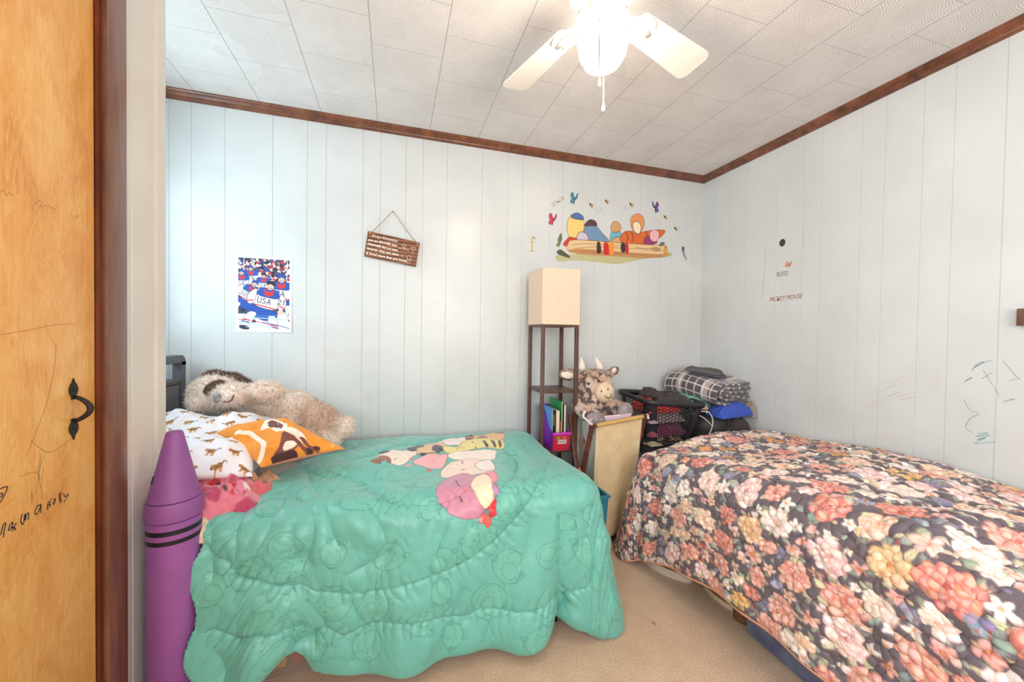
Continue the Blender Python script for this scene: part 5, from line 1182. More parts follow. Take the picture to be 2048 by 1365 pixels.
remesh_blob('body', [('e', (1.2225, 2.19, 0.8997), (.118, .11, .108)), ('e', (1.2203, 2.17, 0.8136), (.115, .10, .075)), ('c', (1.2389, 2.2, 0.7274), (1.232, 2.15, 0.5637), .105, .125), ('c', (1.3057, 2.12, 0.7717), (1.334, 2.02, 0.7618), .058, .052),
    ('c', (1.1076, 2.12, 0.7707), (1.1449, 2.02, 0.7288), .052, .050), ('e', (1.1107, 2.16, 0.7879), (.05, .06, .06))], m_cow, cow, .010, 4, (14000, .008, .0014, (0, 0, -.1)))
latheobj('muzzle', [(.0005, .045), (.022, .0425), (.045, .033), (.060, .015), (.064, 0), (.058, -.02), (.03, -.03)], (1.2309, 2.075, 0.875), m_suede, cow, 36, Euler((math.radians(90), 0, math.radians(6))))
tubeobj('smile', spline([(1.2057, 2.026, 0.8591), (1.2308, 2.028, 0.846), (1.25, 2.032, 0.8567), (1.2509, 2.034, 0.8714)], 5), .0022, m_black, cow, 6)
for px in ((1.1827, 2.028, 0.8894), (1.2281, 2.031, 0.8996)): remesh_blob('nostril', [('e', px, (.0035, .004, .007))], m_black, cow, .002, 1)
remesh_blob('eye', [('e', (1.194, 2.085, 0.9448), (.008, .007, .009))], m_black, cow, .002, 1)
remesh_blob('eye', [('e', (1.1292, 2.09, 0.9274), (.008, .007, .009))], m_black, cow, .002, 1)
def ear(nm, pts_o, dy):
    o_ = remesh_blob(nm, pts_o, m_cow, cow, .007, 4, (2500, .008, .0014, (0, 0, -.1))); return o_
e1 = ear('ear', [('e', (1.0464, 2.19, 0.9729), (.062, .022, .036), (0, .12, 0)), ('c', (1.0878, 2.19, 0.9659), (1.1299, 2.19, 0.9462), .024, .03)], 0)
o_ = remesh_blob('inner_ear', [('e', (1.0277, 2.172, 0.972), (.048, .010, .024), (0, .12, 0))], m_cream, None, .005, 3); o_.parent = e1
e2 = ear('ear', [('e', (1.3719, 2.2, 0.9926), (.034, .02, .024), (0, -.5, 0)), ('c', (1.3282, 2.2, 0.9672), (1.3646, 2.2, 0.9861), .026, .02)], 0)
o_ = remesh_blob('inner_ear', [('e', (1.3618, 2.184, 0.9975), (.022, .008, .014), (0, -.5, 0))], m_cream, None, .004, 3); o_.parent = e2
for a_, b_ in (((1.1371, 2.2, 1.0179), (1.1323, 2.2, 1.0782)), ((1.2652, 2.2, 1.0165), (1.2351, 2.2, 1.0778))): remesh_blob('horn', [('c', a_, b_, .026, .007)], m_cream, cow, .005, 3)
remesh_blob('foot_pad', [('e', (1.321, 1.99, 0.7713), (.052, .026, .052), (.15, 0, .3))], m_pad, cow, .007, 3, (3500, .006, .0013, (0, 0, -.1)))
remesh_blob('foot_pad', [('e', (1.1251, 1.985, 0.7373), (.062, .024, .036), (.1, .2, .1))], m_pad, cow, .007, 3, (3000, .006, .0013, (0, 0, -.1)))

# teal plastic bin between bed foot and hamper
m_tb = M('teal_bin_plastic', (44, 124, 146), .35, .05, 8)
tb = empty('plastic_bin', (.97, 1.86, 0), 'teal blue open plastic bin on the floor between the teal bed and hamper', 'bin')
def binring(z, g_): return [(.885 + g_, 1.73 + g_, z), (1.062 - g_, 1.73 + g_, z), (1.062 - g_, 1.995 - g_, z), (.885 + g_, 1.995 - g_, z)]
R_ = [binring(.002, .02), binring(.388, 0), binring(.388, -.008), binring(.400, -.008), binring(.400, .004), binring(.010, .024)]
V = [p for r_ in R_ for p in r_]; F = [(k * 4 + i, k * 4 + (i + 1) % 4, (k + 1) * 4 + (i + 1) % 4, (k + 1) * 4 + i) for k in range(5) for i in range(4)] + [(3, 2, 1, 0), (20, 21, 22, 23)]
bm = bmesh.new(); vs = [bm.verts.new(v) for v in V]
for f in F: bm.faces.new([vs[i] for i in f])
bmobj('body', bm, m_tb, tb)
bm = bmesh.new()
for k in range(5): y_ = 1.77 + k * .045; addprism(bm, (1.0525, y_, .03), (1.059, y_ + .006, .38))
bmobj('rib', bm, m_tb, tb)
tag(tubeobj('orange_strap', spline([(1.0396, 2.02, 0.4499), (1.0462, 2.0, 0.4124), (1.0269, 1.98, 0.3866), (1.0309, 1.95, 0.3603)], 6), .008, M('orange_webbing', (214, 112, 62), .8), None, 6, False, .4), 'short orange strap dangling behind the teal bin at the lamp foot', 'strap')

# pile of clothes on the floor that carries the basket
tag(heap('clothing_pile', (1.69, 2.19, 0), .21, .19, .46, lambda u, v: lin((118, 112, 114)) * (.7 + .6 * fbm(u * 14, v * 14, 3, 3)[..., None]) , m_fleece, .1, 6, 110, .30, (0, 0), .10, 2.6), 'floor pile of grey and dark clothes beneath the black laundry basket', 'clothes')
tag(heap('shirt', (1.50, 2.06, .36), .09, .09, .10, (122, 116, 120), m_fleece, .4, 8, 70, .55), 'grey crumpled shirt between the hamper and the floral quilt', 'shirt')
tag(heap('shirt', (1.60, 2.00, .40), .07, .06, .085, (104, 178, 176), m_cloth, .2, 13, 70, .55), 'aqua crumpled shirt sticking out below the black basket', 'shirt')
tag(heap('towel', (1.74, 1.98, .42), .09, .06, .09, (186, 142, 96), m_fleece, -.1, 17, 60, .35), 'tan towel edge poking out under the black basket near the floral quilt', 'towel')

# black laundry basket: honeycomb sides, rounded rim
m_bsk = M('black_basket_plastic', (50, 48, 52), .32, .08, 20, .05, 200)
bk = empty('laundry_basket', (1.74, 2.2, .46), 'black plastic laundry basket with honeycomb holes heaped with clothes', 'laundry basket')
top = [np.array(p) for p in ((1.540, 2.060, .815), (1.915, 1.985, .795), (1.93, 2.33, .815), (1.515, 2.375, .845))]
botm = [np.array(p) for p in ((1.585, 2.105, .50), (1.860, 2.045, .50), (1.865, 2.295, .50), (1.565, 2.325, .50))]
def rloop(c4, r, n=6):
    out = []
    for i in range(4):
        p, a, b_ = c4[i], c4[i - 1], c4[(i + 1) % 4]; da = (a - p) / np.linalg.norm(a - p); db = (b_ - p) / np.linalg.norm(b_ - p)
        s0, s1 = p + da * r, p + db * r
        for t in np.linspace(0, 1, n): out.append((1 - t) ** 2 * s0 + 2 * t * (1 - t) * p + t * t * s1)
    return np.array(out)
rl = rloop(top, .055); n = len(rl); cen = rl.mean(0)
outw = rl - cen; outw[:, 2] = 0; outw /= np.linalg.norm(outw, axis=1, keepdims=True)
lay = [rl - outw * .004 + [0, 0, -.035], rl + outw * .012 + [0, 0, -.030], rl + outw * .018 + [0, 0, -.006], rl + outw * .010 + [0, 0, .004], rl - outw * .004 + [0, 0, .0]]
V = np.concatenate(lay); F = [(k * n + i, k * n + (i + 1) % n, ((k + 1) % 5) * n + (i + 1) % n, ((k + 1) % 5) * n + i) for k in range(5) for i in range(n)]
rimo = pyobj('rim', V, F, m_bsk, bk, True)
bl = rloop(botm, .05)
def lo(t, off=0): return rl * t + bl * (1 - t) + [0, 0, -.03 * t] + outw * off
k0 = [lo(.0), lo(.16), lo(.16, -.005), lo(.0, -.005)]
V = np.concatenate(k0); F = [(k * n + i, k * n + (i + 1) % n, ((k + 1) % 4) * n + (i + 1) % n, ((k + 1) % 4) * n + i) for k in range(4) for i in range(n)] + [tuple(range(n))]
pyobj('base', V, F, m_bsk, bk, True)
parts = []
for c_ in range(4):                                          # solid corner posts
    idx = list(range(c_ * 6, c_ * 6 + 6)); L0 = [lo(t)[idx] for t in np.linspace(.14, .98, 8)]; L1 = [lo(t, -.005)[idx] for t in np.linspace(.14, .98, 8)]
    V = np.concatenate([np.concatenate(L0), np.concatenate(L1)]); F = []
    for s_, o_ in ((0, 0), (1, 48)):
        F += [(o_ + k * 6 + i, o_ + k * 6 + i + 1, o_ + (k + 1) * 6 + i + 1, o_ + (k + 1) * 6 + i) for k in range(7) for i in range(5)]
    F += [(k * 6, (k + 1) * 6, 48 + (k + 1) * 6, 48 + k * 6) for k in range(7)] + [(k * 6 + 5, (k + 1) * 6 + 5, 48 + (k + 1) * 6 + 5, 48 + k * 6 + 5) for k in range(7)]
    pyobj('corner_post', V, F, m_bsk, bk, True)
for c_ in range(4):                                          # honeycomb sides
    a0, a1 = c_ * 6 + 5, ((c_ + 1) * 6) % n
    def S(u_, v_): 
        t = .15 + .82 * v_; q_ = lo(t); return q_[a0] * (1 - u_) + q_[a1] * u_ + outw[a0] * .010 * math.sin(PI * u_)
    Wd = np.linalg.norm(lo(.5)[a0] - lo(.5)[a1]); Hh = .25; hx_ = .0135; segs = set(); parts = []
    nc, nr = int(Wd / (hx_ * 1.5)) + 1, int(Hh / (hx_ * 1.732)) + 1
    for ci in range(nc):
        for ri in range(nr):
            cx_, cy_ = ci * hx_ * 1.5, (ri + .5 * (ci % 2)) * hx_ * 1.732
            hv = [(round(cx_ + hx_ * math.cos(k * PI / 3), 4), round(cy_ + hx_ * math.sin(k * PI / 3), 4)) for k in range(6)]
            for k in range(6):
                p_, q_ = sorted((hv[k], hv[(k + 1) % 6])); segs.add((p_, q_))
    for p_, q_ in segs:
        if min(p_[0], q_[0]) < -.001 or max(p_[0], q_[0]) > Wd + .001 or min(p_[1], q_[1]) < -.001 or max(p_[1], q_[1]) > Hh: continue
        parts.append(tube_vf([S(p_[0] / Wd, p_[1] / Hh), S(q_[0] / Wd, q_[1] / Hh)], .0024, 4, caps=False))
    V, F = join_vf(parts); pyobj('honeycomb_side', V, F, m_bsk, bk, False)
boxobj('rim_tag', tuple(rl[8] * .4 + rl[11] * .6 + [0, -.017, -.016]), (.05, .003, .018), M('pale_sticker', (200, 198, 196), .6), rimo, None, .001)
# clothes inside it
def inside(nm, c, sx, sy, h, col, label, cat, seed, rot=0, mat=None, fold=.4): return tag(heap(nm, c, sx, sy, h, col, mat or m_fleece, rot, seed, 70, fold, (0, 0), .12), label, cat)
pf = Paint(-.2, .2, -.2, .2, .006, (196, 180, 150)); g = np.random.default_rng(5)
for k in range(120): pf.ell(g.uniform(-.2, .2), g.uniform(-.2, .2), g.uniform(.006, .02), g.uniform(.006, .014), [(70, 54, 50), (228, 206, 170), (226, 150, 130), (60, 50, 56)][k % 4])
pfl = pf.lin(); pff = lambda u, v: pfl[np.clip(((v + .2) / .4 * (pf.ny - 1)), 0, pf.ny - 1).astype(int), np.clip(((u + .2) / .4 * (pf.nx - 1)), 0, pf.nx - 1).astype(int)]
inside('shirt', (1.715, 2.185, .512), .135, .105, .085, pff, 'patterned cream and dark shirt at the bottom of the black basket', 'shirt', 3)
inside('shirt', (1.715, 2.185, .575), .138, .108, .10, (150, 70, 96), 'plum shirt seen through the holes of the black basket', 'shirt', 4)
inside('shirt', (1.71, 2.185, .665), .142, .112, .075, (172, 146, 150), 'greyish pink shirt above the plum one in the black basket', 'shirt', 7)
inside('shirt', (1.69, 2.19, .73), .130, .115, .085, (226, 62, 48), 'bright red shirt near the rim of the black basket', 'shirt', 9)
q = NT('dark_brown_twill'); b = q.b
m_dark = M('charcoal_twill', (66, 58, 60), .85, .12, 30, .3, 500, sheen=.2)
tag(heap('trousers', (1.785, 2.16, .770), .150, .105, .075, (66, 58, 60), m_dark, -.18, 21, 90, .5, (-.12, .0), .15, 2.4), 'folded charcoal trousers lying across the top of the black basket', 'trousers')
tag(heap('trousers', (1.665, 2.20, .805), .075, .06, .07, (58, 52, 54), m_dark, .5, 25, 70, .5, (-.3, 0), .2, 2.6), 'small dark bundled leggings at the left end of the black basket', 'trousers')

# black sports bag with white piping
m_nyl = M('black_nylon', (66, 64, 68), .55, .10, 16, .2, 260); m_wp = M('white_piping', (226, 218, 208), .6)
db = empty('sports_bag', (2.09, 2.14, 0), 'large black sports bag with white piping between the basket and the right wall', 'bag')
remesh_blob('body', [('c', (2.065, 2.13, .14), (2.065, 2.13, .575), .125, .130), ('c', (2.15, 2.14, .14), (2.15, 2.14, .55), .115, .125), ('e', (2.08, 2.10, .62), (.14, .11, .10))], m_nyl, db, .013, 8)
tubeobj('piping', spline([(1.8753, 2.055, 0.7701), (1.9031, 2.015, 0.7406), (1.9399, 1.995, 0.7397), (1.9745, 1.992, 0.6933), (1.9751, 1.995, 0.6373), (1.9515, 1.998, 0.5827)], 8), .0038, m_wp, db, 8)
tubeobj('piping', spline([(1.8733, 2.06, 0.72), (1.8993, 2.01, 0.7094), (1.9366, 1.998, 0.6809), (1.9697, 1.994, 0.6509)], 8), .0028, m_wp, db, 8)
latheobj('stud', [(.0005, .003), (.004, .002), (.005, 0)], (1.9233, 1.99, 0.735), m_wp, db, 10, Matrix.Rotation(PI / 2, 3, 'X'))
tag(heap('jacket', (2.155, 1.975, .44), .115, .055, .275, (62, 58, 60), m_dark, -.05, 31, 90, .22, (0, .1), .10, 2.2, None, .004, 2.4), 'black jacket draped over the right end of the sports bag against the wall', 'jacket')
tag(heap('sweatshirt', (2.125, 2.005, .708), .125, .070, .092, (62, 88, 186), m_cloth, .03, 33, 90, .30, (.06, 0), .08, 2.2, None, .004, 2.6), 'royal blue sweatshirt folded beneath the plaid blanket', 'sweatshirt')
tag(heap('scarf', (2.262, 1.985, .70), .020, .055, .10, (168, 154, 134), m_fleece, 0, 35, 50, .4), 'narrow grey beige scarf edge beside the blue sweatshirt at the wall', 'scarf')
tag(heap('cloth', (1.9451, 2.06, 0.7465), .035, .03, .026, (228, 188, 140), m_fleece, 0, 37, 40, .35), 'small peach cloth bundle on the black sports bag beside the basket rim', 'cloth')
tag(heap('shirt', (1.965, 2.21, .745), .09, .13, .085, (116, 178, 164), m_cloth, .1, 39, 80, .45, (0, 0), .12), 'seafoam green shirt squeezed under the left end of the plaid blanket', 'shirt')

# folded plaid blanket: nested folds, the round back of the fold to the left, open ends to the right wall
def plaidcol(u, v):
    c = np.tile(lin((96, 90, 94)), u.shape + (1,)); band = ((v / .21 + .55) % 1 < .24)[..., None]; c = np.where(band, lin((186, 172, 168)), c)
    band2 = ((u / .23 + .1) % 1 < .16)[..., None]; c = np.where(band2 & ~band, lin((150, 138, 136)), c)
    c = np.where(band2 & band, lin((222, 212, 208)), c)
    ln = (np.abs(((u / .058) % 1) - .5) > .43) | (np.abs(((v / .062) % 1) - .5) > .43)
    c = np.where(ln[..., None], lin((238, 230, 228)), c)
    return c * (.86 + .28 * vnoise(u * 260, v * 260, 3)[..., None])
e_t = np.array((.992, .125, 0.0)); e_d = np.array((.125, -.992, 0.0)); pb0 = np.array((1.925, 2.375, .806))
pl = empty('plaid_blanket', tuple(pb0), 'folded grey and white plaid wool blanket on top of the corner pile', 'blanket')
def sheet(pth, w0, w1, nm, th, seed, voff=0, rag=.016):
    pth = spline(np.array(pth, float), 9); s_ = np.r_[0, np.cumsum(np.linalg.norm(np.diff(pth, axis=0), axis=1))]
    w = np.linspace(w0, w1, 60); Uu, Ww = np.meshgrid(s_, w)
    T = np.interp(Uu.ravel(), s_, pth[:, 0]).reshape(Uu.shape); Zz = np.interp(Uu.ravel(), s_, pth[:, 1]).reshape(Uu.shape)
    rg = rag * (fbm(Uu * 7, Ww * 2, 2, seed) - .5); sg = np.clip((Ww - .25) / .15, 0, 1)
    Pq = pb0 + e_t * T[..., None] + e_d * (Ww + rg)[..., None]
    Pq[..., 2] = pb0[2] + Zz * (.86 + .14 * np.cos((Ww - .1) * 5)) + .010 * (fbm(T * 9, Ww * 8, 3, seed + 3) - .5) - .030 * np.clip((Ww - .10) / .30, 0, 1)
    return gridobj(nm, Pq, m_fleece, pl, plaidcol(Uu, Ww + voff), None, False, False, th)
sheet([(.325, .168), (.22, .160), (.10, .166), (.03, .150), (-.012, .095), (-.006, .035), (.05, .006), (.18, .004), (.31, .012), (.335, .030)], -.01, .415, 'outer_fold', .013, 3, .0)
sheet([(.330, .128), (.27, .140), (.18, .132), (.08, .134), (.032, .095), (.055, .042), (.16, .034), (.29, .050), (.335, .074), (.30, .094)], .02, .420, 'inner_fold', .013, 5, .02)
sheet([(.29, .112), (.20, .104), (.12, .106), (.075, .086), (.11, .062), (.20, .058), (.285, .072)], .03, .425, 'inner_fold', .013, 8, .05)
# folded dark pillowcase and a slate cloth on the very top
def foldslab(nm, q4, h, col, label, cat, seed=6):
    q00, q10, q11, q01 = [np.array(q_, float) for q_ in q4]; n_ = 60
    u, v = np.meshgrid(np.linspace(0, 1, n_), np.linspace(0, 1, n_)); uc, vc = 2 * u - 1, 2 * v - 1
    B_ = q00 * ((1 - u) * (1 - v))[..., None] + q10 * (u * (1 - v))[..., None] + q11 * (u * v)[..., None] + q01 * ((1 - u) * v)[..., None]
    e_ = np.clip((1 - np.abs(uc) ** 9) * (1 - np.abs(vc) ** 9), 0, 1) ** .5
    P1 = B_.copy(); P1[..., 2] += h * e_ * (.7 + .5 * fbm(u * 3 + seed, v * 3, 2, seed)); P2 = B_.copy(); P2[..., 2] -= .001
    F1 = gridfaces(n_, n_); o_ = fastmesh(nm, np.concatenate([P1.reshape(-1, 3), P2.reshape(-1, 3)]), np.concatenate([F1, F1[:, ::-1] + n_ * n_]), M('grey_percale', col, .8, .06, 30, .2, 500))
    return tag(o_, label, cat)
foldslab('pillowcase', [(1.925, 2.20, .990), (2.06, 2.02, .968), (2.235, 2.17, .968), (2.08, 2.33, .990)], .026, (96, 90, 92), 'folded charcoal pillowcase on top of the plaid blanket', 'pillowcase')
foldslab('cloth', [(1.955, 2.17, .972), (2.07, 1.985, .950), (2.21, 2.12, .952), (2.09, 2.29, .972)], .016, (80, 78, 92), 'slate folded cloth lying between the pillowcase and the plaid blanket', 'cloth', 9)

# ================================================================== ON THE WALLS
# hockey print
px0, px1, pz0, pz1 = -.826, -.553, 1.211, 1.629
W_, H_ = px1 - px0, pz1 - pz0
pp = Paint(0, W_, 0, H_, .0011, (250, 249, 252))
nv, bl, rd2, skin, wt, ic = (38, 40, 70), (40, 84, 176), (206, 52, 58), (242, 196, 176), (244, 246, 252), (206, 224, 242)
a0, a1, b0, b1 = .012, W_ - .012, .014, H_ - .012
R4 = lambda x0, y0, x1, y1: [(x0, y0), (x1, y0), (x1, y1), (x0, y1)]
pp.poly(R4(a0, b0, a1, .10), (240, 246, 252)); pp.poly(R4(a0, .10, a1, b1), (70, 74, 104))
g = np.random.default_rng(2)
for k in range(420):                                          # crowd
    x, y = g.uniform(a0, a1), g.uniform(.23, b1); pp.ell(x, y, g.uniform(.004, .010), g.uniform(.004, .011), [nv, bl, rd2, skin, wt, (90, 80, 90), (30, 30, 44), skin][k % 8], g.uniform(0, 3))
for x in (.035, .245): pp.line([(x, .27), (x + .004, b1)], .004, (214, 216, 226))
pp.line([(a0, .322), (.12, .330)], .004, (226, 226, 232)); pp.line([(.15, .30), (a1, .306)], .003, (214, 216, 226))
for k in range(60): x, y = g.uniform(a0, a1), g.uniform(.10, .24); pp.ell(x, y, g.uniform(.004, .012), g.uniform(.004, .010), [nv, bl, wt, ic, (60, 60, 84)][k % 5], g.uniform(0, 3))
def player(x, y, s, lean, num, helm=True, flip=1):
    q_ = lambda u, v: (x + (u * flip * math.cos(lean) - v * math.sin(lean)) * s, y + (u * flip * math.sin(lean) + v * math.cos(lean)) * s)
    pp.poly([q_(-.055, .0), (q_(.05, -.01)), q_(.06, -.05), q_(.0, -.065), q_(-.06, -.045)], bl, 1, nv, .0022, 4)                   # breeches
    for sx in (-.05, .045):
        pp.poly([q_(sx - .02, -.04), q_(sx + .02, -.04), q_(sx * 1.5 + .018, -.115), q_(sx * 1.5 - .016, -.115)], wt, 1, nv, .0018, 3)
        for t in (.080, .092): pp.line([q_(sx * 1.4 - .016, -t), q_(sx * 1.4 + .016, -t)], .0052 * s, rd2 if t < .09 else bl)
        pp.ell(*q_(sx * 1.5 + .006, -.122), .024 * s, .011 * s, (50, 54, 84), lean)
    pp.poly([q_(-.052, .005), q_(.048, .0), q_(.058, .06), q_(.042, .10), q_(-.042, .10), q_(-.060, .06)], wt, 1, nv, .0028, 4)       # jersey
    pp.poly([q_(-.058, .064), q_(-.042, .102), q_(.042, .102), q_(.058, .064), q_(.03, .056), q_(-.03, .056)], bl, 1, nv, .0022)
    pp.poly([q_(-.024, .104), q_(-.020, .070), q_(0, .060), q_(.020, .070), q_(.024, .104), q_(0, .084)], rd2)
    for sx in (-1, 1):
        pp.poly([q_(sx * .058, .09), q_(sx * .092, .05), q_(sx * .080, .005), q_(sx * .055, .02)], wt, 1, nv, .0026, 4); pp.line([q_(sx * .062, .026), q_(sx * .09, .018)], .006 * s, rd2); pp.ell(*q_(sx * .076, -.006), .015 * s, .013 * s, skin if sx > 0 else bl)
    pp.line([q_(-.05, .008), q_(.05, .004)], .006 * s, rd2)
    pp.ell(*q_(0, .118), .0165 * s, .0205 * s, skin, lean); pp.line([q_(-.006, .108), q_(.008, .108)], .003, nv)
    for ex in (-.006, .006): pp.ell(*q_(ex, .121), .0020, .0017, nv)
    pp.ell(*q_(0, .118), .0165 * s, .0205 * s, (120, 70, 66), lean, .8, .0014)
    pp.poly([q_(-.0185, .122), q_(-.017, .140), q_(0, .146), q_(.017, .140), q_(.0185, .122), q_(0, .130)], bl if helm else (50, 36, 36), 1, nv, .0016, 4)
    gx, gy = q_(-.042, .020); glyphs(pp, 'USA', gx, gy, .030 * s, lean, nv, .0036 * s)
    if num: gx, gy = q_(.054, .034); glyphs(pp, num, gx, gy, .026 * s, lean, nv, .0034 * s)
player(.075, .275, .62, .05, None); player(.028, .245, .66, 0, None); player(.130, .240, .60, -.05, None, False)
player(.215, .185, .95, -.06, None); player(.058, .175, .80, -.35, None); player(.140, .135, 1.05, -.22, '21', False)
for pts, c, w in (([(a0, .068), (.08, .062), (.15, .045), (.21, .022)], rd2, .0035), ([(a0, .052), (.10, .040), (.17, .026)], ic, .010), ([(.13, .055), (.20, .040), (a1, .022)], (60, 110, 190), .0045), ([(.09, .088), (.16, .092), (.20, .094)], (70, 130, 200), .006), ([(.03, .075), (.12, .078), (.25, .07)], (180, 208, 236), .006), ([(.05, .028), (.12, .022)], (196, 212, 230), .004)): pp.line(pts, w, c, .9, 5)
for poly in (R4(0, 0, W_, b0), R4(0, b1, W_, H_), R4(0, 0, a0, H_), R4(a1, 0, W_, H_)): pp.poly(poly, (250, 249, 252))
Pg = np.stack([px0 + pp.X, YB - .0016 + 0 * pp.X - .004 * np.exp(-((pp.X / W_ - 1) ** 2 + (pp.Y / H_) ** 2) * 14), pz0 + pp.Y], -1)
m_print = M('matte_print', (255, 255, 255), .6, .0, 4, attr=True)
tag(gridobj('poster', Pg, m_print, None, pp.lin(), None, False, False, .0006), 'ice hockey print with players in white and blue jerseys taped to the back wall', 'poster')

# slanted wooden sign on its string
sc = np.array((-.0135, YB - .0125, 1.7208)); sa_ = math.radians(-8.3); sg_rot = Matrix.Translation(sc) @ Matrix.Rotation(-sa_, 4, 'Y')
sign = empty('wall_sign', tuple(sc), 'small brown wooden plaque with white lettering hanging tilted from twine', 'sign')
q = NT('rustic_plank'); b = q.b
ww = q.n('TexWave', wave_type='BANDS', bands_direction='Z'); ww.inputs['Scale'].default_value = 14; ww.inputs['Distortion'].default_value = 6; ww.inputs['Detail'].default_value = 2; ww.inputs['Detail Scale'].default_value = .6
q.l(q.mapping((.22, 1, 1), (0, math.radians(8.3) * -1, 0)), ww.inputs['Vector'])
q.l(q.ramp(ww.outputs['Fac'], [(.1, rgba((92, 50, 28))), (.6, rgba((120, 68, 38))), (.95, rgba((158, 92, 48)))]), b.inputs['Base Color']); b.inputs['Roughness'].default_value = .5
bm = bmesh.new(); bbox(bm, (0, 0, 0), (.300, .010, .150), bevel=.001, M4=None)
bmesh.ops.transform(bm, matrix=sg_rot, verts=bm.verts[:]); bmobj('board', bm, q.m, sign, True)
m_wht = M('white_paint', (244, 238, 230), .6)
def sline(s_, x, z, size, wid, shear=0, off=0): return textobj('lettering', s_, size, sg_rot @ Matrix.Translation((x, -.0056, z)) @ Matrix.Rotation(PI / 2, 4, 'X'), m_wht, sign, shear, .0004, 1.0, wid, off)
sline('Always Remember', -.130, .046, .026, .155, .35)
sline('you are BRAVER than', -.142, .020, .017, .165, 0, .0006); sline('you believe,', .030, .012, .015, .066, .3)
sline('STRONGER than you seem,', -.142, -.006, .017, .175, 0, .0006)
sline('Smarter than you think', -.142, -.032, .017, .185, .1, .0006); sline('&', .055, -.032, .015, .010)
sline('& loved more than you know.', -.142, -.060, .018, .235, .1, .0006)
def heart(cx, cz, r):
    t = np.linspace(0, 2 * PI, 26); x = 16 * np.sin(t) ** 3; z = 13 * np.cos(t) - 5 * np.cos(2 * t) - 2 * np.cos(3 * t) - np.cos(4 * t)
    return np.array([tuple(sg_rot @ Vector((cx + r * a / 16, -.0058, cz + r * b_ / 16))) for a, b_ in zip(x, z)])
sv = lambda x, z: tuple(sg_rot @ Vector((x, -.0058, z)))
ps = [tube_vf(heart(.118, .028, .014), .0011, 5, True), tube_vf(heart(.062, .034, .011), .0011, 5, True), tube_vf([sv(.118, .014), sv(.121, .0), sv(.118, -.012)], .0008, 5), tube_vf([sv(.062, .024), sv(.064, .014)], .0008, 5)]
for cx, cz, r in ((.102, -.030, .013), (.102, -.052, .011)):
    ps.append(tube_vf([sv(cx + r * math.cos(t), cz + r * math.sin(t)) for t in np.linspace(0, 2 * PI, 18)[:-1]], .0010, 5, True))
for p_ in ps: pyobj('drawing', p_[0], p_[1], m_wht, sign, True)
nail = np.array((-.013, YB - .006, 1.948)); l_, r_ = np.array(tuple(sg_rot @ Vector((-.136, -.004, .066)))), np.array(tuple(sg_rot @ Vector((.136, -.004, .066))))
tubeobj('twine', [l_, l_ * .5 + nail * .5, nail + [-.004, 0, 0], nail + [0, 0, .002], nail + [.004, 0, 0], nail * .5 + r_ * .5, r_], .0026, M('jute_twine', (190, 172, 152), .9, .2, 200), sign, 6)
for s_ in (-1, 1): latheobj('knot', [(.0005, .004), (.004, .003), (.005, 0)], sv(s_ * .138, .062), M('copper_knot', (206, 150, 118), .5), sign, 10, Matrix.Rotation(PI / 2, 3, 'X'))
latheobj('nail', [(.0005, .006), (.003, .005), (.003, 0)], tuple(nail), m_iron, sign, 8, Matrix.Rotation(PI / 2, 3, 'X'))

# wall stickers: cut out of painted vinyl on the panelling
m_vinyl = M('matte_vinyl', (255, 255, 255), .6, 0, 4, attr=True)
def sticker(name, p, label, cat, group=None, wall='b', lift=.0012):
    m = p.a > .45; Y_ = YB - lift
    Pg = np.stack([p.X, 0 * p.X + Y_, p.Y], -1) if wall == 'b' else np.stack([0 * p.X + XR - lift, -p.X, p.Y], -1)
    return tag(gridobj(name, Pg, m_vinyl, None, p.lin(), m, False, False, .0004), label, cat, group)
st = Paint(1.03, 2.01, 1.72, 2.16, .0022, (255, 255, 255)); ln = (84, 60, 44)
Bp = lambda pts, c, line=ln, sm=5, lw=.004: st.poly(pts, c, 1, line, lw, sm)
Bp([(1.0615, 1.736), (1.0572, 1.763), (1.2002, 1.7874), (1.981, 1.8575), (1.9729, 1.823), (1.7704, 1.7935), (1.5599, 1.7424), (1.4576, 1.739), (1.2011, 1.7424), (1.0953, 1.7246)], (190, 186, 140), None, 3)
# plain rounded cushions of colour stand on the log
Bp([(1.1157, 1.8361), (1.1374, 1.886), (1.19, 1.9183), (1.2364, 1.905), (1.2608, 1.8479)], (204, 62, 44)); Bp([(1.1444, 1.9142), (1.1354, 1.989), (1.1571, 2.0462), (1.2025, 2.0648), (1.2569, 2.0427), (1.2662, 1.967), (1.2363, 1.9085), (1.1828, 1.8969)], (238, 206, 122))
Bp([(1.1687, 2.0337), (1.1796, 2.0624), (1.2176, 2.0733), (1.2567, 2.0531), (1.2533, 2.0284)], (78, 112, 170)); Bp([(1.2831, 1.8987), (1.2663, 1.96), (1.3044, 2.0056), (1.3598, 1.9969), (1.4168, 1.9457), (1.4746, 1.8867), (1.3544, 1.8766)], (116, 146, 180))
Bp([(1.2657, 1.9878), (1.3038, 2.0335), (1.3511, 2.0312), (1.3677, 1.9977), (1.3125, 1.9924)], (92, 64, 80)); Bp([(1.2178, 1.8722), (1.2131, 1.9134), (1.2434, 1.9439), (1.2904, 1.9273), (1.2992, 1.879), (1.2608, 1.8479)], (206, 196, 210))
Bp([(1.4826, 1.8945), (1.4812, 1.9587), (1.5215, 1.9838), (1.5631, 1.9661), (1.5812, 1.9028)], (110, 180, 204)); Bp([(1.4809, 1.9729), (1.4838, 2.0231), (1.516, 2.0442), (1.5534, 2.0299), (1.5626, 1.9877), (1.5219, 1.9659)], (206, 160, 108)); Bp([(1.491, 1.8809), (1.4984, 1.9173), (1.539, 1.9352), (1.5767, 1.9169), (1.5815, 1.8884)], (206, 164, 116))
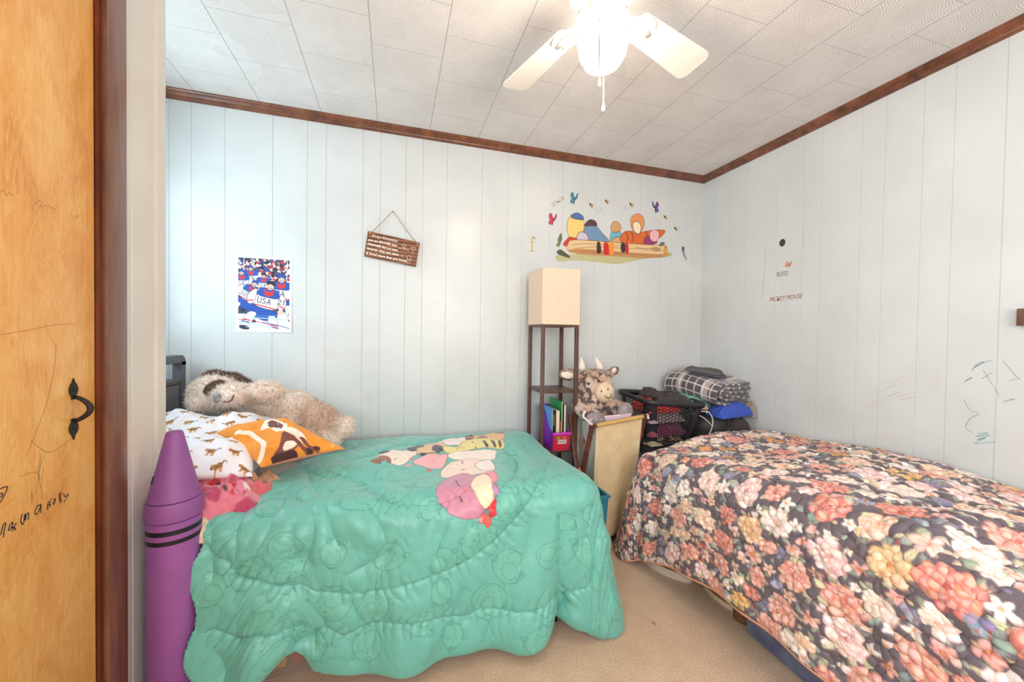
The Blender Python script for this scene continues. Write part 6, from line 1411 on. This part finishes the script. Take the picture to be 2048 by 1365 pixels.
Bp([(1.5646, 1.9014), (1.5797, 1.9676), (1.6294, 1.9867), (1.7058, 1.9791), (1.7827, 2.0008), (1.8874, 2.018), (1.9409, 2.0155), (1.9064, 1.9676), (1.8105, 1.9295), (1.7339, 1.879)], (214, 106, 52)); Bp([(1.6455, 2.0172), (1.644, 2.0823), (1.6939, 2.1166), (1.7457, 2.1001), (1.7559, 2.0351), (1.7228, 1.9807), (1.6805, 1.9695)], (226, 148, 92)); Bp([(1.6715, 1.9906), (1.6617, 2.0478), (1.7038, 2.0593), (1.7303, 2.0253), (1.7145, 1.9726)], (240, 226, 190))
Bp([(1.7591, 1.9031), (1.7666, 1.9479), (1.8183, 1.9672), (1.8537, 1.9555), (1.8722, 1.9199), (1.8112, 1.9)], (150, 60, 110)); Bp([(1.8101, 1.9443), (1.8089, 1.9959), (1.8522, 2.0147), (1.8879, 1.9957), (1.8804, 1.9429), (1.8456, 1.9251)], (240, 178, 186))
for pts in ([(1.6046, 1.9699), (1.622, 1.9425), (1.6143, 1.9128)], [(1.6464, 1.981), (1.664, 1.9498), (1.6565, 1.9092)], [(1.7742, 1.9927), (1.7836, 1.9641)]): st.line(pts, .006, (90, 50, 40), .9, 4)
Bp([(1.1389, 1.8104), (1.1456, 1.8523), (1.1983, 1.8844), (1.5565, 1.8935), (1.8112, 1.9), (1.9437, 1.9071), (1.967, 1.8752), (1.9637, 1.8299), (1.7703, 1.8009), (1.5175, 1.797), (1.2387, 1.7903)], (226, 194, 146), (120, 84, 54))
st.poly([(1.139, 1.8035), (1.238, 1.8251), (1.5167, 1.8292), (1.8129, 1.8336), (1.9634, 1.8411), (1.9637, 1.8299), (1.7703, 1.7972), (1.5175, 1.7934), (1.2388, 1.7869)], (190, 138, 90), 1, None, .003, 3)
for pts in ([(1.1799, 1.8482), (1.3151, 1.8663), (1.557, 1.872)], [(1.1995, 1.8255), (1.3947, 1.8517), (1.6408, 1.857), (1.8998, 1.8812)], [(1.6827, 1.8749), (1.7904, 1.8614), (1.9225, 1.8643)], [(1.2384, 1.8077), (1.5171, 1.8149), (1.7698, 1.8193)]): st.line(pts, .003, (130, 90, 58), .9, 5)
Q1 = (1.8646, 1.8709); st.ell(Q1[0], Q1[1], .034, .013, (130, 90, 58), 0, 1, .003); st.ell(Q1[0], Q1[1], .014, .005, (130, 90, 58), 0, 1, .003)
Q1 = (1.9492, 1.8663); st.ell(Q1[0], Q1[1], .018, .042, (220, 170, 96), 0); st.ell(Q1[0], Q1[1], .012, .030, (150, 104, 60), 0, 1, .003)
for pts, c in (([(1.0664, 1.8731), (1.0916, 1.9232), (1.0999, 1.8759), (1.0779, 1.8535)], (110, 116, 84)), ([(1.0559, 1.838), (1.0926, 1.8685), (1.0784, 1.8262)], (126, 128, 92)), ([(1.0606, 1.7838), (1.0862, 1.8097), (1.1394, 1.7829), (1.1626, 1.757), (1.102, 1.7663)], (86, 88, 66)), ([(1.8902, 1.9065), (1.9163, 1.9311), (1.9434, 1.9184), (1.9082, 1.8968)], (104, 116, 110))): st.poly(pts, c, 1, (80, 84, 66), .002, 4)
for pts, c in (([(1.3702, 1.878), (1.3941, 1.88), (1.4036, 1.8134), (1.3717, 1.8074)], (64, 46, 42)), ([(1.4262, 1.8826), (1.4586, 1.8782), (1.4682, 1.8076), (1.4278, 1.8046)], (200, 40, 44)), ([(1.4664, 1.8896), (1.5031, 1.8891), (1.5049, 1.8104), (1.4723, 1.8079)], (236, 148, 60)), ([(1.5649, 1.887), (1.5897, 1.8963), (1.6072, 1.8616), (1.5913, 1.8241), (1.5661, 1.8366)], (56, 46, 52)), ([(1.6021, 1.8973), (1.6232, 1.8918), (1.6289, 1.827), (1.6038, 1.8251)], (196, 48, 48))): st.poly(pts, c, 1, None, .002, 4)
sticker('wall_sticker', st, 'wide wall sticker of a tan log heaped with rounded coloured shapes', 'wall sticker')
def bstick(px_, py_, half, draw, label, cat, group=None):
    c = px_; p = Paint(c[0] - half, c[0] + half, c[1] - half, c[1] + half, .0014, (255, 255, 255)); draw(p, c[0], c[1]); return sticker('wall_sticker', p, label, cat, group)
def butterfly(col, fl):
    dk_ = tuple(np.array(col) * .55)
    def d_(p, x, y):
        p.poly([(x, y), (x - fl * .012, y + .045), (x - fl * .03, y + .035), (x - fl * .026, y + .008)], col, 1, dk_, .003, 5); p.poly([(x + fl * .002, y), (x + fl * .022, y + .046), (x + fl * .026, y + .03), (x + fl * .016, y + .004)], col, 1, dk_, .003, 5)
        p.poly([(x, y), (x - fl * .026, y - .004), (x - fl * .03, y - .026), (x - fl * .008, y - .028)], col, 1, dk_, .003, 5); p.line([(x - fl * .004, y - .034), (x + fl * .004, y + .014)], .006, dk_)
    return d_
bstick((1.189, 2.1635), 0, .055, butterfly((70, 140, 160), 1), 'teal butterfly sticker high above the left end of the log sticker', 'wall sticker', 'insect stickers')
bstick((1.0306, 2.0026), 0, .055, butterfly((206, 60, 96), 1), 'red butterfly sticker left of the log sticker', 'wall sticker', 'insect stickers')
bstick((1.848, 2.1772), 0, .055, butterfly((112, 78, 140), -1), 'purple butterfly sticker above the right end of the log sticker', 'wall sticker', 'insect stickers')
def dragon(p, x, y):
    c = (128, 124, 124)
    for a in (.55, .85, 3.55, 3.95): p.ell(x + .024 * math.cos(a), y + .024 * math.sin(a), .026, .0065, (216, 212, 206), a); p.ell(x + .024 * math.cos(a), y + .024 * math.sin(a), .026, .0065, c, a, 1, .002)
    p.line([(x + .010, y + .012), (x - .026, y - .030)] if False else [(x + .012, y - .004), (x - .030, y + .004)], .004, c)
bstick((1.0653, 2.1321), 0, .055, dragon, 'pale grey dragonfly sticker at the top left of the insect stickers', 'wall sticker', 'insect stickers')
def bee(trail=None):
    def d_(p, x, y):
        for a in (.7, 2.4): p.ell(x + .013 * math.cos(a), y + .013 * math.sin(a), .014, .007, (232, 220, 190), a); p.ell(x + .013 * math.cos(a), y + .013 * math.sin(a), .014, .007, (130, 110, 80), a, 1, .002)
        p.ell(x, y, .013, .010, (214, 170, 70), -.7)
        for k in (-1, 0, 1): p.line([(x + k * .006 - .005, y - k * .006 - .007), (x + k * .006 + .006, y - k * .006 + .006)], .0035, (62, 48, 40))
        p.ell(x - .011, y + .010, .006, .006, (62, 48, 40))
        if trail:
            s_ = spline([(x + a * 1.0, y + b_) for a, b_ in trail], 10)
            for k in range(0, len(s_) - 3, 5): p.line(s_[k:k + 3], .0032, (70, 60, 54))
    return d_
bstick((1.3214, 2.1334), 0, .125, bee([(.014, -.018), (.04, -.032), (.075, -.034), (.085, -.012), (.07, -.014), (.085, -.040), (.12, -.042)]), 'bee sticker with a dashed looping trail running to its right', 'wall sticker', 'insect stickers')
bstick((1.4441, 2.1719), 0, .04, bee(), 'lone bee sticker between the two bees with dashed trails', 'wall sticker', 'insect stickers')
bstick((1.646, 2.1732), 0, .125, bee([(-.012, -.016), (-.04, -.030), (-.06, -.020), (-.05, -.008), (-.058, -.030), (-.09, -.020), (-.118, .018)]), 'bee sticker with a dashed looping trail running to its left', 'wall sticker', 'insect stickers')
bstick((1.9428, 2.1129), 0, .035, bee(), 'bee sticker right below the purple butterfly', 'wall sticker', 'insect stickers')
bstick((2.0398, 2.036), 0, .035, bee(), 'bee sticker nearest the room corner', 'wall sticker', 'insect stickers')
def letterf(p, x, y):
    p.line([(x + .016, y + .040), (x + .008, y + .050), (x - .001, y + .040), (x, y), (x - .001, y - .048)], .008, (206, 164, 70), 1, 6); p.line([(x - .014, y + .012), (x + .014, y + .014)], .006, (206, 164, 70)); p.line([(x - .014, y - .050), (x + .014, y - .050)], .007, (206, 164, 70)); p.ell(x + .017, y + .038, .006, .006, (150, 120, 60))
bstick((0.8812, 1.8304), 0, .062, letterf, 'golden letter f sticker left of the lamp shade', 'wall sticker')
def marker(p, x, y):
    p.poly([(x - .016, y + .045), (x + .006, y + .046), (x + .006, y + .018), (x - .016, y + .018)], (104, 66, 118), 1, (70, 50, 80), .002); p.poly([(x - .014, y + .018), (x + .006, y + .018), (x + .010, y - .012), (x + .022, y - .030), (x + .010, y - .034), (x - .004, y - .012)], (140, 128, 136), 1, (90, 80, 92), .002, 3); p.ell(x + .022, y - .040, .012, .010, (166, 162, 170)); p.line([(x + .014, y - .052), (x + .028, y - .058)], .005, (150, 150, 160))
bstick((2.1135, 1.8638), 0, .066, marker, 'small purple marker sticker beside the right room corner', 'wall sticker')
# right wall: dark spot sticker and three written words
pr = Paint(-1.84, -1.76, 1.77, 1.85, .0014, (255, 255, 255)); pr.ell(-1.800, 1.811, .020, .024, (66, 58, 62)); sticker('wall_sticker', pr, 'plain dark oval sticker on the right wall above the written words', 'wall sticker', None, 'r')
m_rw = M('red_brown_ink', (172, 92, 62), .7); m_gw = M('green_ink', (118, 130, 92), .7); m_ow = M('orange_ink', (206, 112, 70), .7)
def rtext(s_, p0, p1, size, mat, label, shear=.25, off=0):
    p0 = np.array(p0); p1 = np.array(p1); L = np.linalg.norm(p1 - p0); ang = math.atan2(p1[2] - p0[2], p0[1] - p1[1])
    Mx = Matrix.Translation((XR - .0012, p0[1], p0[2])) @ Matrix.Rotation(-PI / 2, 4, 'Z') @ Matrix.Rotation(PI / 2, 4, 'X') @ Matrix.Rotation(ang, 4, 'Z')
    return tag(textobj('wall_writing', s_, size, Mx, mat, None, shear, .0003, 1.0, L, off), label, 'wall writing')
rtext('MICKEY MOUSE', (2.29, 1.8755, 1.4523), (2.29, 1.6649, 1.4596), .040, m_rw, 'long red-brown sticker lettering on the right wall, lowest of the words', .35, -.0004)
rtext('PLUTO', (2.29, 1.8327, 1.6056), (2.29, 1.7589, 1.6045), .040, m_gw, 'short green sticker lettering on the right wall above the long word')
rtext('Gof', (2.29, 1.7793, 1.6594), (2.29, 1.7387, 1.6558), .042, m_ow, 'torn orange sticker lettering on the right wall below the dark oval', .1, .0012)

# ================================================================== CEILING FAN
FC_ = np.array((.638, 1.129, 0.0))
m_fan = M('white_enamel', (240, 234, 224), .35, .02, 8); m_blade = M('white_blade', (242, 236, 226), .4, .03, 6); m_brass = M('antique_brass', (74, 54, 36), .6, .1, 40); m_bead = M('pale_beads', (226, 214, 196), .35, metal=.2)
fan = empty('ceiling_fan', (FC_[0], FC_[1], HC), 'white ceiling fan with a lit glass globe and two pull chains', 'ceiling fan')
latheobj('motor_housing', [(.085, 2.449), (.088, 2.438), (.118, 2.425), (.128, 2.405), (.128, 2.360), (.112, 2.335), (.080, 2.325)], FC_, m_fan, fan, 48)
latheobj('switch_housing', [(.044, 2.324), (.047, 2.315), (.047, 2.262), (.060, 2.254), (.063, 2.246), (.056, 2.243)], FC_, m_fan, fan, 40)
q = NT('glowing_glass'); b = q.b
q.l(q.ramp(q.noise(20, 2), [(.3, rgba((255, 250, 240))), (.7, rgba((255, 252, 246)))]), b.inputs['Base Color']); b.inputs['Emission Color'].default_value = (1.0, .82, .66, 1); b.inputs['Emission Strength'].default_value = 36.0; b.inputs['Roughness'].default_value = .25
latheobj('globe', [(.050, 2.247), (.060, 2.240), (.074, 2.222), (.081, 2.195), (.081, 2.165), (.074, 2.130), (.058, 2.102), (.036, 2.089), (.008, 2.085)], FC_, q.m, fan, 48)
def blade(a):
    bm = bmesh.new(); L0, L1 = .155, .532; n_ = 24; ol = []
    w0, w1 = .050, .066
    for t in np.linspace(-PI / 2, PI / 2, 9): ol.append((L0 + .015 - .015 * math.cos(t), w0 * math.sin(t)) )
    top_ = [(L0 + .015 + (L1 - .03 - L0 - .015) * t, w0 + (w1 - w0) * t) for t in np.linspace(.1, 1, 6)]
    tip = [(L1 - .03 + .03 * math.sin(t), w1 - .03 + .03 * math.cos(t)) for t in np.linspace(.2, PI / 2, 5)]
    ol = [(L0, -w0 + .01), (L0, w0 - .01)] + [(L0 + .012, w0)] + top_ + tip + [(x, -y) for x, y in tip[::-1]] + [(x, -y) for x, y in top_[::-1]] + [(L0 + .012, -w0)]
    vs = [bm.verts.new((x, y, 0)) for x, y in ol]; f = bm.faces.new(vs); r = bmesh.ops.extrude_face_region(bm, geom=[f]); bmesh.ops.translate(bm, vec=(0, 0, .006), verts=[v for v in r['geom'] if isinstance(v, bmesh.types.BMVert)])
    Mx = Matrix.Translation((FC_[0], FC_[1], 2.298)) @ Matrix.Rotation(a, 4, 'Z') @ Matrix.Rotation(math.radians(-12), 4, 'X')
    bmesh.ops.transform(bm, matrix=Mx, verts=bm.verts[:]); bl_ = bmobj('blade', bm, m_blade, fan)
    # scrolled iron that carries it
    arm = spline([(.070, 0, .030), (.10, 0, .024), (.130, 0, .004), (.165, 0, -.006)], 6); V, F = tube_vf(arm, np.linspace(.016, .011, len(arm)), 8, False, .5); ps_ = [(V, F)]
    for s_ in (-1, 1): ps_.append(tube_vf(spline([(.125, 0, .004), (.150, s_ * .030, -.003), (.185, s_ * .044, -.005), (.215, s_ * .036, -.006), (.222, s_ * .022, -.006)], 6), .0065, 8, False, .6))
    ps_.append(tube_vf([(.15, 0, -.005), (.20, 0, -.005), (.235, 0, -.005)], [.014, .018, .008], 8, False, .3))
    V, F = join_vf(ps_); V = np.array([tuple(Mx @ Vector(v)) for v in V]); pyobj('blade_iron', V, F, m_fan, fan, True)
for a in (17, 106, 197, 286): blade(math.radians(a))
def chain(p0, p1, p2, mat, nm, pend):
    pts = [p0 + (p1 - p0) * t for t in np.linspace(0, 1, 14)] + [p1 + (p2 - p1) * t for t in np.linspace(0, 1, 46)][1:]
    ps_ = []
    for p_ in pts:
        V, F = lathe_vf([(.0003, -.0020), (.0017, -.0012), (.0021, 0), (.0017, .0012), (.0003, .0020)], p_, 6); ps_.append((V, F))
    ps_.append(tube_vf([pts[0], pts[13], pts[-1]], .0010, 4))
    V, F = join_vf(ps_); c_ = pyobj(nm, V, F, mat, fan, True)
    latheobj('pendant', [(.0012, .0), (.003, -.004), (.0045, -.014), (.007, -.024), (.0072, -.030), (.004, -.034), (.001, -.035)], tuple(p2), pend, c_, 16); return c_
gA = np.array((0.6058, 1.0831, 2.2491)); gB = np.array((0.5814, 1.0524, 2.1631)); gC = np.array((0.5843, 1.0486, 2.0021))
chain(gA, gB, gC, m_brass, 'pull_chain', M('pearly_fob', (214, 200, 186), .3))
hA = np.array((0.6879, 1.2081, 2.1654)); hC = np.array((0.6891, 1.2054, 2.035))
chain(hA, hA * .9 + hC * .1, hC, m_bead, 'pull_chain', M('white_fob', (240, 232, 220), .3))

# ================================================================== LIGHT AND CAMERA
def area(name, loc, rot, sx, sy, power, col):
    l = bpy.data.lights.new(name, 'AREA'); l.shape = 'RECTANGLE'; l.size = sx; l.size_y = sy; l.energy = power; l.color = col
    o = bpy.data.objects.new(name, l); C.objects.link(o); o.location = loc; o.rotation_euler = rot; return o
area('daylight_alcove_window', (XA - .09, (WY0 + WY1) / 2, (WZ0 + WZ1) / 2), (0, -PI / 2, 0), WZ1 - WZ0 - .04, WY1 - WY0 - .04, 12.0, (.66, .88, 1.0))
area('rear_fill_light', ((FX0 + FX1) / 2, YF - .09, (FZ0 + FZ1) / 2), (PI / 2, 0, 0), FX1 - FX0 - .06, FZ1 - FZ0 - .06, 36.0, (1.0, .955, .91))  # added fill light from behind the camera
area('side_fill_light', (XL - .09, (LY0 + LY1) / 2, (LZ0 + LZ1) / 2), (0, -PI / 2, 0), LZ1 - LZ0 - .06, LY1 - LY0 - .06, 27.0, (.96, .98, 1.0))  # added fill light, brightens the right wall and floral quilt
w = bpy.data.worlds.new('sky'); bpy.context.scene.world = w; w.use_nodes = True
bg = w.node_tree.nodes['Background']; bg.inputs[0].default_value = (.70, .82, 1.0, 1); bg.inputs[1].default_value = .6

cd = bpy.data.cameras.new('camera'); cam = bpy.data.objects.new('camera', cd); C.objects.link(cam)
yaw, pitch, roll, fpx = .297369, -.017416, .014976, 770.57
Fw = Vector((math.sin(yaw) * math.cos(pitch), math.cos(yaw) * math.cos(pitch), math.sin(pitch))); Rt = Vector((math.cos(yaw), -math.sin(yaw), 0)); Up = Rt.cross(Fw)
Rr = Rt * math.cos(roll) + Up * math.sin(roll); Uu = -Rt * math.sin(roll) + Up * math.cos(roll)
cam.matrix_world = Matrix((( Rr.x, Uu.x, -Fw.x, 0), (Rr.y, Uu.y, -Fw.y, 0), (Rr.z, Uu.z, -Fw.z, 1.22), (0, 0, 0, 1)))
cd.sensor_fit = 'HORIZONTAL'; cd.sensor_width = 36; cd.lens = fpx / 2048 * 36; cd.clip_start = .02
sc_ = bpy.context.scene; sc_.camera = cam
vs_ = sc_.view_settings; vs_.view_transform = 'Standard'; vs_.look = 'None'; vs_.gamma = 1; vs_.use_curve_mapping = False; vs_.exposure = 0.42
sc_.cycles.use_denoising = True
sc_.cycles.max_bounces = 6; sc_.cycles.diffuse_bounces = 4; sc_.cycles.glossy_bounces = 2; sc_.cycles.transparent_max_bounces = 6
sc_.cycles.use_adaptive_sampling = True; sc_.cycles.adaptive_threshold = .06; sc_.cycles.caustics_reflective = False; sc_.cycles.caustics_refractive = False; sc_.cycles.sample_clamp_indirect = 6
